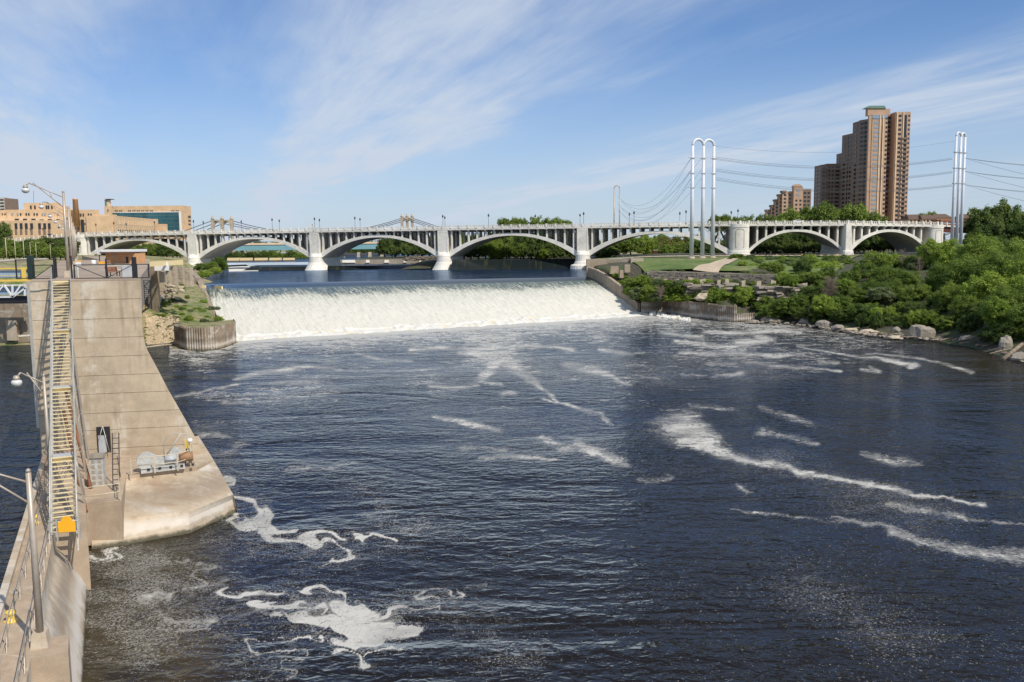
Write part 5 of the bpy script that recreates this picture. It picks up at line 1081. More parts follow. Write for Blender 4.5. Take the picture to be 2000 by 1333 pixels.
RP = [(41.6, 280.3), (pz(1302, 614, 0)[0], pz(1302, 614, 0)[1]), (pz(1334, 619, 0)[0], pz(1334, 619, 0)[1]), (pz(1352, 622, 0)[0], pz(1352, 622, 0)[1]), (pz(1384, 624.5, 0)[0], pz(1384, 624.5, 0)[1]), (pz(1403, 628, 0)[0], pz(1403, 628, 0)[1]), (pz(1437, 630, 0)[0], pz(1437, 630, 0)[1])]
tz_ = [4.4, 5.2, 5.1, 5.0, 4.9, 4.8]
for (a, b), z in zip(zip(RP[:-1], RP[1:]), tz_): sheet_wall(sr_, a, b, z)
sheet_wall(sr_, (RP[-1][0] + .1, RP[-1][1]), (pz(1474, 628, 0)[0], pz(1474, 628, 0)[1]), 2.5)
sheet_wall(sr_, RP[-1], (RP[-1][0] + .8, RP[-1][1] + 5), 4.8)

# old masonry wall on the right plateau, course by course ------------
def P3b(p, z): return np.array([p[0], p[1], z])
mw = empty('masonry_wall', (46, 285, 10), 'long dark old masonry wall holding up the lawn', 'wall'); wa, wb = np.array([44.5, 286.5]), np.array([97, 262.5]); Lw = np.linalg.norm(wb - wa); wd = (wb - wa) / Lw
_c = [P3b(wa + np.array([.3, .8]), 7), P3b(wb + np.array([.3, .8]), 7), P3b(wb + np.array([1.0, 3.2]), 7), P3b(wa + np.array([1.0, 3.2]), 7)]
MB().hexa(_c, [p + np.array([0, 0, z - 7]) for p, z in zip(_c, (13.8, 12.3, 12.3, 13.8))]).build('wall_core', 'dark_stone', mw)
rr = random.Random(5); big = MB(); cnt = 0; rzw = math.atan2(wd[1], wd[0])
for ci in range(10):
    x = 0
    while x < Lw:
        w = rr.uniform(.5, 1.5); c = wa + wd * (x + w / 2); zt = 13.85 - 1.5 * (x / Lw) ; h = .42; z = zt - .25 - ci * .44
        mb = MB().box((c[0], c[1] + rr.uniform(-.16, .1), z + rr.uniform(-.03, .03)), (w * .95, 1.4, h * rr.uniform(.8, 1)), rzw)
        if ci in (1, 4) and cnt < 290 and w > .8: mb.build('stone', 'dark_stone' if rr.random() < .75 else 'ruin_stone', mw); cnt += 1
        else: big.v += [v for v in mb.v]; k = len(big.v) - 8; big.f += [tuple(i + k for i in f) for f in mb.f]; big.sm += mb.sm
        x += w
big.build('stone_course', 'dark_stone', mw, kind='stuff')
for i, (u, v) in enumerate(((1300, 546), (1323, 547), (1349, 549), (1372, 550), (1404, 549), (1420, 549), (1452, 550), (1482, 553), (1510, 554), (1572, 556))):
    Y = 279 - (u - 1300) * .06; p = py(u, v + 3, Y - 3.5); k_s = [.7, .75, 1.2, 1.25, .7, .8, .75, .95, 1.05, .9][i]
    mb = MB().hexa([p + np.array([-.75, -.3, -1.6]) * k_s, p + np.array([.6, -.5, -1.6]) * k_s, p + np.array([.85, 1.6, -1.6]) * k_s, p + np.array([-.7, 1.6, -1.6]) * k_s], [p + np.array([-.6, 0, .5 + .5 * (i % 3)]) * k_s, p + np.array([.75, -.2, 1.1]) * k_s, p + np.array([.7, 1.6, .9]) * k_s, p + np.array([-.7, 1.6, .7]) * k_s])
    mb.build('stone_stub', 'ruin_stone', None, ['first', 'second', 'third', 'fourth', 'fifth', 'sixth', 'seventh', 'eighth', 'ninth', 'last'][i] + ' pale stone stub from the left on the ledge below the masonry wall', 'stone block', 'stone stubs on the ledge')
# rock ledges
def ledge(u0, u1, vt, vb, Y, label, mat='dark_stone', n=9):
    e = empty('rock_ledge', py((u0 + u1) / 2, vb, Y), label, 'rock'); rr = random.Random(int(u0)); x = u0
    while x < u1:
        w = rr.uniform(8, 20); a = py(x, vb, Y + rr.uniform(-.8, .8)); b = py(min(x + w, u1 + 4), vt + rr.uniform(-3, 3), Y); W = b[0] - a[0]; z0 = a[2] - .8; z1 = b[2]
        zc = z0
        while zc < z1:
            h = rr.uniform(.3, .75); cx_ = (a[0] + b[0]) / 2 + rr.uniform(-.5, .5); yy = a[1] + rr.uniform(-.9, .9); w2 = W * rr.uniform(.5, .75); MB().hexa([(cx_ - w2 + rr.uniform(-.3, .3), yy - 1.2 + rr.uniform(-.4, .4), zc), (cx_ + w2 + rr.uniform(-.3, .3), yy - 1.2 + rr.uniform(-.4, .4), zc), (cx_ + w2, yy + 4, zc), (cx_ - w2, yy + 4, zc)], [(cx_ - w2 + rr.uniform(-.3, .3), yy - 1.3 + rr.uniform(-.4, .4), zc + h * rr.uniform(.8, 1)), (cx_ + w2 + rr.uniform(-.3, .3), yy - 1.3 + rr.uniform(-.4, .4), zc + h * rr.uniform(.8, 1)), (cx_ + w2, yy + 4, zc + h), (cx_ - w2, yy + 4, zc + h)]).build('stone', mat, e); zc += h * .93
        x += w
ledge(1340, 1392, 557, 572, 268, 'sunlit rock ledge below the third and fourth stone stubs', 'dark_stone'); ledge(1404, 1460, 559, 578, 264, 'dark rock face in the middle of the bank', 'dark_stone'); ledge(1480, 1570, 562, 590, 257, 'overhanging dark rock face with a sandy patch', 'dark_stone')
p = py(1373, 583, 262); mb = MB(); blob(mb, tuple(p), 2.4, 1.5, 1.5, 5, 9, 6); mb.build('boulder', 'ruin_stone', None, 'pale boulder between the bushes above the sheet piles', 'boulder')

# ------------------------------------------------------------------ arch bridge
dX, dZ = 67.0, -15.7
PB = [(-228.0, 472.7), (-165.7, 457.0), (-98.6, 441.3), (-32.9, 426.0), (33.6, 410.0), (102.5, 394.0), (149.4, 390.5), (195.5, 400.5)]
# exact columns measured on the photograph, so every pier stands where its pixel column meets the bridge line
PU = [152, 380, 618, 868, 1140, 1446, 1655, 1829]
PB = [((u - 1000 - (0 if i else 0)) / FPX * y * 0.995 if i else -231.0, y) for i, (u, (x, y)) in enumerate(zip(PU, PB))]
BIG = {0, 5, 7}; DZ = [30.4, 30.7, 30.8, 30.9, 30.9, 30.9, 30.4, 29.6]      # deck edge top (rail stands on it)
br = empty('arch_bridge', (PB[3][0], PB[3][1], 11), 'long white concrete arch bridge with open spandrels crossing the river', 'bridge')
BW = 22.0
def seg_frame(i):
    a = np.array([*PB[i], 0.0]); b = np.array([*PB[i + 1], 0.0]); L = np.linalg.norm(b - a); t = (b - a) / L; n = np.array([-t[1], t[0], 0.0]); return a, b, L, t, n
BZ0 = 27.0
post_me = MB().box((0, -.1, .62), (.7, .7, 1.6)).mesh('railing_post'); post_me.materials.append(MATS['pale_concrete'])
brk_me = MB().hexa([(-.3, -.9, -.35), (.3, -.9, -.35), (.3, .6, -1.3), (-.3, .6, -1.3)], [(-.3, -1.0, 0), (.3, -1.0, 0), (.3, .6, 0), (-.3, .6, 0)]).mesh('bracket'); brk_me.materials.append(MATS['pale_concrete'])
n_posts = 0
def P3(p, z): return np.array([p[0], p[1], z])
for i in range(7):
    a, b, L, t, n = seg_frame(i); rz = math.atan2(t[1], t[0]); big = L > 55; nb = 16 if big else (12 if i == 5 else 12); nb = {0: 14}.get(i, nb)
    z0, z1 = DZ[i], DZ[i + 1]
    def zd(s): return z0 + (z1 - z0) * s / L
    # deck slab, fascia, far fascia
    for off, w, h, nm, mt in ((-1.0, .6, 1.0, 'fascia', 'pale_concrete'), (BW + .4, .6, 1.0, 'fascia', 'pale_concrete')):
        p, q = a + n * off, b + n * off; MB().hexa([P3(p, z0 - h), P3(q, z1 - h), P3(q + n * w, z1 - h), P3(p + n * w, z0 - h)], [P3(p, z0), P3(q, z1), P3(q + n * w, z1), P3(p + n * w, z0)]).build(nm, mt, br)
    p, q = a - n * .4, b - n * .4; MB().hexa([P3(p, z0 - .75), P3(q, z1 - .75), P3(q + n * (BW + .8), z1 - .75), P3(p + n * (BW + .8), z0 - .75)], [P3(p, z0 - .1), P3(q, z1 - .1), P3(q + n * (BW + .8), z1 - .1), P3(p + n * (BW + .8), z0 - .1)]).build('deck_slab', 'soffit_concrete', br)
    for off in (-.85, BW + .55):
        p, q = a + n * off, b + n * off; MB().hexa([P3(p, z0 + .95), P3(q, z1 + .95), P3(q + n * .3, z1 + .95), P3(p + n * .3, z0 + .95)], [P3(p, z0 + 1.12), P3(q, z1 + 1.12), P3(q + n * .3, z1 + 1.12), P3(p + n * .3, z0 + 1.12)]).build('top_rail', 'pale_concrete', br)
        bm_ = MB(); k = int(L / .9)
        for j in range(k): s = (j + .5) * L / k; c = a + t * s + n * (off + .15); bm_.box((c[0], c[1], zd(s) + .5), (.30, .18, .95), rz)
        bm_.build('baluster', 'pale_concrete', br, kind='stuff')
    for j in range(nb + 1 if i == 6 else nb):
        s = L * j / nb; c = a + t * s; piece('railing_post', post_me, br, P3(c - n * .72, zd(s)), rz); piece('bracket', brk_me, br, P3(c - n * .0, zd(s) - .95), rz)
    # arch ring
    hw0 = {0: 3.8, 5: 4.2, 7: 3.6}.get(i, 2.6); hw1 = {5: 4.2, 7: 3.6, 0: 3.8}.get(i + 1, 2.6) if i + 1 not in (6,) else 1.5
    if i in (6,): hw0 = 1.5
    if i == 5: hw1 = 1.5
    s0, s1 = hw0 - .4, L - hw1 + .4; half = (s1 - s0) / 2; mid = (s0 + s1) / 2
    zin_c, zin_s, zex_c, zex_s = (27.0, 16.3, 28.1, 18.6) if big else (27.1 if i == 5 else 26.6, 17.2 if i == 5 else 16.5, 28.1 if i == 5 else 27.6, 18.0)
    def arc(zc, zs, hf):
        rise = zc - zs; R = (hf * hf + rise * rise) / (2 * rise); return lambda x: zc - R + math.sqrt(max(R * R - x * x, 0))
    fi, fe_ = arc(zin_c, zin_s, half), arc(zex_c, zex_s, half + .8)
    NSG = 40; ptsA = [(mid + half * (2 * k / NSG - 1)) for k in range(NSG + 1)]
    barrel = MB(); fr = [P3(a + t * s + n * .35, fi(s - mid)) for s in ptsA] ; bk_ = [p + n * (BW - .7) for p in fr]; tp = [P3(a + t * s + n * .35, fe_(s - mid)) for s in ptsA]; tb = [p + n * (BW - .7) for p in tp]
    vs = fr + bk_ + tp + tb; m = len(fr); barrel.add(vs, [(k, m + k, m + k + 1, k + 1) for k in range(m - 1)] + [(2 * m + k, 2 * m + k + 1, 3 * m + k + 1, 3 * m + k) for k in range(m - 1)] + [(k, k + 1, 2 * m + k + 1, 2 * m + k) for k in range(m - 1)] + [(m + k + 1, m + k, 3 * m + k, 3 * m + k + 1) for k in range(m - 1)], True)
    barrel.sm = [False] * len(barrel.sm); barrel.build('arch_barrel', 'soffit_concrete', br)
    ring_ = MB()
    o0 = n * .02; fr2 = [p - n * .33 for p in fr]; tp2 = [P3(a + t * s + n * .02, fe_(s - mid) + .12) for s in ptsA]
    fr3 = [p + n * .31 for p in fr2]; tp3 = [p + n * .5 for p in tp2]; fr2 = [p - np.array([0, 0, .04]) for p in fr2]
    vs = fr2 + tp2 + tp3 + fr3; ring_.add(vs, [(k, k + 1, m + k + 1, m + k) for k in range(m - 1)] + [(m + k, m + k + 1, 2 * m + k + 1, 2 * m + k) for k in range(m - 1)] + [(k + 1, k, 3 * m + k, 3 * m + k + 1) for k in range(m - 1)])
    ring_.build('arch_ring', 'pale_concrete', br)
    # spandrel columns and cross walls
    for j in range(1, nb):
        s = L * j / nb
        if s < hw0 + 1.0 or s > L - hw1 - 1.0: continue
        zb_ = fe_(s - mid) if abs(s - mid) < half + .7 else 17.5; zt_ = zd(s) - .95
        if zt_ - zb_ < .35: continue
        rows_ = (0.1, 7.0, 14.2, BW - 1.1) if big else (0.1, BW - 1.1)
        for off in rows_:
            c = a + t * s + n * (off + .45); w = .75 if off < 1 else .9; dp = .95
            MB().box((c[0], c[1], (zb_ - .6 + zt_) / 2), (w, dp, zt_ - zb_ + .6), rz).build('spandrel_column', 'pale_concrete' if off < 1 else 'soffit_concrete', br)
        if big: 
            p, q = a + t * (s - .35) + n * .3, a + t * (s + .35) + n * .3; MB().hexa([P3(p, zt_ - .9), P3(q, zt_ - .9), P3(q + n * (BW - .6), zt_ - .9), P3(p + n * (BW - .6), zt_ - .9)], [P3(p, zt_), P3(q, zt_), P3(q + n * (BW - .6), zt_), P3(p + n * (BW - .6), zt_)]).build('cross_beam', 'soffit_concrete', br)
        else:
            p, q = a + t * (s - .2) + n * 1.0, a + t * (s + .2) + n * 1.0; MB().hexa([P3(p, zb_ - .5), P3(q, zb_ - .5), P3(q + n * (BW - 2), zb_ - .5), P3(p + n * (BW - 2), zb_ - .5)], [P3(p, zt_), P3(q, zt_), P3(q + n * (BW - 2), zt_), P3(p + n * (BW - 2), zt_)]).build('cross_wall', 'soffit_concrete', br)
    # longitudinal beams
    for off in (3.0, 10.5, 18.0):
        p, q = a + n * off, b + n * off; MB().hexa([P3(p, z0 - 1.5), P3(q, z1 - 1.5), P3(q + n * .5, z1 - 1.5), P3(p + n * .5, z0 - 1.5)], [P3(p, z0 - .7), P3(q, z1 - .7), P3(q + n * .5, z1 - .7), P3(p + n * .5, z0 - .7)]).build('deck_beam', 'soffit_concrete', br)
for i in range(8):
    c = np.array([*PB[i], 0.0]); a, b, L, t, n = seg_frame(min(max(i - 1, 0), 6)); a2, b2, L2, t2, n2 = seg_frame(min(i, 6)); t = (t + t2); t /= np.linalg.norm(t); n = np.array([-t[1], t[0], 0]); rz = math.atan2(t[1], t[0]); zt = DZ[i] - .95
    zbase = {0: 16.5, 1: 10.5, 2: 10.9, 3: 10.9, 4: 12.5, 5: 15.8, 6: 15.8, 7: 15.0}[i]
    pr = empty if False else None; mb = MB()
    if i in BIG:
        hw = {0: 3.8, 5: 4.2, 7: 3.6}[i]; prof = []
        def bow(hw_, f, z): return [P3(c + t * (hw_ * math.cos(q)) + n * (.3 - f * math.sin(q)), z) for q in np.linspace(math.pi, 0, 17)] + [P3(c + t * hw_ + n * BW, z), P3(c - t * hw_ + n * BW, z)]
        lv = [(zbase, hw + .9, 3.2), (zbase + 1.6, hw + .7, 3.0), (zbase + 1.9, hw + .35, 2.7), (zbase + 2.9, hw + .3, 2.6), (zbase + 3.1, hw, 2.3), (zt - .8, hw, 2.3), (zt - .7, hw + .15, 2.5), (zt + .95, hw + .15, 2.5)]
        rings = [bow(h, f, z) for z, h, f in lv]; m = len(rings[0]); mb.add([p for r in rings for p in r], [(j * m + k, j * m + (k + 1) % m, (j + 1) * m + (k + 1) % m, (j + 1) * m + k) for j in range(len(rings) - 1) for k in range(m)]); k0 = (len(rings) - 1) * m; mb.add(rings[-1], [tuple(range(m))])
        pier = mb.build('pier', 'pale_concrete', br)
        pn = MB(); z_a, z_b = zbase + 4.6, zt - 2.2
        xs_ = [hw * .42 * math.cos(q) for q in np.linspace(math.pi, 0, 9)]; top = [(x, z_b + .8 * math.sin(q)) for x, q in zip(xs_, np.linspace(math.pi, 0, 9))]
        outl = [(-hw * .42, z_a)] + top + [(hw * .42, z_a)]
        for (x0, za), (x1, zb2) in zip(outl, outl[1:] + outl[:1]):
            f0 = 2.3 * math.sqrt(max(0, 1 - (x0 / hw) ** 2)); f1 = 2.3 * math.sqrt(max(0, 1 - (x1 / hw) ** 2)); pn.bar(P3(c + t * x0 + n * (.3 - f0 - .02), za), P3(c + t * x1 + n * (.3 - f1 - .02), zb2), .16)
        pn.build('panel_moulding', 'wing_concrete', pier)
    elif i == 6:
        lv = [(zbase, 2.6, -2.2), (zbase + 2.4, 2.3, -1.9), (zbase + 2.8, 2.0, -1.6), (zbase + 4.4, 1.95, -1.5), (zt + .95, 1.5, -1.0)]
        rings = [[P3(c - t * h + n * f, z), P3(c - t * h * .75 + n * (f - .8), z), P3(c + t * h * .75 + n * (f - .8), z), P3(c + t * h + n * f, z), P3(c + t * h + n * BW, z), P3(c - t * h + n * BW, z)] for z, h, f in lv]; m = 6
        mb.add([p for r in rings for p in r], [(j * m + k, j * m + (k + 1) % m, (j + 1) * m + (k + 1) % m, (j + 1) * m + k) for j in range(len(rings) - 1) for k in range(m)]); mb.add(rings[-1], [tuple(range(m))]); mb.build('pier', 'pale_concrete', br)
    else:
        # flared cutwater: half-octagon nose fading into rectangular shaft
        def sec(hw_, f, z): return [P3(c + t * (hw_ * math.cos(q)) + n * (.2 - f * math.sin(q)), z) for q in np.linspace(math.pi, 0, 13)] + [P3(c + t * hw_ + n * BW, z), P3(c - t * hw_ + n * BW, z)]
        lv = [(zbase - 1.5, 6.0, 6.2), (zbase + .2, 5.75, 5.8), (zbase + .4, 5.5, 5.5), (13.4, 4.25, 4.4), (14.6, 3.7, 3.9), (14.7, 3.5, 3.6), (17.0, 3.3, 3.4), (17.2, 3.15, 3.2), (17.25, 3.35, 3.4), (17.9, 3.3, 3.3), (18.0, 3.0, 3.0), (18.9, 2.9, 2.3), (19.4, 2.75, 1.2)]
        rings = [sec(h, f, z) for z, h, f in lv]; m = len(rings[0]); mb.add([p for r in rings for p in r], [(j * m + k, j * m + (k + 1) % m, (j + 1) * m + (k + 1) % m, (j + 1) * m + k) for j in range(len(rings) - 1) for k in range(m)]); mb.add(rings[-1], [tuple(range(m))])
        pier = mb.build('pier', 'pale_concrete', br)
        sh_ = MB(); cc = c - n * .6; z_lo = 19.2
        for (w, f0, f1) in ((2.55, -.9, BW),):
            p = [c - t * w + n * f0, c + t * w + n * f0, c + t * w + n * f1, c - t * w + n * f1]; q = [c - t * (w * .96) + n * f0, c + t * (w * .96) + n * f0, c + t * (w * .96) + n * f1, c - t * (w * .96) + n * f1]; sh_.hexa([P3(x, z_lo) for x in p], [P3(x, zt + .1) for x in q])
        sh_.build('pier_shaft', 'pale_concrete', pier)
        pl = MB()
        for x in (-2.25, 2.25): q = c + t * x - n * .98; pl.hexa([P3(q - t * .28, z_lo), P3(q + t * .28, z_lo), P3(q + t * .28 + n * .1, z_lo), P3(q - t * .28 + n * .1, z_lo)], [P3(q - t * .28, zt - .2), P3(q + t * .28, zt - .2), P3(q + t * .28 + n * .1, zt - .2), P3(q - t * .28 + n * .1, zt - .2)])
        q = c - n * .98; pl.hexa([P3(q - t * 1.95, zt - 1.2), P3(q + t * 1.95, zt - 1.2), P3(q + t * 1.95 + n * .1, zt - 1.2), P3(q - t * 1.95 + n * .1, zt - 1.2)], [P3(q - t * 1.95, zt - .2), P3(q + t * 1.95, zt - .2), P3(q + t * 1.95 + n * .1, zt - .2), P3(q - t * 1.95 + n * .1, zt - .2)])
        pl.build('pilaster', 'pale_concrete', pier)
# plain girder approaches at both ends
for (u0, y0, u1, y1, z0, z1, vv, lab) in ((8, 520, 148, 477, 27.3, 30.2, 0, 'l'), (1834, 402, 1968, 440, 29.5, 28.0, 0, 'r')):
    p = np.array([(u0 - 1000) / FPX * y0, y0, 0.0]); q = np.array([(u1 - 1000) / FPX * y1, y1, 0.0]); t = (q - p) / np.linalg.norm(q - p); n = np.array([-t[1], t[0], 0]); rz = math.atan2(t[1], t[0]); L = np.linalg.norm(q - p)
    MB().hexa([P3(p, z0 - .7), P3(q, z1 - .7), P3(q + n * BW, z1 - .7), P3(p + n * BW, z0 - .7)], [P3(p, z0), P3(q, z1), P3(q + n * BW, z1), P3(p + n * BW, z0)]).build('approach_deck', 'pale_concrete', br)
    MB().hexa([P3(p + n * .8, z0 - 3.2), P3(q + n * .8, z1 - 3.2), P3(q + n * 1.6, z1 - 3.2), P3(p + n * 1.6, z0 - 3.2)], [P3(p + n * .8, z0 - .7), P3(q + n * .8, z1 - .7), P3(q + n * 1.6, z1 - .7), P3(p + n * 1.6, z0 - .7)]).build('girder', 'red_girder', br)
    MB().hexa([P3(p, z0 + .8), P3(q, z1 + .8), P3(q + n * .25, z1 + .8), P3(p + n * .25, z0 + .8)], [P3(p, z0 + 1.0), P3(q, z1 + 1.0), P3(q + n * .25, z1 + 1.0), P3(p + n * .25, z0 + 1.0)]).build('top_rail', 'pale_concrete', br)
    k = int(L / 4.6)
    for j in range(k + 1): c = p + t * L * j / k; z = z0 + (z1 - z0) * j / k; piece('railing_post', post_me, br, P3(c, z), rz)
    for f in (.25, .6, .9): c = p + t * L * f + n * 2; MB().box((c[0], c[1], 20), (1.6, 1.6, 2 * (z0 - 21.5) if False else 14), rz).build('approach_pier', 'soffit_concrete', br)

# lamps on the bridge --------------------------------------------------
def bridge_xy(u):
    for i in range(7):
        a, b, L, t, n = seg_frame(i); m = (u - 1000) / FPX; # x = m*y
        den = (b[0] - a[0]) - m * (b[1] - a[1])
        s = (m * a[1] - a[0]) / den
        if -0.02 <= s <= 1.0: return a + (b - a) * s, DZ[i] + (DZ[i + 1] - DZ[i]) * s, n
    return a, DZ[-1], n
pl_ = empty('bridge_lamp', (0, 0, 0), 'dark ornamental lamp standard on the arch bridge railing', 'street lamp', 'ornamental lamps along the arch bridge'); pl_['_origin'] = [0, 0, 0]
MB().lathe((0, 0, 0), [(.28, 0), (.22, .6), (.1, .9), (.075, 5.2)], 8).build('pole', 'bronze_lamp', pl_); MB().lathe((0, 0, 5.1), [(.1, 0), (.32, .15), (.42, .8), (.3, 1.0), (.05, 1.5)], 8).build('lantern', 'bronze_lamp', pl_); register(pl_); first = True
for u, back in ((383, 0), (402, 1), (476, 1), (536, 0), (550, 1), (618.5, 0), (628, 1), (697, 0), (707, 1), (868, 0), (872, 1), (957, 0), (1048, 1), (1135, 1), (1142, 0), (1231, 1), (1240, 0), (1329, 1), (1341, 0), (1429, 1), (1442, 0), (228, 0), (252, 1), (307, 0), (172, 0), (193, 1)):
    c, z, n = bridge_xy(u); c = c + n * (BW + .6 if back else .4); c = np.array([(u - 1000) / FPX * c[1] * .995, c[1], z])
    if first: pl_.location = tuple(c); first = False
    else: copy_tree(pl_, c)
for u, lb in ((70, 'dark ornamental lamp on the left girder approach, left one'), (94, 'dark ornamental lamp on the left girder approach, right one')): copy_tree(pl_, ((u - 1000) / FPX * 500, 500, 28.6), label=lb)
# vehicles and small things on the deck
def car(p, rz, mat, label, van=False):
    e = empty('car', p, label, 'car'); c, s = math.cos(rz), math.sin(rz)
    def tr(pts): return [(p[0] + x * c - y * s, p[1] + x * s + y * c, p[2] + z) for x, y, z in pts]
    L, W = 4.6, 1.8; prof = [(-L / 2, .35), (-L / 2, .95), (-L / 2 + .7, 1.05), (-L / 2 + 1.3, 1.55), (L / 2 - 1.9, 1.6), (L / 2 - 1.1, 1.0), (L / 2, .85), (L / 2, .35)]
    mb = MB(); k = len(prof); vs = tr([(x, -W / 2, z) for x, z in prof] + [(x, W / 2, z) for x, z in prof]); mb.add(vs, [tuple(range(k)), tuple(reversed(range(k, 2 * k)))] + [(i, k + i, k + (i + 1) % k, (i + 1) % k) for i in range(k)]); mb.build('body', mat, e)
    g = MB(); g.add(tr([(-1.4, -W / 2 - .01, 1.1), (1.1, -W / 2 - .01, 1.08), (.5, -W / 2 - .01, 1.48), (-1.0, -W / 2 - .01, 1.46)]), [(0, 1, 2, 3)]); g.build('window', 'window_glass', e)
    for x in (-1.4, 1.4):
        for y in (-.8, .8): q = tr([(x, y - .1, .33), (x, y + .1, .33)]); MB().tube(q, .33, 10).build('wheel', 'rubber', e)
c, z, n = bridge_xy(1562); car(P3(c + n * 4.5, z + .3), math.atan2(n[1], n[0]) - math.pi / 2, 'car_white', 'white car driving over the arches in front of the tree row')
car(np.array([(108 - 1000) / FPX * 493, 493, 29.8]), -.27, 'car_dark', 'dark car on the left girder approach before the tan building')
c, z, n = bridge_xy(611.5); e = empty('construction_sign', P3(c, z), 'small pale upright sign frame on the bridge deck above the second pier', 'sign'); c = P3(c + n * 1.5, z)
for dx in (-.7, .5): MB().bar(c + np.array([dx, 0, 0]), c + np.array([dx, 0, 3.0]), .12).build('post', 'white_paint', e)
MB().box(tuple(c + np.array([-.1, 0, 2.4])), (1.6, .1, 1.6)).build('sign_board', 'pale_concrete', e)

# ------------------------------------------------------------------ pylons and lines
def loop_pylon(legs, zb, ztop, r, mat, label, foot=True, cross=True, nb=10, name='power_pylon', group=None):
    """legs: xy of the legs in order; neighbouring legs are joined by a half circle at the top"""
    e = empty(name, (*legs[0][:2], zb), label, 'pylon', group); legs = [np.array([*l, 0.0]) for l in legs]
    for i, l in enumerate(legs):
        top = ztop - np.linalg.norm(legs[1] - legs[0]) / 2
        MB().tube([P3(l, zb + .9), P3(l, top)], r, 14, r * .62).build('leg', mat, e)
        if foot: MB().lathe(P3(l, zb), [(r * 1.7, 0), (r * 1.6, 1.0), (r * 1.25, 1.15)], 14).build('footing', 'ruin_stone', e)
    for a, b in zip(legs[:-1], legs[1:]):
        m = (a + b) / 2; h = np.linalg.norm(b - a) / 2; d = (b - a) / (2 * h); MB().tube([P3(m + d * h * -math.cos(q), top + h * math.sin(q)) for q in np.linspace(0, math.pi, 15)], r * .6, 12).build('top_loop', mat, e)
    if cross:
        for f in (.845, .72, .6):
            z = zb + (ztop - zb) * (f - .0); 
            for l in legs: MB().box(tuple(P3(l, z)), (r * 1.7, r * 1.7, .35)).build('collar', 'grey_paint', e)
            o = (legs[-1] - legs[0]) / np.linalg.norm(legs[-1] - legs[0])
            for l in legs:
                MB().tube([P3(l - o * 1.9, z + .15), P3(l + o * 1.9, z + .15)], .07, 6).build('insulator', 'grey_paint', e)
    return e
YA = 330
legsA = [tuple(py(u, 505, YA + k * 1.5)[:2]) for k, u in enumerate((1350.5, 1371.5, 1391.5))]
zAt = float(py(1372, 272, YA)[2]); zAb = float(py(1371, 507.5, YA)[2])
# legs lean outwards with perspective only; they are plumb
loop_pylon(legsA, zAb, zAt, .80, 'pylon_white', 'nearer tall white pylon of three looped tubes standing on the lawn')
YB = 345
legsB = [tuple(py(u, 475, YB + k * 1.5)[:2]) for k, u in enumerate((1859, 1868, 1876))]
zBt = float(py(1871, 259, YB)[2]); zBb = 15.5
loop_pylon(legsB, zBb, zBt, .70, 'pylon_white', 'tall white pylon of three looped tubes rising from the trees at right', foot=False)
YC = 560
legsC = [tuple(py(u, 437, YC)[:2]) for u in (1199.5, 1210)]; zCt = float(py(1206, 363, YC)[2]); loop_pylon(legsC, 17, zCt, .48, 'lamp_pole', 'distant brown looped pylon beyond the arch bridge', cross=False)
def cable(a, b, sag, label, r=.042, group=None):
    a, b = np.array(a, float), np.array(b, float); pts = [a + (b - a) * t - np.array([0, 0, 4 * sag * t * (1 - t)]) for t in np.linspace(0, 1, 15)]
    MB().tube(pts, r, 4, caps=False).build('power_line', 'cable_dark', None, label, 'cable', group)
lvls = [('top', 307, 309), ('middle', 330, 335), ('lower', 347, 361)]
for nm, va, vb in lvls:
    for j, dy in enumerate((0, 3.0, 5.0)):
        A = py(1398, va + dy, YA + 3); B = py(1860, vb + dy * .6, YB); cable(A, B, 3.4, nm + ' power line strung between the two white pylons' + (', upper wire', ', second wire', ', lowest wire')[j])
        C2 = py(1884, vb, YB); D = py(2090, vb + 18 + dy * 1.0 + 28 * (j == 2), 240); cable(C2, D, .5, nm + ' power line leaving the right pylon towards the edge' + (', upper wire', ', second wire', ', steepest wire')[j])
    for j in range(3):
        A = py(1350 + 20 * (j % 2), va + 2, YA); B = py(1206 + 4 * j, (384 + (va - 307) * .62) + j * 4, YC); cable(A, B, 11.0 + j, nm + ' slack power line running back to the distant brown pylon' + (', first wire', ', second wire', ', third wire')[j], .045)
cable(py(1398, 286, YA), py(1866, 276, YB), 3.2, 'thin uppermost wire high between the white pylons', .03)

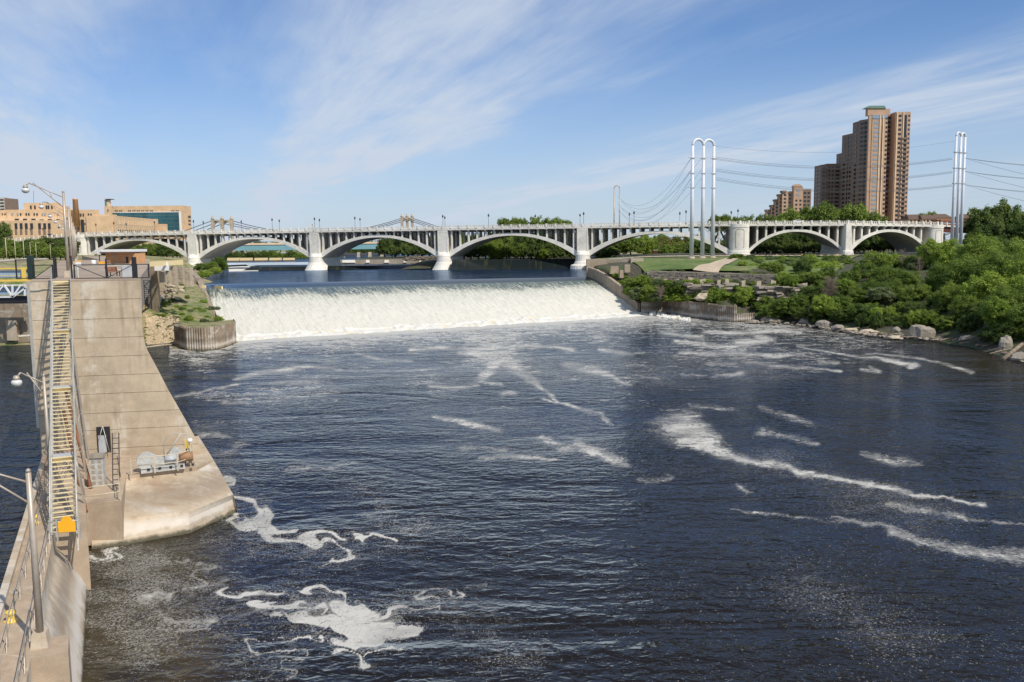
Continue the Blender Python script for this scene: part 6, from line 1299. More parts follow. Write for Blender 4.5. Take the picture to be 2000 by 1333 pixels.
# ------------------------------------------------------------------ apartment towers, right
WPOOL = {}
def wmesh(mat):
    if mat not in WPOOL: WPOOL[mat] = unit_box_mesh('window', mat)
    return WPOOL[mat]
class Bld:
    def __init__(s, label, Y, u, name='apartment_tower'): s.Y = Y; s.e = empty(name, py(u, 440, Y), label, 'building'); s.n = 0; s.stuff = MB()
    def xz(s, u, v, dy=0): return py(u, v, s.Y + dy)
    def block(s, u0, u1, vt, vb, dy, dep, mat='tower_brick', name='wall', slant=0.0):
        a = py(u0, 430, s.Y + dy); b = py(u1, 430, s.Y + dy + slant); zt = float(py((u0 + u1) / 2, vt, s.Y + dy)[2]); zb = float(py((u0 + u1) / 2, vb, s.Y + dy)[2])
        n = np.array([-(b[1] - a[1]), b[0] - a[0], 0]); n /= np.linalg.norm(n); n *= dep
        MB().hexa([P3(a, zb), P3(b, zb), P3(b + n, zb), P3(a + n, zb)], [P3(a, zt), P3(b, zt), P3(b + n, zt), P3(a + n, zt)]).build(name, mat, s.e); return a, b, zb, zt, n
    def windows(s, blk, cols, floors, w, h, mat='window_glass', v0=None, z_top=None, fh=3.0, sill=None, cap=300):
        a, b, zb, zt, n = blk; L = np.linalg.norm(b - a); t = (b - a) / L; rz = math.atan2(t[1], t[0]); z = (z_top or zt) - 2.6
        for f in range(floors):
            for cfrac in cols:
                c = a + t * L * cfrac - n / np.linalg.norm(n) * .03
                if s.n < cap: piece('window', wmesh(mat), s.e, (c[0], c[1], z - f * fh), rz, (w, .16, h)); s.n += 1
                else: s.stuff.box((c[0], c[1], z - f * fh), (w, .16, h), rz)
                if sill: s.stuff2.box((c[0], c[1], z - f * fh - h / 2 - .2), (w * 1.1, .5, .3), rz)
    def done(s, mat='window_glass'):
        if s.stuff.v: s.stuff.build('window_row', mat, s.e, kind='stuff')
main = Bld('tallest brown brick apartment tower with stepped bays and a green gabled crown', 600, 1700)
m1 = main.block(1742, 1771, 219, 445, 0, 14, slant=0)
main.windows(m1, (.30,), 24, 1.9, 1.5); main.windows(m1, (.90,), 24, 1.1, 1.3)
balc = unit_box_mesh('balcony', 'tower_brick_dark_shade')
for f in range(20): c = m1[0] * .36 + m1[1] * .64; piece('balcony', balc, main.e, (c[0], m1[0][1] - .5, m1[3] - 17.5 - f * 3.0), 0, (3.6, 1.2, 1.1))
cc_ = m1[0] * .36 + m1[1] * .64; MB().box((cc_[0], m1[0][1] - .08, m1[3] - 9), (2.2, .3, 14)).build('glass_strip', 'window_glass', main.e)
for f in range(20): main.stuff.box((cc_[0], m1[0][1] - .1, m1[3] - 16.0 - f * 3.0), (2.8, .3, 1.5))
m2 = main.block(1696, 1727, 224, 445, 1.0, 6); main.windows(m2, (.30,), 24, 3.2, 1.4, 'window_pale', cap=300); main.windows(m2, (.93,), 24, 1.2, 1.4)
MB().box(((m2[0][0] + m2[1][0]) / 2 - .3, m2[0][1] - .1, m2[3] - 1.4), (m2[1][0] - m2[0][0] - 1.0, .3, 2.4)).build('glass_band', 'window_pale', main.e)
c_ = m2[0] * .36 + m2[1] * .64; MB().box((c_[0] + .6, m2[0][1] - .2, (m2[2] + m2[3]) / 2 - 3), (.6, .5, m2[3] - m2[2] - 8)).build('pier_strip', 'brown_roof', main.e)
for bk_i, fr_i in ((m2, .52), (m2, .72), (m1, .10), (m1, .52)): c = bk_i[0] * (1 - fr_i) + bk_i[1] * fr_i; MB().box((c[0], c[1] - .25, (bk_i[2] + bk_i[3]) / 2), (.7, .5, bk_i[3] - bk_i[2] - .5)).build('pilaster', 'tan_trim', main.e)
m3 = main.block(1722, 1747, 223, 445, 7, 12, 'tower_brick_dark_shade'); main.windows(m3, (.3, .75), 24, 1.9, 1.5)  # darker brick paints in the shade of this recess
m4 = main.block(1690, 1722, 212, 226, 4, 4, 'tower_brick'); p0, p1 = main.xz(1689, 212, 3), main.xz(1731, 212, 3); zt = float(main.xz(1700, 207, 3)[2])
MB().hexa([p0, p1, p1 + np.array([0, 5, 0]), p0 + np.array([0, 5, 0])], [P3(p0 + np.array([3.0, 0, 0]), zt), P3(p1 - np.array([1.2, 0, 0]), zt), P3(p1 + np.array([-1.2, 5, 0]), zt), P3(p0 + np.array([3, 5, 0]), zt)]).build('roof', 'copper_green', main.e)
main.block(1688, 1731, 213, 226, 3.6, 4, 'tower_brick')
# left-facing side stepping back; darker brick paints its shade
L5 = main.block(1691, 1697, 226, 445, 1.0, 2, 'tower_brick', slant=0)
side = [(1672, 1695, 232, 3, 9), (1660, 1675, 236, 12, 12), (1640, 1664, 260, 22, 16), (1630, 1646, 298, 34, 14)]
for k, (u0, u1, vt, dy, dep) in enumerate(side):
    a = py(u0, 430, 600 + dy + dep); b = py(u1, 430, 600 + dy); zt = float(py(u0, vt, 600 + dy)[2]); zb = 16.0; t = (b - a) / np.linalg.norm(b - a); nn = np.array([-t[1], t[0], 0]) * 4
    MB().hexa([P3(a, zb), P3(b, zb), P3(b + nn, zb), P3(a + nn, zb)], [P3(a, zt), P3(b, zt), P3(b + nn, zt), P3(a + nn, zt)]).build('wall', 'tower_brick_dark_shade', main.e)
    nf = int((zt - 22) / 3.0); main.windows((a, b, zb, zt, nn), (.25, .72) if k != 1 else (.4, .85), nf, 2.4 if k != 1 else 1.6, 1.5, 'window_pale' if k == 3 else 'window_glass')
    for f in range(0, nf): 
        c = a + (b - a) * (.5 if k != 3 else .85); main.stuff.box((c[0], c[1] - .3, zt - 2.6 - f * 3), (1.3, .5, 1.8), math.atan2(t[1], t[0]))
main.done()
mid = Bld('lower flat topped brick apartment block left of the tallest tower', 640, 1608)
b1 = mid.block(1602, 1612, 322, 445, 0, 15, 'tower_brick_dark_shade', slant=0); b2 = mid.block(1612, 1640, 320, 445, 2, 14, 'tower_brick_dark_shade'); mid.windows(b1, (.5,), 16, 2.0, 1.2, fh=2.75); mid.windows(b2, (.2, .42), 16, 1.2, 1.2, fh=2.75); mid.windows(b2, (.75,), 16, 3.2, 1.3, fh=2.75); 
for f in range(16):
    for q_ in (4, 10): piece('window', wmesh('window_glass'), mid.e, (b1[0][0] - .03, b1[0][1] + q_, b1[3] - 2.6 - f * 2.75), math.pi / 2, (2.6, .16, 1.2))
mid.done()
low = Bld('small stepped brick apartment block with an arched top at the left of the towers', 620, 1550)
steps = [(1497, 1512, 411), (1506, 1520, 402), (1513, 1530, 391), (1520, 1540, 381), (1527, 1548, 374)]
for k, (u0, u1, vt) in enumerate(steps):
    bb_ = low.block(u0, u1, vt, 445, 10 - 2 * k, 4, 'tower_brick' if k < 4 else 'tower_brick'); low.windows(bb_, (.25, .7), 4 + k * 2, 1.6, 1.3, fh=2.6); low.block(u0, u0 + 8, vt - 1.5, vt + 2.0, 9 - 2 * k, 6, 'tower_brick_dark_shade')
c5 = low.block(1549, 1567, 365, 445, -1, 4); low.windows(c5, (.5,), 2, 2.6, 1.6, 'window_pale'); low.windows(c5, (.3, .75), 7, 1.5, 1.3, fh=2.8, z_top=c5[3] - 7)
aa_, ab_ = low.xz(1549, 366, -1), low.xz(1567, 366, -1); MB().extrude([aa_ + (ab_ - aa_) * (.5 - .5 * math.cos(q)) + np.array([0, 0, 2.2 * math.sin(q)]) for q in np.linspace(0, math.pi, 11)], (0, 4, 0)).build('arched_gable', 'tower_brick', low.e)
c6 = low.block(1567, 1583, 370, 445, 1, 4, 'tower_brick_dark_shade'); low.windows(c6, (.25, .7), 9, 1.7, 1.4, fh=2.8); low.block(1556, 1559, 361, 366, 0, 1, 'tower_brick_dark_shade', 'chimney'); low.done()
# brown roofed houses and red brick building at right
def house(u0, u1, vt, vr, vb, Y, label, wall='red_brick', win=6, ridge=True):
    e = empty('house', py(u0, vb, Y), label, 'house'); a, b = py(u0, vr, Y), py(u1, vr, Y); zb = float(py(u0, vb, Y)[2]); zt = float(py(u0, vt, Y)[2]); z = a[2]
    MB().hexa([P3(a, zb), P3(b, zb), P3(b, zb) + np.array([0, 12, 0]), P3(a, zb) + np.array([0, 12, 0])], [a, P3(b, z), P3(b, z) + np.array([0, 12, 0]), a + np.array([0, 12, 0])]).build('wall', wall, e)
    if ridge: w = b[0] - a[0]; MB().hexa([a + np.array([-.6, -.6, 0]), P3(b, z) + np.array([.6, -.6, 0]), P3(b, z) + np.array([.6, 12.6, 0]), a + np.array([-.6, 12.6, 0])], [P3(a, zt) + np.array([w * .1, 5.6, 0]), P3(b, zt) + np.array([-w * .1, 5.6, 0]), P3(b, zt) + np.array([-w * .1, 6.4, 0]), P3(a, zt) + np.array([w * .1, 6.4, 0])]).build('roof', 'brown_roof', e)
    for i in range(win): x = a[0] + (b[0] - a[0]) * (i + .5) / win; piece('window', wmesh('window_glass'), e, (x, Y - .02, (zb + z) / 2), 0, (1.2, .12, 1.5))
house(1776, 1806, 419, 429, 437, 560, 'brown roofed house just right of the tallest tower', 'tan_brick', 4)
house(1802, 1830, 420, 428, 437, 556, 'brown roofed house with a gable behind the bridge end', 'tan_brick', 4); house(1826, 1858, 418, 426, 438, 565, 'larger brown roofed house left of the right pylon', 'tan_brick', 4)
house(1880, 1912, 418, 427, 441, 560, 'red brick house right of the right pylon', 'red_brick', 5); house(1838, 1866, 428, 429, 442, 540, 'flat red brick building behind the right pylon', 'red_brick', 5, False)

# ------------------------------------------------------------------ left skyline
YP = 640
po = Bld('huge tan stone post office building with stepped blocks and tall dark windows', YP, 80, 'office_building')
A1 = po.block(-60, 132, 431, 470, 0, 6, 'tan_brick'); A2 = po.block(-60, 140, 425, 440, 6, 6, 'tan_trim'); A3 = po.block(14, 145, 409.5, 430, 10, 6, 'tan_brick'); A0 = po.block(-60, 14, 411, 430, 11, 6, 'tan_brick'); A4 = po.block(48, 112, 396.5, 412, 16, 6, 'tan_brick'); A5 = po.block(112, 130, 403, 412, 16, 6, 'tan_brick')
A6 = po.block(132, 168, 411, 470, 4, 6, 'tan_brick'); A7 = po.block(156, 187, 410, 470, 2, 6, 'tan_brick'); A8 = po.block(187, 222, 419.5, 470, 2.5, 6, 'tan_brick')
def pw(u, v, w_px, h_px, dy, mat='window_glass', name='window'):
    c = py(u, v, YP + dy); k = (YP + dy) / FPX; piece(name, wmesh(mat), po.e, (c[0], c[1] - .1, c[2]), 0, (w_px * k, .3, h_px * k))
for u in (31.5, 41.5, 51.5, 62, 77.5, 87.5, 96.5): pw(u, 442, 5, 11, 0); pw(u, 453.5, 4.2, 10, 0, 'tower_brick_dark_shade')
for u in (13, 115, 130): pw(u, 443 if u > 20 else 442, 2.2, 6, 0)
for u in (33, 49, 65.5, 81.5, 97.5, 113.5, 129.5, 144): pw(u, 430.5 if u > 70 else 429, 7.5, 2.6 if u < 90 else 4, 5.8)
for u in (24, 35, 40.5, 51.5, 56.5, 67, 72.5, 83, 88, 98, 113, 127): pw(u, 419, 2.4, 4.5, 9.8, 'window_glass' if u in (40.5, 51.5, 56.5, 67, 72.5, 127) else 'window_pale')
for u in (60.5, 68.5, 91, 95, 101.5): pw(u, 405.5, 2.6, 7.5, 15.8)
for u in (5, 10): pw(u, 418.5, 2.5, 2, 10.8)
for u in (158, 163, 173, 178): pw(u, 420, 2.2, 5, 1.8)
for u in (145, 153): pw(u, 449, 2.4, 10, 3.8, 'tower_brick_dark_shade')
pw(161.5, 442, 6, 25, 1.8); pw(200, 436, 3.6, 5, 2.3); pw(198.5, 450, 3.4, 7, 2.3)
# long wing stepping down to the right
e0, e1 = py(219, 440, YP + 2), py(300, 440, YP + 90)
for k in range(1): 
    a, b = P3(e0, 15), P3(e1, 15); zt0, zt1 = float(py(219, 424, YP + 2)[2]), float(py(300, 440, YP + 90)[2]); n = np.array([-(b[1] - a[1]), b[0] - a[0], 0]); n = n / np.linalg.norm(n) * 18
    MB().hexa([a, b, b + n, a + n], [P3(a, zt0 + 1), P3(b, zt0 + 1), P3(b + n, zt0 + 1), P3(a + n, zt0 + 1)]).build('wing_wall', 'tan_brick', po.e)
    rzz = math.atan2(b[1] - a[1], b[0] - a[0])
    for i in range(20): c = a + (b - a) * (i + .5) / 20 - n / 18 * .1; piece('window', wmesh('window_glass'), po.e, (c[0], c[1], zt0 - 10.5), rzz, (1.3, .3, 3.2)); piece('pilaster', wmesh('tan_trim'), po.e, (c[0], c[1], zt0 - 3.5), rzz, (1.6, .3, 3.2))
B1 = po.block(222, 303, 428.5, 470, 105, 6, 'tan_brick'); B2 = po.block(300, 321, 438, 470, 100, 6, 'tan_brick'); B3 = po.block(318, 328, 451, 470, 98, 6, 'tan_brick'); po.stuff = MB()
for u in (258, 262, 270, 274, 283, 287): c = py(u, 433, YP + 104.8); piece('window', wmesh('window_glass'), po.e, tuple(c), 0, (1.2, .3, 1.3))
MB().tube([py(66, 398, YP + 20), py(65.5, 373, YP + 20)], .12, 5).build('antenna', 'cable_dark', po.e)
ch = empty('chimney', py(150, 440, YP - 2), 'round tan brick chimney rising from the post office roof', 'chimney'); c = py(150, 440, YP + 1); zt = float(py(149, 388.5, YP)[2]); MB().lathe((c[0], c[1], c[2]), [(2.3, 0), (1.75, zt - c[2] - .8), (1.9, zt - c[2] - .7), (1.9, zt - c[2])], 16).build('chimney_shaft', 'orange_brick', ch); MB().lathe((c[0], c[1], zt - .01), [(1.3, 0), (1.3, .05)], 12).build('chimney_mouth', 'black_paint', ch)
gb = Bld('tan office building with a huge dark teal glass wall and white edge', 780, 290, 'office_building'); gY = 780
G1 = gb.block(218, 357, 402.5, 470, 0, 21, 'tan_brick'); k_ = gY / FPX
def gp(u, v, w, h, mat, nm, d=.1): c = py(u, v, gY); piece(nm, wmesh(mat), gb.e, (c[0], c[1] - d, c[2]), 0, (w * k_, .4, h * k_))
for u0 in np.arange(220, 350, 13.0): gp(u0 + 6.5, 433, 12.6, 36, 'curtain_glass', 'glass_panel', .15)
for v in (421.5, 428.5, 436.5, 443.5): gp(285, v, 130, .55, 'copper_green', 'mullion', .3)
gp(285, 415, 130, 1.2, 'white_paint', 'glass_frame', .3); gp(352.5, 434, 4.0, 39, 'white_paint', 'glass_frame', .3)
for u in (225.5, 229, 234, 237.5, 251.5, 255, 260, 263.5, 268.5, 272, 277, 280.5, 285.5, 289, 294, 297.5, 336, 339.5, 344.5, 348): gp(u, 412, 2.2, 1.7, 'window_glass', 'window')
for v in (422.5, 430.5, 438, 446, 453): c = py(357, v, gY); piece('window', wmesh('window_glass'), gb.e, (c[0] + .1, gY + 16, c[2]), math.pi / 2, (6, .4, 1.6))
tw = Bld('slim tan stair tower with a pale green panel and flat cap', 770, 212, 'tower'); T1 = tw.block(205, 217, 403, 470, 0, 3, 'tan_brick'); T2 = tw.block(209, 216, 390.5, 405, 1, 2.5, 'tan_trim'); tw.block(207, 219, 388.8, 390.0, -.5, 7, 'dark_green', 'cap'); tw.block(206.5, 210, 391, 406, .3, 1, 'copper_green', 'panel'); c = py(211, 411.5, 770); piece('window', wmesh('window_glass'), tw.e, tuple(c - np.array([0, .1, 0])), 0, (.6, .3, 2.2))
ft = Bld('distant grey brown tower block at the far left edge', 900, 5, 'tower_block'); F1 = ft.block(-30, 10.5, 386, 470, 0, 8, 'soffit_concrete'); F2 = ft.block(10.5, 17, 387.5, 470, 1, 20, 'tower_brick_dark_shade'); ft.windows(F1, (.64, .75, .86, .97 - .03), 12, 2.0, 1.6, fh=3.2); ft.done()

# ------------------------------------------------------------------ suspension bridge beyond
YS = 780
sb_ = empty('suspension_bridge', py(600, 480, YS), 'distant suspension bridge with two stone portal towers and a pale blue girder', 'bridge')
def portal(us, vt, vb, Y, w):
    zt, zb = float(py(us[1], vt, Y)[2]), 10.0; cs = [py(u, vb, Y + 3 * i) for i, u in enumerate(us)]
    tw_ = MB()
    for c in cs:
        MB().box((c[0], c[1], (zt - 3 + zb) / 2), (w, w, zt - 3 - zb)).lathe((c[0], c[1], zt - 3), [(w * .62, 0), (w * .62, 1.0), (w * .4, 1.2), (w * .38, 2.2), (.05, 3.4)], 8).build('tower_leg', 'ruin_stone', sb_)
    for c0_, c1_ in zip(cs[:-1], cs[1:]):
        top = zt - 4.2; h = 4.6; n_ = 12; W = c1_[0] - c0_[0]; mb = MB(); low = [(c0_[0] + W * i / n_, (c0_[1] + c1_[1]) / 2, top - h + (h - 1.6) * math.sin(math.pi * i / n_)) for i in range(n_ + 1)]; up_ = [(x, y, top + .9 - .9 * abs(2 * i / n_ - 1) * .6) for i, (x, y, z) in enumerate(low)]
        for i in range(n_):
            a, b, c, d = low[i], low[i + 1], up_[i + 1], up_[i]; mb.hexa([a, b, (b[0], b[1] + 2, b[2]), (a[0], a[1] + 2, a[2])], [d, c, (c[0], c[1] + 2, c[2]), (d[0], d[1] + 2, d[2])])
        mb.build('portal_arch', 'ruin_stone', sb_)
    return cs, zt
csL, ztL = portal((417, 435.5, 454), 422, 470, YS, 2.6); csR, ztR = portal((786, 796, 806), 418, 470, YS + 60, 2.4)
gz_ = float(py(600, 474, YS)[2])
for k in range(3):
    a, b = P3(csL[k], ztL - 4), P3(csR[k], ztR - 4); pts = [a + (b - a) * t - np.array([0, 0, 4 * 13.5 * t * (1 - t)]) for t in np.linspace(0, 1, 25)]; MB().tube(pts, .32, 5).build('main_cable', 'cable_dark', sb_)
    MB().tube([a, a + np.array([-46, -6, -17])], .32, 5).build('back_stay', 'cable_dark', sb_); MB().tube([b, b + np.array([50, 6, -17])], .32, 5).build('back_stay', 'cable_dark', sb_)
a, b = py(455 - 120, 491, YS - 8), py(820, 487, YS + 55); zt = float(py(520, 478.5, YS)[2]); z2 = float(py(520, 489.5, YS)[2])
MB().hexa([P3(a, z2), P3(b, z2), P3(b, z2) + np.array([0, 24, 0]), P3(a, z2) + np.array([0, 24, 0])], [P3(a, zt), P3(b, zt), P3(b, zt) + np.array([0, 24, 0]), P3(a, zt) + np.array([0, 24, 0])]).build('girder', 'blue_girder', sb_)
z3 = float(py(520, 475, YS)[2]); MB().hexa([P3(a, zt) - np.array([0, .6, 0]), P3(b, zt) - np.array([0, .6, 0]), P3(b, zt) + np.array([0, 24, 0]), P3(a, zt) + np.array([0, 24, 0])], [P3(a, z3) - np.array([0, .6, 0]), P3(b, z3) - np.array([0, .6, 0]), P3(b, z3) + np.array([0, 24, 0]), P3(a, z3) + np.array([0, 24, 0])]).build('deck', 'tan_trim', sb_)
rl = MB()
for i in range(80): c = a + (b - a) * i / 79; rl.box((c[0], c[1] - .3, z3 + .7), (.25, .25, 1.5))
rl.box(((a[0] + b[0]) / 2, (a[1] + b[1]) / 2 - .3, z3 + 1.4), (.2, .2, .2)); rl.bar(P3(a, z3 + 1.4), P3(b, z3 + 1.4), .25); rl.build('railing', 'cable_dark', sb_, kind='stuff')
for u in (462, 640, 815): c = py(u, 490, YS + 6); MB().box((c[0], c[1] + 6, (z2 + 13) / 2), (5, 14, z2 - 13)).build('bridge_pier', 'dark_stone', sb_)
rbg = empty('rail_bridge', py(690, 500, 700), 'low dark steel railway bridge with stone piers seen through the second arch', 'bridge'); a, b = py(640, 494.5, 690), py(760, 494.5, 700); MB().hexa([a - np.array([0, 0, 1.8]), b - np.array([0, 0, 1.8]), b + np.array([0, 6, -1.8]), a + np.array([0, 6, -1.8])], [a, b, b + np.array([0, 6, 0]), a + np.array([0, 6, 0])]).build('girder', 'cable_dark', rbg)
for u in (672, 700, 722, 745): c = py(u, 500, 694); MB().box((c[0], c[1] + 2, 15.6), (2.4, 5, 4.5), 0, .8).build('bridge_pier', 'ruin_stone', rbg)
rb2 = empty('rail_bridge', py(1320, 490, 560), 'rusty brown girder bridge behind the pylons under the fifth arch', 'bridge'); a, b = py(1270, 489, 560), py(1420, 487, 540)
for (z0_, z1_, mt) in ((-3.2, -.4, 'red_girder'), (-.4, .4, 'ruin_stone'), (1.8, 2.1, 'rust_steel')): MB().hexa([P3(a, a[2] + z0_), P3(b, b[2] + z0_), P3(b, b[2] + z0_) + np.array([0, 8, 0]), P3(a, a[2] + z0_) + np.array([0, 8, 0])], [P3(a, a[2] + z1_), P3(b, b[2] + z1_), P3(b, b[2] + z1_) + np.array([0, 8, 0]), P3(a, a[2] + z1_) + np.array([0, 8, 0])]).build('girder', mt, rb2)
tr2 = empty('truss', py(1330, 466, 580), 'rusty steel truss seen high under the fifth arch', 'truss'); a, b = py(1280, 466, 585), py(1345, 464, 570); tm = MB(); tm.bar(a, b, .5); tm.bar(a - np.array([0, 0, 4.5]), b - np.array([0, 0, 4.5]), .5)
for i in range(8): p0 = a + (b - a) * i / 8; p1 = a + (b - a) * (i + 1) / 8; tm.bar(p0 if i % 2 else p0 - np.array([0, 0, 4.5]), (p1 - np.array([0, 0, 4.5])) if i % 2 else p1, .35)
tm.build('truss_bars', 'rust_steel', tr2)
# pale yellow guard blocks in the far pool
for i, (u0, u1) in enumerate(((444, 467.5), (468.5, 491.5), (497, 521), (526, 548), (553, 574))):
    a, b = py(u0, 511, 560), py(u1, 511, 560); zt = float(py(u0, 504.3, 560)[2]); e = empty('guard_wall', (a[0], a[1], 14), ['first', 'second', 'third', 'fourth', 'fifth'][i] + ' pale yellow guard block from the left in the far pool', 'wall', 'guard blocks in the far pool')
    MB().hexa([P3(a, 14.4), P3(b, 14.4), P3(b, 14.4) + np.array([0, 3, 0]), P3(a, 14.4) + np.array([0, 3, 0])], [P3(a, zt), P3(b, zt), P3(b, zt) + np.array([0, 3, 0]), P3(a, zt) + np.array([0, 3, 0])]).build('block', 'pale_yellow', e); MB().hexa([P3(a, 13.2), P3(b, 13.2), P3(b, 13.2) + np.array([0, 3, 0]), P3(a, 13.2) + np.array([0, 3, 0])], [P3(a, 14.35), P3(b, 14.35), P3(b, 14.35) + np.array([0, 3, 0]), P3(a, 14.35) + np.array([0, 3, 0])]).build('block_base', 'rust_steel', e)

# ------------------------------------------------------------------ lock gate and recess, far left
YL = 205
lg = empty('lock_gate', py(30, 590, YL), 'white trussed lock gate with yellow rails and blue panels at the far left', 'gate')
def lgb(u0, u1, vt, vb, dy, mat, nm, dep=.3):
    a, b = py(u0, vb, YL + dy), py(u1, vt, YL + dy); return MB().hexa([(a[0], a[1], a[2]), (b[0], a[1], a[2]), (b[0], a[1] + dep, a[2]), (a[0], a[1] + dep, a[2])], [(a[0], a[1], b[2]), (b[0], a[1], b[2]), (b[0], a[1] + dep, b[2]), (a[0], a[1] + dep, b[2])]).build(nm, mat, lg)
lgb(-30, 62, 528, 544, 1, 'blue_panel', 'panel'); lgb(-30, 62, 523, 526.5, .4, 'yellow_paint', 'rail'); lgb(-30, 62, 538, 540, .4, 'yellow_paint', 'rail'); lgb(-30, 62, 546, 551, .2, 'yellow_paint', 'rail'); lgb(43, 49, 524, 550, .1, 'yellow_paint', 'rail_post')
lgb(-30, 62, 556, 559, 0, 'white_paint', 'top_chord'); lgb(-30, 25, 579, 582.5, 0, 'white_paint', 'bottom_chord'); lgb(-30, 62, 560, 577, 3, 'blue_panel', 'gate_leaf'); lgb(-30, 62, 578, 594, 3.2, 'black_paint', 'painted_shadow')  # the black strip is painted-in shade under the gate
tm = MB()
for (u0, v0, u1, v1) in ((25, 581, 58, 557), (25, 581, 8, 557), (25, 581, 41, 557), (-12, 581, 8, 557), (-12, 581, -25, 557), (24.5, 581, 24.5, 557), (49, 560, 49, 578)): tm.bar(py(u0, v0, YL), py(u1, v1, YL), .35)
tm.build('truss_bars', 'white_paint', lg)
lr = empty('lock_recess', py(30, 668, YL + 9), 'stained concrete back wall of the lock below the white gate', 'wall')
for i, (u0, u1, vt, vb, dy, mt) in enumerate(((-40, 64, 592, 640, 9, 'pile_steel'), (-40, 12, 640, 668, 8, 'wing_concrete'), (29, 64, 633, 668, 8, 'wing_concrete'))):
    a, b = py(u0, vb, YL + dy), py(u1, vt, YL + dy); MB().hexa([P3(a, a[2] - 2), P3(b, a[2] - 2), P3(b, a[2] - 2) + np.array([0, 2, 0]), P3(a, a[2] - 2) + np.array([0, 2, 0])], [P3(a, b[2]), P3(b, b[2]), P3(b, b[2]) + np.array([0, 2, 0]), P3(a, b[2]) + np.array([0, 2, 0])]).build('wall_panel', mt, lr)
a, b = py(13, 666, YL + 5), py(28, 627, YL + 5); MB().box(((a[0] + b[0]) / 2, YL + 6, (a[2] + b[2]) / 2), (b[0] - a[0], 1.5, b[2] - a[2])).build('buttress', 'ruin_stone', lr)
MB().bar(py(32, 657, YL + 6.5), py(62, 655, YL + 6.5), .35).build('timber', 'pale_concrete', lr)
a = pz(-40, 676, 0); b = pz(64, 674, 0); MB().hexa([a, b, b + np.array([0, 12, 0]), a + np.array([0, 12, 0])], [a + np.array([0, 2, .3]), b + np.array([0, 2, .3]), b + np.array([0, 12, 1.6]), a + np.array([0, 12, 1.6])]).build('mossy_sill', 'grass_ground', lr)
lwl = empty('far_lock_wall', (-150, 300, 10), 'long brown far lock wall with a light coping above the gate', 'wall')
for (u0, v0, u1, v1, vb0, vb1, Y0, Y1, mt) in ((-40, 514, 64, 506.5, 530, 524, 270, 330, 'deck_concrete'), (60, 508, 130, 505, 522, 512, 330, 420, 'deck_concrete')):
    a, b = py(u0, v0, Y0), py(u1, v1, Y1); MB().hexa([P3(a, 8), P3(b, 8), P3(b, 8) + np.array([-3, 4, 0]), P3(a, 8) + np.array([-3, 4, 0])], [a, b, b + np.array([-3, 4, 0]), a + np.array([-3, 4, 0])]).build('wall_slab', mt, lwl); MB().hexa([a + np.array([0, -.3, 0]), b + np.array([0, -.3, 0]), b + np.array([-3, 4, 0]), a + np.array([-3, 4, 0])], [p + np.array([0, 0, .4]) for p in (a + np.array([0, -.3, 0]), b + np.array([0, -.3, 0]), b + np.array([-3, 4, 0]), a + np.array([-3, 4, 0]))]).build('coping', 'pale_concrete', lwl)
# slim pale lamps on the far wall
sl = empty('slim_lamp', (0, 0, 0), 'x', 'street lamp', 'slim pale lamps before the dark trees at left'); sl['_origin'] = [0, 0, 0]
MB().tube([(0, 0, 0), (0, 0, 8)], .14, 8, .09).build('pole', 'cream_rail', sl); MB().tube([(0, 0, 7.9), (.7, 0, 8.25), (1.8, -.1, 8.3)], .06, 6).build('arm', 'cream_rail', sl); MB().box((2.0, -.1, 8.28), (.6, .25, .12)).build('lamp_head', 'cream_rail', sl); register(sl)
for k, (u, vt, vb) in enumerate(((12.5, 465, 508), (30, 466, 507), (46.5, 468, 505), (59, 474, 500), (70.5, 475.5, 506), (98.5, 477.5, 506))):
    Y = 330; zb = float(py(u + 1, vb, Y)[2]); zt = float(py(u, vt, Y)[2]); c = py(u + 1, vb, Y); s = (zt - zb) / 8; lb = ['first', 'second', 'third', 'fourth', 'fifth', 'sixth'][k] + ' slim pale lamp from the left before the dark trees'
    if k == 0: sl.location = tuple(c); sl.scale = (s, s, s); sl['label'] = lb
    else: copy_tree(sl, c, sc=s, label=lb)
# fence along the gravel track under the arches
tf = empty('track_fence', pz(1440, 497, 16.5), 'long thin dark fence along the track under the small arches', 'fence'); a, b = py(1395, 497, 372), py(1800, 497.5, 372); me = MB().box((0, 0, .9), (.12, .12, 1.8)).mesh('post'); me.materials.append(MATS['dark_stone'])
for i in range(34): piece('post', me, tf, P3(a + (b - a) * i / 33, 15.9))
for z in (16.3, 17.0, 17.6): MB().bar(P3(a, z), P3(b, z), .05).build('rail', 'dark_stone', tf)
tf = empty('track_fence', pz(1245, 505, 16.5), 'thin chain link fence posts along the lawn left of the pylons', 'fence'); a, b = py(1195, 503, 352), py(1440, 505, 340)
for i in range(22): piece('post', me, tf, P3(a + (b - a) * i / 21, 16.0))
for z in (16.9, 17.8): MB().bar(P3(a, z), P3(b, z), .04).build('rail', 'grey_paint', tf)
for k, (u, lb) in enumerate(((1517, 'orange barrel on the track, leftmost'), (1566, 'orange barrel on the track, in the middle'), (1635, 'orange barrel on the track, rightmost'))):
    p = py(u, 503, 366); MB().lathe(P3(p, 16.2), [(.45, 0), (.42, .5), (.36, 1.1), (.3, 1.2)], 10).build('traffic_barrel', 'orange_yellow', None, lb, 'barrel', 'orange barrels on the track')

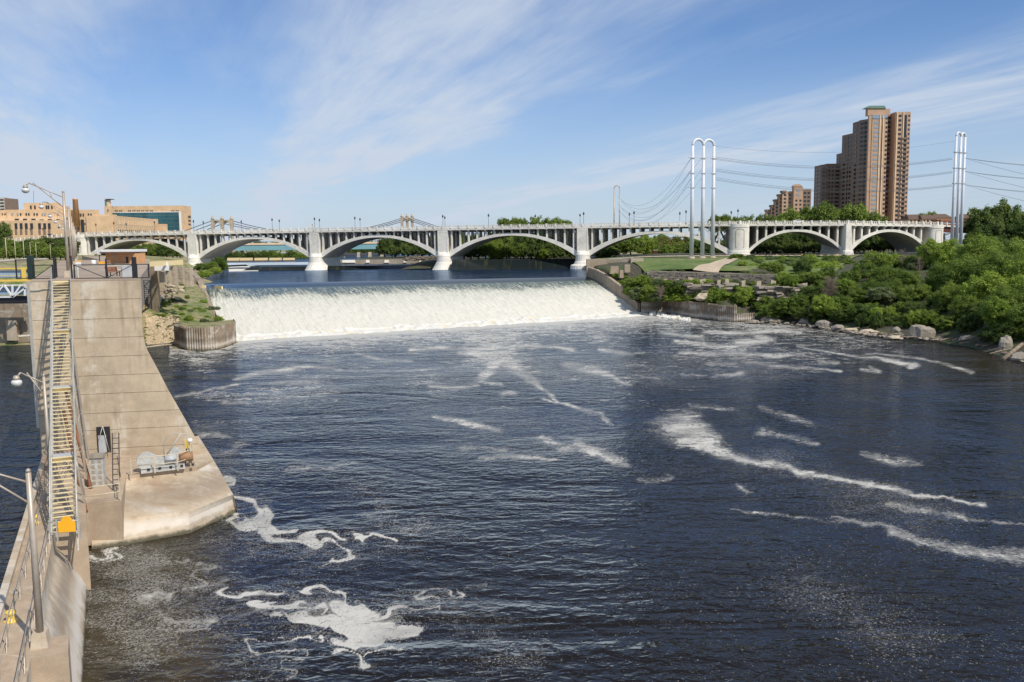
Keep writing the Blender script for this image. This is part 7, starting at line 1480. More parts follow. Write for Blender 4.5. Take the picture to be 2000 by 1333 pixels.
# ------------------------------------------------------------------ vegetation
def crown_mesh(name, seed, nclump, nleaf, leaf, rx, rz, mat, hollow=0.35, low=-0.75, spiky=0.14):
    r = np.random.RandomState(seed); C_ = []
    while len(C_) < nclump:
        d = r.normal(size=3); d /= np.linalg.norm(d)
        if d[2] < low: continue
        rad = r.uniform(hollow, 1.0) ** 0.6; k = 1 + spiky * (r.rand() - .5) * 2
        C_.append((d[0] * rx * rad * k, d[1] * rx * rad * k, d[2] * rz * rad * k, r.uniform(.13, .30)))
    C_ = np.array(C_); tot = nclump * nleaf; ci = np.repeat(np.arange(nclump), nleaf); d = r.normal(size=(tot, 3)); d /= np.linalg.norm(d, axis=1)[:, None]
    d[:, 2] = np.where(d[:, 2] < -.3, -d[:, 2] * .6, d[:, 2]); rr = C_[ci, 3] * r.uniform(.55, 1.12, tot); P = C_[ci, :3] + d * rr[:, None] * np.array([.85, .85, 1.2])
    nrm = d + r.normal(size=(tot, 3)) * .45; nrm[:, 2] += .35; nrm /= np.linalg.norm(nrm, axis=1)[:, None]
    a = np.cross(nrm, r.normal(size=(tot, 3))); a /= np.linalg.norm(a, axis=1)[:, None]; b = np.cross(nrm, a); s = leaf * r.uniform(.6, 1.35, tot)[:, None]
    V = np.stack([P - a * s, P - b * s * .55, P + a * s, P + b * s * .55], 1).reshape(-1, 3); F = np.arange(tot * 4).reshape(-1, 4)
    me = bpy.data.meshes.new(name); me.vertices.add(len(V)); me.vertices.foreach_set('co', V.astype(np.float32).ravel()); me.loops.add(F.size); me.loops.foreach_set('vertex_index', F.ravel().astype(np.int32)); me.polygons.add(len(F)); me.polygons.foreach_set('loop_start', np.arange(0, F.size, 4, dtype=np.int32)); me.update(calc_edges=True)
    cv = r.rand(nclump) * .7; at = me.attributes.new('leaf', 'FLOAT', 'POINT'); at.data.foreach_set('value', np.repeat(cv[ci] + r.rand(tot) * .3, 4).astype(np.float32)); me.materials.append(MATS[mat]); return me
def trunk_mesh(name, seed, h, r0, nb, spread, mat='bark'):
    r = random.Random(seed); mb = MB(); top = h * .9; pts = [(r.uniform(-.04, .04) * k, r.uniform(-.04, .04) * k, top * k / 5) for k in range(6)]; mb.tube(pts, r0, 7, r0 * .35)
    for i in range(nb):
        k = r.uniform(.35, .9); a = r.uniform(0, 6.28); z = top * k; L = spread * r.uniform(.5, 1); q = (math.cos(a) * L, math.sin(a) * L, z + L * r.uniform(.4, .9)); mb.tube([(0, 0, z), (q[0] * .5, q[1] * .5, z + (q[2] - z) * .4), q], r0 * .35, 5, r0 * .08, caps=False)
    me = mb.mesh(name); me.materials.append(MATS[mat]); return me
ARCH = {}
for key, args in {
    'tree_dark': [(11, 130, 90, .050, .92, .82, 'leaf_dark'), (12, 150, 85, .050, .85, .95, 'leaf_dark'), (13, 120, 90, .052, 1.0, .75, 'leaf_dark')],
    'tree_mid': [(21, 130, 90, .048, .9, .85, 'leaf_mid'), (22, 150, 80, .048, .8, 1.0, 'leaf_mid'), (23, 120, 90, .05, 1.0, .78, 'leaf_mid')],
    'tree_bright': [(31, 190, 110, .036, .9, .9, 'leaf_bright'), (32, 190, 110, .036, .82, 1.05, 'leaf_bright')],
    'big_mid': [(41, 260, 130, .030, .92, .95, 'leaf_mid'), (42, 260, 130, .030, .85, 1.05, 'leaf_mid')],
    'bush_mid': [(51, 150, 110, .042, 1.0, .9, 'leaf_mid'), (52, 150, 110, .042, .9, .98, 'leaf_mid')],
    'bush_bright': [(61, 150, 110, .040, .95, .95, 'leaf_bright'), (62, 150, 110, .040, 1.0, .9, 'leaf_bright')],
    'bush_grey': [(71, 100, 110, .045, 1.0, .8, 'leaf_grey')], 'bush_dark': [(81, 120, 100, .05, 1.0, .85, 'leaf_dark')]}.items():
    ARCH[key] = [(crown_mesh('crown', a[0], a[1], a[2], a[3], a[4], a[5], a[6], low=-.95 if 'bush' in key or 'big' in key or 'bright' in key else -.7), trunk_mesh('trunk', a[0], 1.0, .045 if 'bush' not in key else .02, 8, .5)) for a in args]
TR = random.Random(99)
def plant(name, key, base, R, H, label, cat='tree', group=None, trunk_h=None):
    """base xyz, crown radius R, total height H"""
    base = [float(x) for x in base]; e = empty(name, base, label, cat, group); e.rotation_euler = (0, 0, TR.uniform(0, 6.28)); cm, tm_ = ARCH[key][TR.randrange(len(ARCH[key]))]
    ch_ = H * (.62 if 'bush' not in key else .60); c = bpy.data.objects.new('crown', cm); COL.objects.link(c); c.parent = e; rz_ = min(max(ch_ * .8, R * .8), R * 1.3); c.location = (0, 0, H - rz_ * 1.0); c.scale = (R, R * TR.uniform(.85, 1.1), rz_)
    if 'bush' in key: rz_ = max(H * .58, R * .6); c.location = (0, 0, H - rz_ * .95); c.scale = (R, R, rz_)
    t = bpy.data.objects.new('trunk', tm_); COL.objects.link(t); t.parent = e; t.scale = (H * .9, H * .9, H * .75 if 'bush' not in key else H * .5); return e
def tree_px(key, u, vtop, Y, zb, wpx, label, group=None, name='tree', cat='tree'):
    c = py(u, vtop, Y); R = wpx / 2 * Y / FPX; return plant(name, key, (c[0], Y, zb), R / .9, max(float(c[2]) - zb, 1.0), label, cat, group)
ORD = ['first', 'second', 'third', 'fourth', 'fifth', 'sixth', 'seventh', 'eighth', 'ninth', 'tenth', 'eleventh', 'twelfth', 'thirteenth', 'fourteenth', 'fifteenth', 'sixteenth', 'seventeenth', 'last']
def row(key, items, label, group, name='tree', cat='tree'):
    srt = sorted(items, key=lambda q: q[0])
    for it in items:
        lb = label
        if len(items) > 18: lb = label.replace(' from the left', '')
        if len(items) <= 18: lb = ORD[srt.index(it)] + ' ' + label
        tree_px(it[5] if len(it) > 5 else key, it[0], it[1], it[2], it[3], it[4], lb, group, name, cat)
# far right, behind small arches (dark, in the shade)
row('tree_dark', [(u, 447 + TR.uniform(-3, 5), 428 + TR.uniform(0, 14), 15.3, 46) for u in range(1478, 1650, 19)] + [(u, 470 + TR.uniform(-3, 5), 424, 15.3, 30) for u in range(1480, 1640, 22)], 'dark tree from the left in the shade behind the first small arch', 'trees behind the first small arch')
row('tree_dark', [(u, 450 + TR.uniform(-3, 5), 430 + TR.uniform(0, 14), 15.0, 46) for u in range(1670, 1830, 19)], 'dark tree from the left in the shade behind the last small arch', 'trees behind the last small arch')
# tree row above the deck in front of towers
row('tree_mid', [(1545, 404, 500, 15.5, 56), (1575, 401, 505, 15.5, 50), (1608, 397, 500, 15.5, 62), (1640, 403, 505, 15.5, 46), (1668, 399, 498, 15.5, 52), (1692, 410, 505, 15.5, 44), (1716, 418, 500, 15.5, 44)], 'broad green tree from the left at the foot of the apartment towers', 'tree row at the foot of the towers')
row('tree_mid', [(1398, 418, 520, 15.5, 30), (1415, 417, 520, 15.5, 34), (1440, 421, 525, 15.5, 30), (1462, 419, 520, 15.5, 34), (1488, 420, 525, 15.5, 36), (1515, 419, 520, 15.5, 36), (1535, 424, 515, 15.5, 30)], 'small green tree from the left, over the railing beside the big round pier', 'small trees over the railing')
row('tree_mid', [(985, 424, 520, 15, 26), (1005, 423, 522, 15, 34), (1020, 427, 520, 15, 26)], 'tree top from the left in the left clump over the deck', 'left clump of tree tops over the deck')
row('tree_mid', [(1046, 421, 520, 15, 30), (1068, 424, 522, 15, 36), (1090, 423, 520, 15, 40), (1108, 429, 520, 15, 26)], 'tree top from the left in the right clump over the deck', 'right clump of tree tops over the deck')
# behind the fourth arch: a wall of trees
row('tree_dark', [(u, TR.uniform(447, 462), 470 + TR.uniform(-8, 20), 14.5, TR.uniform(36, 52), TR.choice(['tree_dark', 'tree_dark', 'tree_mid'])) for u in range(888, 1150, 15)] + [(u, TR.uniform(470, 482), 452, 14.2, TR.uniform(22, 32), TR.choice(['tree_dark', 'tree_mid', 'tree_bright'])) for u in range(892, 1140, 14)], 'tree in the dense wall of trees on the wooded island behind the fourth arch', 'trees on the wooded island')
# behind the third arch
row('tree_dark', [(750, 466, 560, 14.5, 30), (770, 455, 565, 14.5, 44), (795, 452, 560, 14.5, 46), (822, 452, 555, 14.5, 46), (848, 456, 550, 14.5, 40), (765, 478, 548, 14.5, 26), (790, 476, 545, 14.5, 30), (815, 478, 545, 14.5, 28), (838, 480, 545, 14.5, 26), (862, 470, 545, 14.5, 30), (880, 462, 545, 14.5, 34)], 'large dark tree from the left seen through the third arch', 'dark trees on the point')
# behind the fifth arch and towards the pylons
row('tree_mid', [(1165, 470, 450, 15.8, 40), (1185, 478, 440, 15.8, 40), (1205, 466, 455, 15.8, 44), (1232, 460, 455, 15.8, 50), (1258, 458, 460, 15.8, 40, 'tree_bright'), (1275, 462, 465, 15.8, 26), (1158, 484, 432, 15.8, 26), (1195, 484, 430, 15.8, 34), (1300, 476, 520, 15.8, 30), (1325, 475, 540, 15.8, 40)], 'rounded green tree from the left seen through the fifth arch', 'trees seen through the fifth arch')
row('tree_dark', [(1356, 468, 470, 15.8, 40), (1385, 470, 470, 15.8, 44), (1410, 468, 470, 15.8, 40), (1290, 458, 700, 15.5, 40, 'tree_mid'), (1320, 460, 700, 15.5, 46, 'tree_mid'), (1350, 456, 700, 15.5, 46, 'tree_mid')], 'dark tree from the left behind the white pylon legs', 'trees behind the pylon legs')
# left
row('tree_mid', [(u, TR.uniform(461, 474), 400 + TR.uniform(-10, 40), 18.3, TR.uniform(28, 44), TR.choice(['tree_mid', 'tree_mid', 'tree_dark'])) for u in range(-10, 136, 11)] + [(u, TR.uniform(480, 488), 372, 18.3, TR.uniform(20, 28)) for u in range(-4, 136, 10)], 'green tree in the belt below the post office', 'tree belt below the post office')
tree_px('tree_dark', 3, 432, 470, 18.3, 34, 'dark tree rising over the girder approach at the left edge'); tree_px('tree_dark', -22, 440, 470, 18.3, 40, 'dark tree cut by the left edge of the picture')
row('tree_mid', [(u, TR.uniform(476, 484), 560 + TR.uniform(-20, 20), 16, TR.uniform(20, 30), TR.choice(['tree_mid', 'tree_dark'])) for u in range(235, 385, 10)] + [(u, TR.uniform(470, 476), 600, 16, 26) for u in range(285, 375, 13)], 'green tree seen through the first arch behind the brick hut', 'trees seen through the first arch')
row('tree_mid', [(u, TR.uniform(489, 494), 690 + TR.uniform(-30, 30), 14.5, TR.uniform(18, 28), TR.choice(['tree_mid', 'tree_dark', 'tree_dark'])) for u in range(425, 650, 9)], 'low tree on the far bank seen through the second arch', 'trees on the far bank')
row('tree_mid', [(u, TR.uniform(470, 474), 1150, 15.5, TR.uniform(16, 26)) for u in range(470, 760, 11)], 'distant tree on the skyline under the second and third arches', 'distant skyline trees')
row('tree_mid', [(u, TR.uniform(482, 486), 900, 15.5, 24, 'tree_dark') for u in range(600, 770, 12)], 'dark tree from the left behind the railway bridge', 'trees behind the railway bridge')
row('tree_mid', [(1785, 424, 600, 15.5, 26), (1800, 415, 620, 15.5, 26), (1818, 414, 620, 15.5, 26), (1840, 425, 600, 15.5, 22), (1768, 424, 620, 15.5, 26)], 'small tree from the left among the brown roofed houses', 'trees among the houses')
# right edge big trees
for k, (key, u, vt, Y, zb, w, lb) in enumerate([('tree_dark', 1925, 397, 410, 15.5, 60, 'tall dark tree just right of the right pylon, level with the rooftops'), ('tree_dark', 1965, 396, 412, 15.5, 60, 'tallest dark tree near the right edge'), ('tree_dark', 2010, 406, 410, 15.5, 70, 'dark tree cut by the upper right edge'), ('tree_dark', 1940, 430, 395, 15.5, 60, 'dark lower crown under the tall trees at right'), ('tree_dark', 1990, 435, 390, 15.5, 70, 'dark lower crown at the right edge'), ('tree_dark', 1905, 450, 400, 15.5, 50, 'dark tree behind the foot of the right pylon'), ('tree_dark', 1950, 460, 380, 15.5, 60, 'shaded crown above the pale green canopy'), ('tree_dark', 2010, 462, 380, 15.5, 60, 'shaded crown at the right edge above the pale canopy')]): tree_px(key, u, vt, Y, zb, w, lb)
BG = [('tree_bright', 1818, 466, 268, 14, 46), ('tree_bright', 1858, 474, 262, 14, 70), ('big_mid', 1912, 468, 240, 15, 90), ('tree_bright', 1930, 462, 255, 15, 60), ('big_mid', 1960, 492, 215, 13, 100), ('big_mid', 1995, 478, 235, 15, 100), ('tree_bright', 2015, 500, 205, 13, 110), ('big_mid', 1890, 510, 225, 12, 90), ('tree_bright', 1935, 530, 205, 11, 90), ('big_mid', 1838, 520, 232, 11, 70), ('big_mid', 1975, 560, 190, 8, 90), ('tree_bright', 1945, 585, 184, 6, 60), ('big_mid', 2020, 590, 178, 6, 90), ('big_mid', 1895, 575, 205, 7, 70), ('tree_bright', 2040, 530, 190, 9, 110), ('big_mid', 1865, 555, 214, 8, 60)]
row('big_mid', [(u, vt, Y, zb, w, key) for key, u, vt, Y, zb, w in BG], 'leafy tree from the left in the bright mass at the right edge', 'leafy trees at the right edge', 'leafy_tree')
MG = [('bush_mid', 1710, 492, 285, 13, 50), ('bush_bright', 1745, 495, 280, 13, 46), ('bush_mid', 1775, 500, 276, 13, 44), ('bush_grey', 1792, 505, 270, 13, 40), ('bush_mid', 1690, 515, 262, 11, 50), ('big_mid', 1730, 520, 252, 10, 60), ('big_mid', 1770, 528, 246, 10, 60), ('bush_mid', 1660, 530, 256, 10, 40), ('bush_bright', 1650, 545, 250, 9, 44), ('big_mid', 1705, 548, 240, 8, 60), ('big_mid', 1745, 552, 236, 8, 60), ('bush_grey', 1720, 560, 232, 7, 50), ('bush_mid', 1680, 565, 238, 6, 44), ('bush_mid', 1790, 560, 228, 8, 56), ('bush_dark', 1800, 590, 222, 5, 50), ('bush_mid', 1765, 590, 224, 4, 50), ('bush_bright', 1712, 600, 221, 3.2, 26), ('bush_bright', 1738, 598, 220, 3.2, 22), ('bush_dark', 1690, 595, 226, 3, 50), ('bush_mid', 1640, 580, 234, 3, 50), ('bush_bright', 1628, 590, 232, 3, 30), ('bush_bright', 1610, 577, 236, 3, 46), ('bush_dark', 1650, 600, 230, 2.5, 50), ('bush_dark', 1590, 560, 250, 7, 50), ('bush_mid', 1560, 577, 245, 4, 36), ('bush_mid', 1535, 582, 246, 3, 50), ('bush_mid', 1510, 598, 247, 2.5, 40), ('bush_dark', 1585, 600, 238, 2.5, 40), ('bush_mid', 1620, 548, 256, 9, 50), ('bush_mid', 1600, 530, 262, 10, 40), ('bush_dark', 1830, 600, 214, 4, 50), ('bush_dark', 1860, 615, 206, 3, 50), ('bush_dark', 1900, 625, 198, 3, 50), ('bush_dark', 1750, 612, 219, 2.5, 60), ('bush_dark', 1940, 640, 185, 3, 50), ('bush_dark', 1785, 615, 214, 3, 60), ('bush_mid', 1560, 600, 241, 2.2, 36)]
row('bush_mid', [(u, vt, Y, zb, w, key) for key, u, vt, Y, zb, w in MG], 'shrub in the dense thicket on the steep right bank', 'thicket on the right bank', 'shrub', 'shrub')
for key, u, vt, Y, w, lb in [('bush_bright', 1612, 510, 283, 50, 'yellow green rounded shrub on the plateau edge above the dead shrub'), ('bush_bright', 1592, 519, 280, 30, 'small yellow green shrub left of the rounded plateau shrub'), ('bush_mid', 1655, 507, 295, 36, 'low blue green shrub on the plateau left of the thicket'), ('bush_grey', 1495, 518, 288, 38, 'grey green grassy tuft above the masonry wall'), ('bush_bright', 1518, 520, 286, 24, 'small bright tuft right of the grey green tuft'), ('bush_mid', 1555, 512, 290, 34, 'mid green bush before the clipped hedge'), ('bush_mid', 1460, 504, 320, 34, 'low bush right of the big round pier'), ('bush_dark', 1451, 501, 330, 22, 'small dark round bush at the big pier foot'), ('bush_mid', 1535, 505, 300, 50, 'wide pale bush on the plateau')]:
    c = py(u, vt, Y); plant('shrub', key, (c[0], Y, rh(c[0], Y) - .1), w / 2 * Y / FPX / .9, max(1.0, c[2] - rh(c[0], Y)), lb, 'shrub')
for i in range(60):   # tall weeds and seedlings right of the path
    u, v = TR.uniform(1425, 1650), TR.uniform(508, 527); Y = 330 - (v - 508) * 2.5; x = (u - 1000) / FPX * Y
    plant('weed_clump', TR.choice(['bush_grey', 'bush_grey', 'bush_bright', 'bush_mid']), (x, Y, rh2(x, Y)), TR.uniform(1.2, 3.2), TR.uniform(.9, 2.2), 'low clump of weeds on the rough ground right of the sandy path', 'weeds', 'weeds right of the path')
for i in range(34):   # ragged weeds along the wall top
    t = TR.random(); x, Y = 45.5 + 50 * t + TR.uniform(-.5, 1), 288 - 23 * t + TR.uniform(0, 1.5)
    if 57 < x < 68: continue
    plant('weed_clump', TR.choice(['bush_grey', 'bush_bright', 'bush_mid']), (x, Y, rh2(x, Y)), TR.uniform(.7, 1.6), TR.uniform(.5, 1.1), 'ragged weeds growing along the top of the masonry wall', 'weeds', 'weeds on top of the masonry wall')
for i in range(30):
    u = TR.uniform(1400, 1600); Y = 266 + TR.uniform(-3, 4) - (u - 1400) * .04; x = (u - 1000) / FPX * Y
    plant('weed_clump', TR.choice(['bush_grey', 'bush_mid', 'bush_bright']), (x, Y, min(rh(x, Y), 9.4)), TR.uniform(.9, 2.2), TR.uniform(.8, 1.8), 'weeds and seedlings spilling over the rock ledges', 'weeds', 'weeds on the rock ledges')
for i in range(70):   # understory on the steep bank
    u = TR.uniform(1490, 1995); f = TR.random(); vv = np.interp(u, [1480, 1560, 1700, 1810, 1900, 2000], [622, 628, 642, 648, 660, 680]) - 75 * f; Yb = np.interp(u, [1480, 1560, 1700, 1810, 1900, 2000], [252, 243, 214, 206, 190, 168]) + 34 * f; x = (u - 1000) / FPX * Yb; z = rh(x, Yb)
    plant('shrub', TR.choice(['bush_dark', 'bush_dark', 'bush_mid', 'bush_mid', 'bush_bright']), (x, Yb, z - .3), TR.uniform(1.6, 3.4), TR.uniform(2.2, 4.5), 'shrub in the dense thicket on the steep right bank', 'shrub', 'thicket on the right bank')
# clipped hedge line
for (u0, u1, Y, lb) in ((1470, 1504, 336, 'short dark clipped hedge along the track'), (1542, 1632, 330, 'long dark clipped hedge along the track')):
    a, b = py(u0, 506, Y), py(u1, 506, Y); e = empty('hedge', P3(a, 16), lb, 'hedge')
    for i in range(int((b[0] - a[0]) / 2.2) + 1):
        c = bpy.data.objects.new('foliage', ARCH['bush_dark'][0][0]); COL.objects.link(c); c.parent = e; c.location = (i * 2.2, 0, .5); c.scale = (1.7, 1.3, 1.15); c.rotation_euler = (0, 0, i * 1.3)
RG = [('bush_mid', 1222, 548, 296, 8.5, 36), ('bush_bright', 1205, 534, 300, 12, 22), ('bush_mid', 1240, 543, 290, 9, 40), ('bush_bright', 1262, 538, 288, 9, 44), ('bush_grey', 1250, 560, 282, 7, 40), ('bush_mid', 1275, 556, 280, 7, 46), ('bush_mid', 1300, 552, 278, 7, 36), ('bush_grey', 1290, 568, 275, 5.6, 40), ('bush_mid', 1266, 572, 279, 5.5, 30), ('bush_mid', 1318, 560, 273, 6.5, 36), ('bush_mid', 1335, 564, 271, 6.2, 34), ('bush_bright', 1312, 574, 272, 5.4, 28), ('bush_mid', 1347, 572, 269, 5.6, 30), ('bush_mid', 1365, 570, 268, 5.6, 26), ('bush_grey', 1240, 572, 280, 5, 26), ('bush_mid', 1230, 562, 286, 7, 26), ('bush_bright', 1275, 580, 279, 5.0, 22), ('bush_mid', 1255, 565, 283, 6.5, 34), ('bush_bright', 1298, 565, 276, 6, 34), ('bush_mid', 1233, 556, 289, 8, 26), ('bush_mid', 1280, 545, 284, 9, 40), ('bush_bright', 1327, 572, 270.5, 5.6, 32), ('bush_mid', 1196, 527, 303, 13, 18), ('bush_mid', 1215, 536, 300, 11, 24)]
row('bush_mid', [(u, vt, Y, zb, w, key) for key, u, vt, Y, zb, w in RG], 'leafy shrub from the left between wing wall and sheet piles', 'shrubs beside the wing wall', 'shrub', 'shrub')
for key, u, vt, Y, zb, w, lb in [('bush_bright', 1404, 562, 263, 4.6, 46, 'round bright green bush left of the large round bush above the sheet piles'), ('bush_bright', 1458, 560, 261, 3.6, 56, 'large round bright green bush behind the end of the sheet piles'), ('bush_mid', 1385, 575, 262, 4.6, 30, 'small green bush behind the middle sheet piles'), ('bush_dark', 1432, 585, 260, 4.5, 30, 'dark gap filling bush between the two round bushes'), ('bush_mid', 1484, 590, 256, 3, 30, 'small bush on the low sheet pile end')]: tree_px(key, u, vt, Y, zb, w, lb, None, 'bush', 'bush')
row('bush_grey', [(u, 546 + TR.uniform(-3, 3), 272, 9.6, 22, TR.choice(['bush_grey', 'bush_bright', 'bush_mid'])) for u in range(1285, 1600, 19)], 'low weed clump from the left among the stone stubs', 'weeds on the ledge', 'weed_clump', 'weeds')
row('bush_grey', [(u, 558 + TR.uniform(-3, 3), 262, 8, 20, TR.choice(['bush_mid', 'bush_bright', 'bush_mid'])) for u in range(1440, 1600, 21)], 'low weed clump from the left over the dark rock face', 'weeds over the rock face', 'weed_clump', 'weeds')
row('bush_mid', [(1330, 556, 270, 8, 26), (1400, 568, 264, 6.5, 24, 'bush_grey'), (1428, 572, 262, 6, 24), (1475, 574, 259, 5, 26), (1500, 578, 256, 4.5, 28, 'bush_bright'), (1545, 566, 256, 6, 24, 'bush_grey'), (1575, 560, 256, 7, 26)], 'bush from the left growing against the dark rock ledges', 'bushes against the rock ledges', 'bush', 'bush')
for x, Y in ((112, 172), (121, 182), (116, 158), (124, 148), (131, 160), (119, 140), (134, 138), (128, 124), (140, 112), (146, 134), (140, 170), (152, 150), (138, 98), (150, 92), (158, 112), (165, 135)):
    z = rh(x, Y); plant('leafy_tree', TR.choice(['big_mid', 'tree_bright', 'big_mid']), (x, Y, z - .4), TR.uniform(4.5, 6.5), TR.uniform(8, 12), 'leafy tree on the bank beyond the right edge of the picture', 'tree', 'leafy trees beyond the right edge')
# left bank shrubs
for key, u, vt, Y, zb, w, lb in [('bush_mid', 392, 515, 330, 14.5, 26, 'dark green shrub right of the stone ruins'), ('bush_bright', 400, 528, 322, 13.5, 24, 'bright reedy shrub near the water, right of the ruins'), ('bush_mid', 412, 512, 350, 14.5, 26, 'middle shrub of the waterside clump by the second pier'), ('bush_mid', 428, 503, 380, 15, 26, 'tallest shrub of the waterside clump by the second pier'), ('bush_bright', 420, 522, 345, 13, 24, 'pale green shrub at the waterline below the tall shrub'), ('bush_bright', 387, 535, 312, 13, 20, 'bright tuft above the stone lining'), ('bush_mid', 436, 513, 385, 13, 18, 'rightmost small shrub over the sloping bank'), ('bush_mid', 366, 580, 232, 9.5, 10, 'tiny round green tuft on the grassy left bank'), ('bush_bright', 355, 545, 240, 11, 12, 'green tuft in the opening between the ruined piers')]: tree_px(key, u, vt, Y, zb, w, lb, None, 'shrub', 'shrub')
for i in range(46):
    u, v = TR.uniform(292, 430), TR.uniform(600, 634); Y = 205 + (640 - v) * .95 + TR.uniform(-1, 1); x = (u - 1000) / FPX * Y
    if v > 628 and u < 350: continue
    plant('grass_tuft', TR.choice(['bush_grey', 'bush_bright', 'bush_grey']), (x, Y, lh(x, Y) - .3), TR.uniform(.6, 1.5), TR.uniform(.5, 1.1), 'loose grass tuft on the left bank above the sheet pile cell', 'grass', 'grass tufts on the left bank')
# dead shrub and dead trees
def dead(name, u, vb, vt, Y, w, label, n=90, seed=3, r=.035):
    b = py(u, vb, Y); H = float(py(u, vt, Y)[2] - b[2]); W = w / 2 * Y / FPX; rr = random.Random(seed); mb = MB(); e = empty(name, b, label, 'dead tree'); mb.tube([b, b + np.array([0.1, 0, H * .5]), b + np.array([0, 0, H * .9])], .14, 5, .03)
    for i in range(n):
        z = H * rr.uniform(.15, .85); a = rr.uniform(0, 6.28); L = W * rr.uniform(.4, 1) * (1.1 - z / H * .4); q = b + np.array([math.cos(a) * L, math.sin(a) * L, min(z + L * rr.uniform(.2, 1.0), H)]); p = b + np.array([0, 0, z]); m_ = (p + q) / 2 + np.array([rr.uniform(-.2, .2), 0, .2]); mb.tube([p, m_, q], r, 4, .01, caps=False)
        for k in range(5): s = q + np.array([rr.uniform(-.7, .7), rr.uniform(-.7, .7), rr.uniform(-.2, .8)]); mb.tube([m_, s], r * .55, 3, .008, caps=False)
    mb.build('branches', 'dead_twig', e)
dead('dead_shrub', 1621, 590, 540, 244, 34, 'reddish grey dead shrub among the green thicket', 150); dead('dead_tree', 1762, 520, 484, 262, 20, 'bare pale branches sticking out of the thicket top', 30, 5, .03); dead('dead_tree', 1795, 545, 500, 258, 22, 'bare whitish branches left of the big bright trees', 40, 6, .03); dead('dead_shrub', 1290, 585, 560, 266, 22, 'whitish dead twigs in the shrubs by the wing wall', 60, 8, .03)

# ------------------------------------------------------------------ stones and driftwood
rip = MB(); rr = random.Random(17)
for i in range(900):
    u, v = rr.uniform(282, 346), rr.uniform(636, 676); Y = 208 + (674 - v) * .38 + rr.uniform(-.6, .6); x = (u - 1000) / FPX * Y; z = lh(x, Y); s = rr.uniform(.25, .55); blob(rip, (x, Y, z + .1), s, s * .8, s * .65, i, 6, 4)
rip.build('riprap', 'riprap_stone', None, 'pale riprap stones on the slope between the lock wall and the sheet pile cell', kind='stuff')
a, b = pz(285, 679, .25), pz(342, 673, .35); MB().tube([a, (a + b) / 2 + np.array([0, 0, .1]), b], .22, 7, .16).build('driftwood_log', 'ruin_stone', None, 'long pale log lying at the waterline below the riprap', 'log')
a, b = pz(312, 672, .6), pz(340, 669, .7); MB().tube([a, b], .18, 7, .14).build('driftwood_log', 'ruin_stone', None, 'short pale log above the long one below the riprap', 'log')
lin = MB()
for i in range(260):
    t = rr.random(); u = 392 + 52 * t; v = 548 - 27 * t; Y = 325 + 190 * t ** 1.6; x = (u - 1000) / FPX * Y - rr.uniform(0, 7); s = rr.uniform(.5, 1.1); blob(lin, (x, Y, 11.1 + rr.uniform(0, 2.2)), s, s, s * .6, i, 6, 4)
lin.build('bank_stones', 'ruin_stone', None, 'stone lining of the left bank above the middle pool', kind='stuff')
def boulder(u, vb, vt, wpx, label, mat='boulder_stone', seed=1, dep=.8, n=10, m=7):
    b = pz(u, vb, 0); Y = b[1]; W = wpx / 2 * Y / FPX; H = max(.3, float(py(u, vt, Y)[2])); mb = MB(); rock(mb, (b[0], b[1] + W * dep * .5, H * .40), W * 1.05, W * dep, H * .66, seed); mb.build('boulder', mat, None, label, 'boulder')
boulder(1803, 664, 631, 44, 'big blocky pale boulder standing on the right shore', seed=5, n=7, m=5); boulder(1748, 664, 656, 34, 'flat pale rock with a mossy foot left of the big boulder', 'ruin_stone', 9)
boulder(1755, 655, 640, 22, 'pointed grey rock behind the flat pale rock', 'boulder_stone', 12); boulder(1822, 640, 622, 34, 'slanting shaded slab behind the big boulder', 'boulder_stone', 4); boulder(1700, 655, 645, 36, 'low tan rock shelf at the water left of the driftwood', 'ruin_stone', 6)
boulder(1660, 650, 640, 30, 'pale tan rock shelf further left along the shore', 'ruin_stone', 16); boulder(1640, 648, 636, 26, 'dark rock at the water left of the tan shelves', 'boulder_stone', 18); boulder(1576, 636, 622, 34, 'light grey slab under the thicket', 'boulder_stone', 20); boulder(1510, 632, 620, 44, 'dark sloping rock right of the low sheet piles', 'dark_stone', 22); boulder(1900, 672, 655, 40, 'dark wet rocks under the overhanging tree', 'dark_stone', 24)
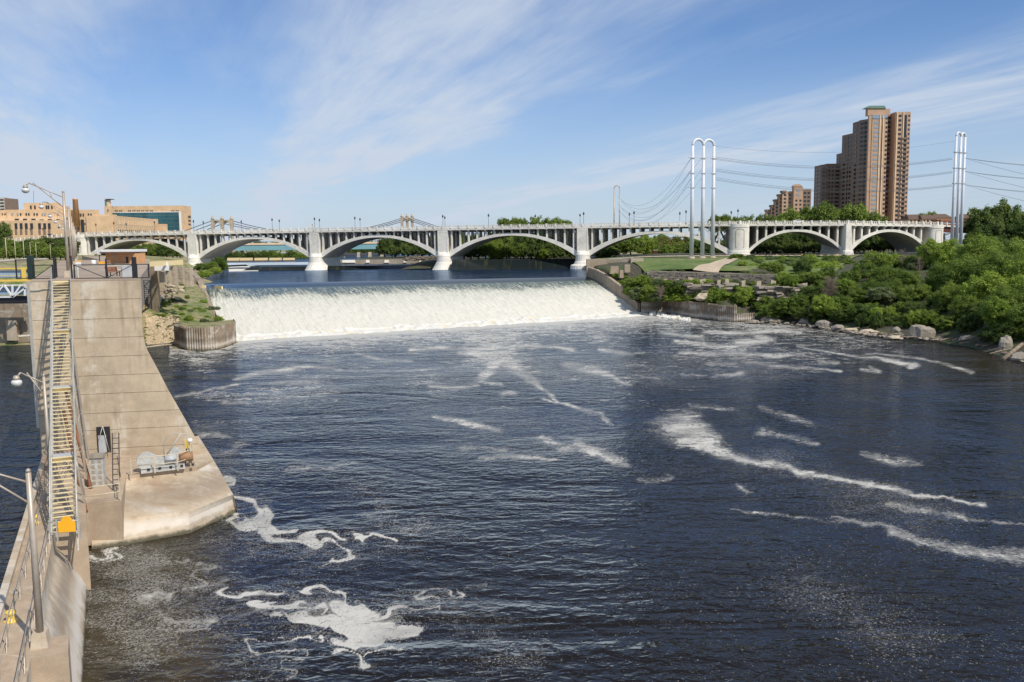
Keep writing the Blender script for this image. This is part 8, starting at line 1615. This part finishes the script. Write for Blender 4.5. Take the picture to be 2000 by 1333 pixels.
boulder(1968, 692, 655, 26, 'tall leaning grey slab at the right edge of the shore', 'boulder_stone', 26); boulder(1950, 680, 655, 24, 'grey rounded rock left of the leaning slab', 'boulder_stone', 28); boulder(1995, 706, 690, 40, 'smooth grey rock in the right corner of the shore', 'boulder_stone', 30); boulder(1610, 642, 628, 30, 'grey slab left of the dark rock', 'boulder_stone', 31); boulder(1470, 633, 626, 26, 'flat stones at the foot of the low sheet piles', 'dark_stone', 33)
sto = MB()
for i in range(420):
    t = rr.random(); us = [1480, 1560, 1640, 1700, 1760, 1830, 1900, 1960, 2010]; vs_ = [630, 635, 646, 655, 660, 664, 672, 690, 712]; u = us[0] + (us[-1] - us[0]) * t; v = np.interp(u, us, vs_) - rr.uniform(-1, 9); p = pz(u, v, rr.uniform(0, .5)); s = rr.uniform(.2, .8); blob(sto, tuple(p), s, s, s * .5, i, 6, 4)
sto.build('shore_stones', 'dark_stone', None, 'small stones and cobbles along the right shoreline', kind='stuff')
for k in range(26):
    u = [1655, 1690, 1715, 1725, 1735, 1742, 1775, 1722, 1830, 1845, 1870, 1885, 1895, 1905, 1920, 1875, 1930, 1940, 1955, 1975, 1965, 1985, 1915, 1890, 1990, 1860][k]; v = np.interp(u, us, vs_) - rr.uniform(1, 8); L = rr.uniform(2, 6); a = rr.uniform(-.5, .9); p = pz(u, v, rr.uniform(.3, 1.0)); d = np.array([math.cos(a), math.sin(a) * .6, rr.uniform(-.1, .25)]) * L / 2
    MB().tube([p - d, p + np.array([0, 0, .1]), p + d], .16, 6, .08).build('driftwood_log', 'weathered_wood', None, 'bleached driftwood log stranded along the right shoreline', 'log', 'driftwood on the right shore')
a, b = pz(1958, 703, .2), py(1997, 672, 168); MB().tube([a, b], .42, 8, .34).build('driftwood_log', 'weathered_wood', None, 'thick dark log propped up in the right corner of the shore', 'log')
p = py(1778, 649, 206)
dw = MB()
for i in range(120):
    u = rr.uniform(790, 862); v = rr.uniform(502, 509); p = py(u, v, 498 + rr.uniform(-1, 3)); L = rr.uniform(1, 4); a = rr.uniform(-.6, .6); d = np.array([math.cos(a), .3 * math.sin(a), rr.uniform(-.3, .3)]) * L / 2; dw.tube([p - d, p + d], .22, 4, .12)
dw.build('driftwood_pile', 'weathered_wood', None, 'tangled brown driftwood jammed on the dam behind the third pier', kind='stuff')
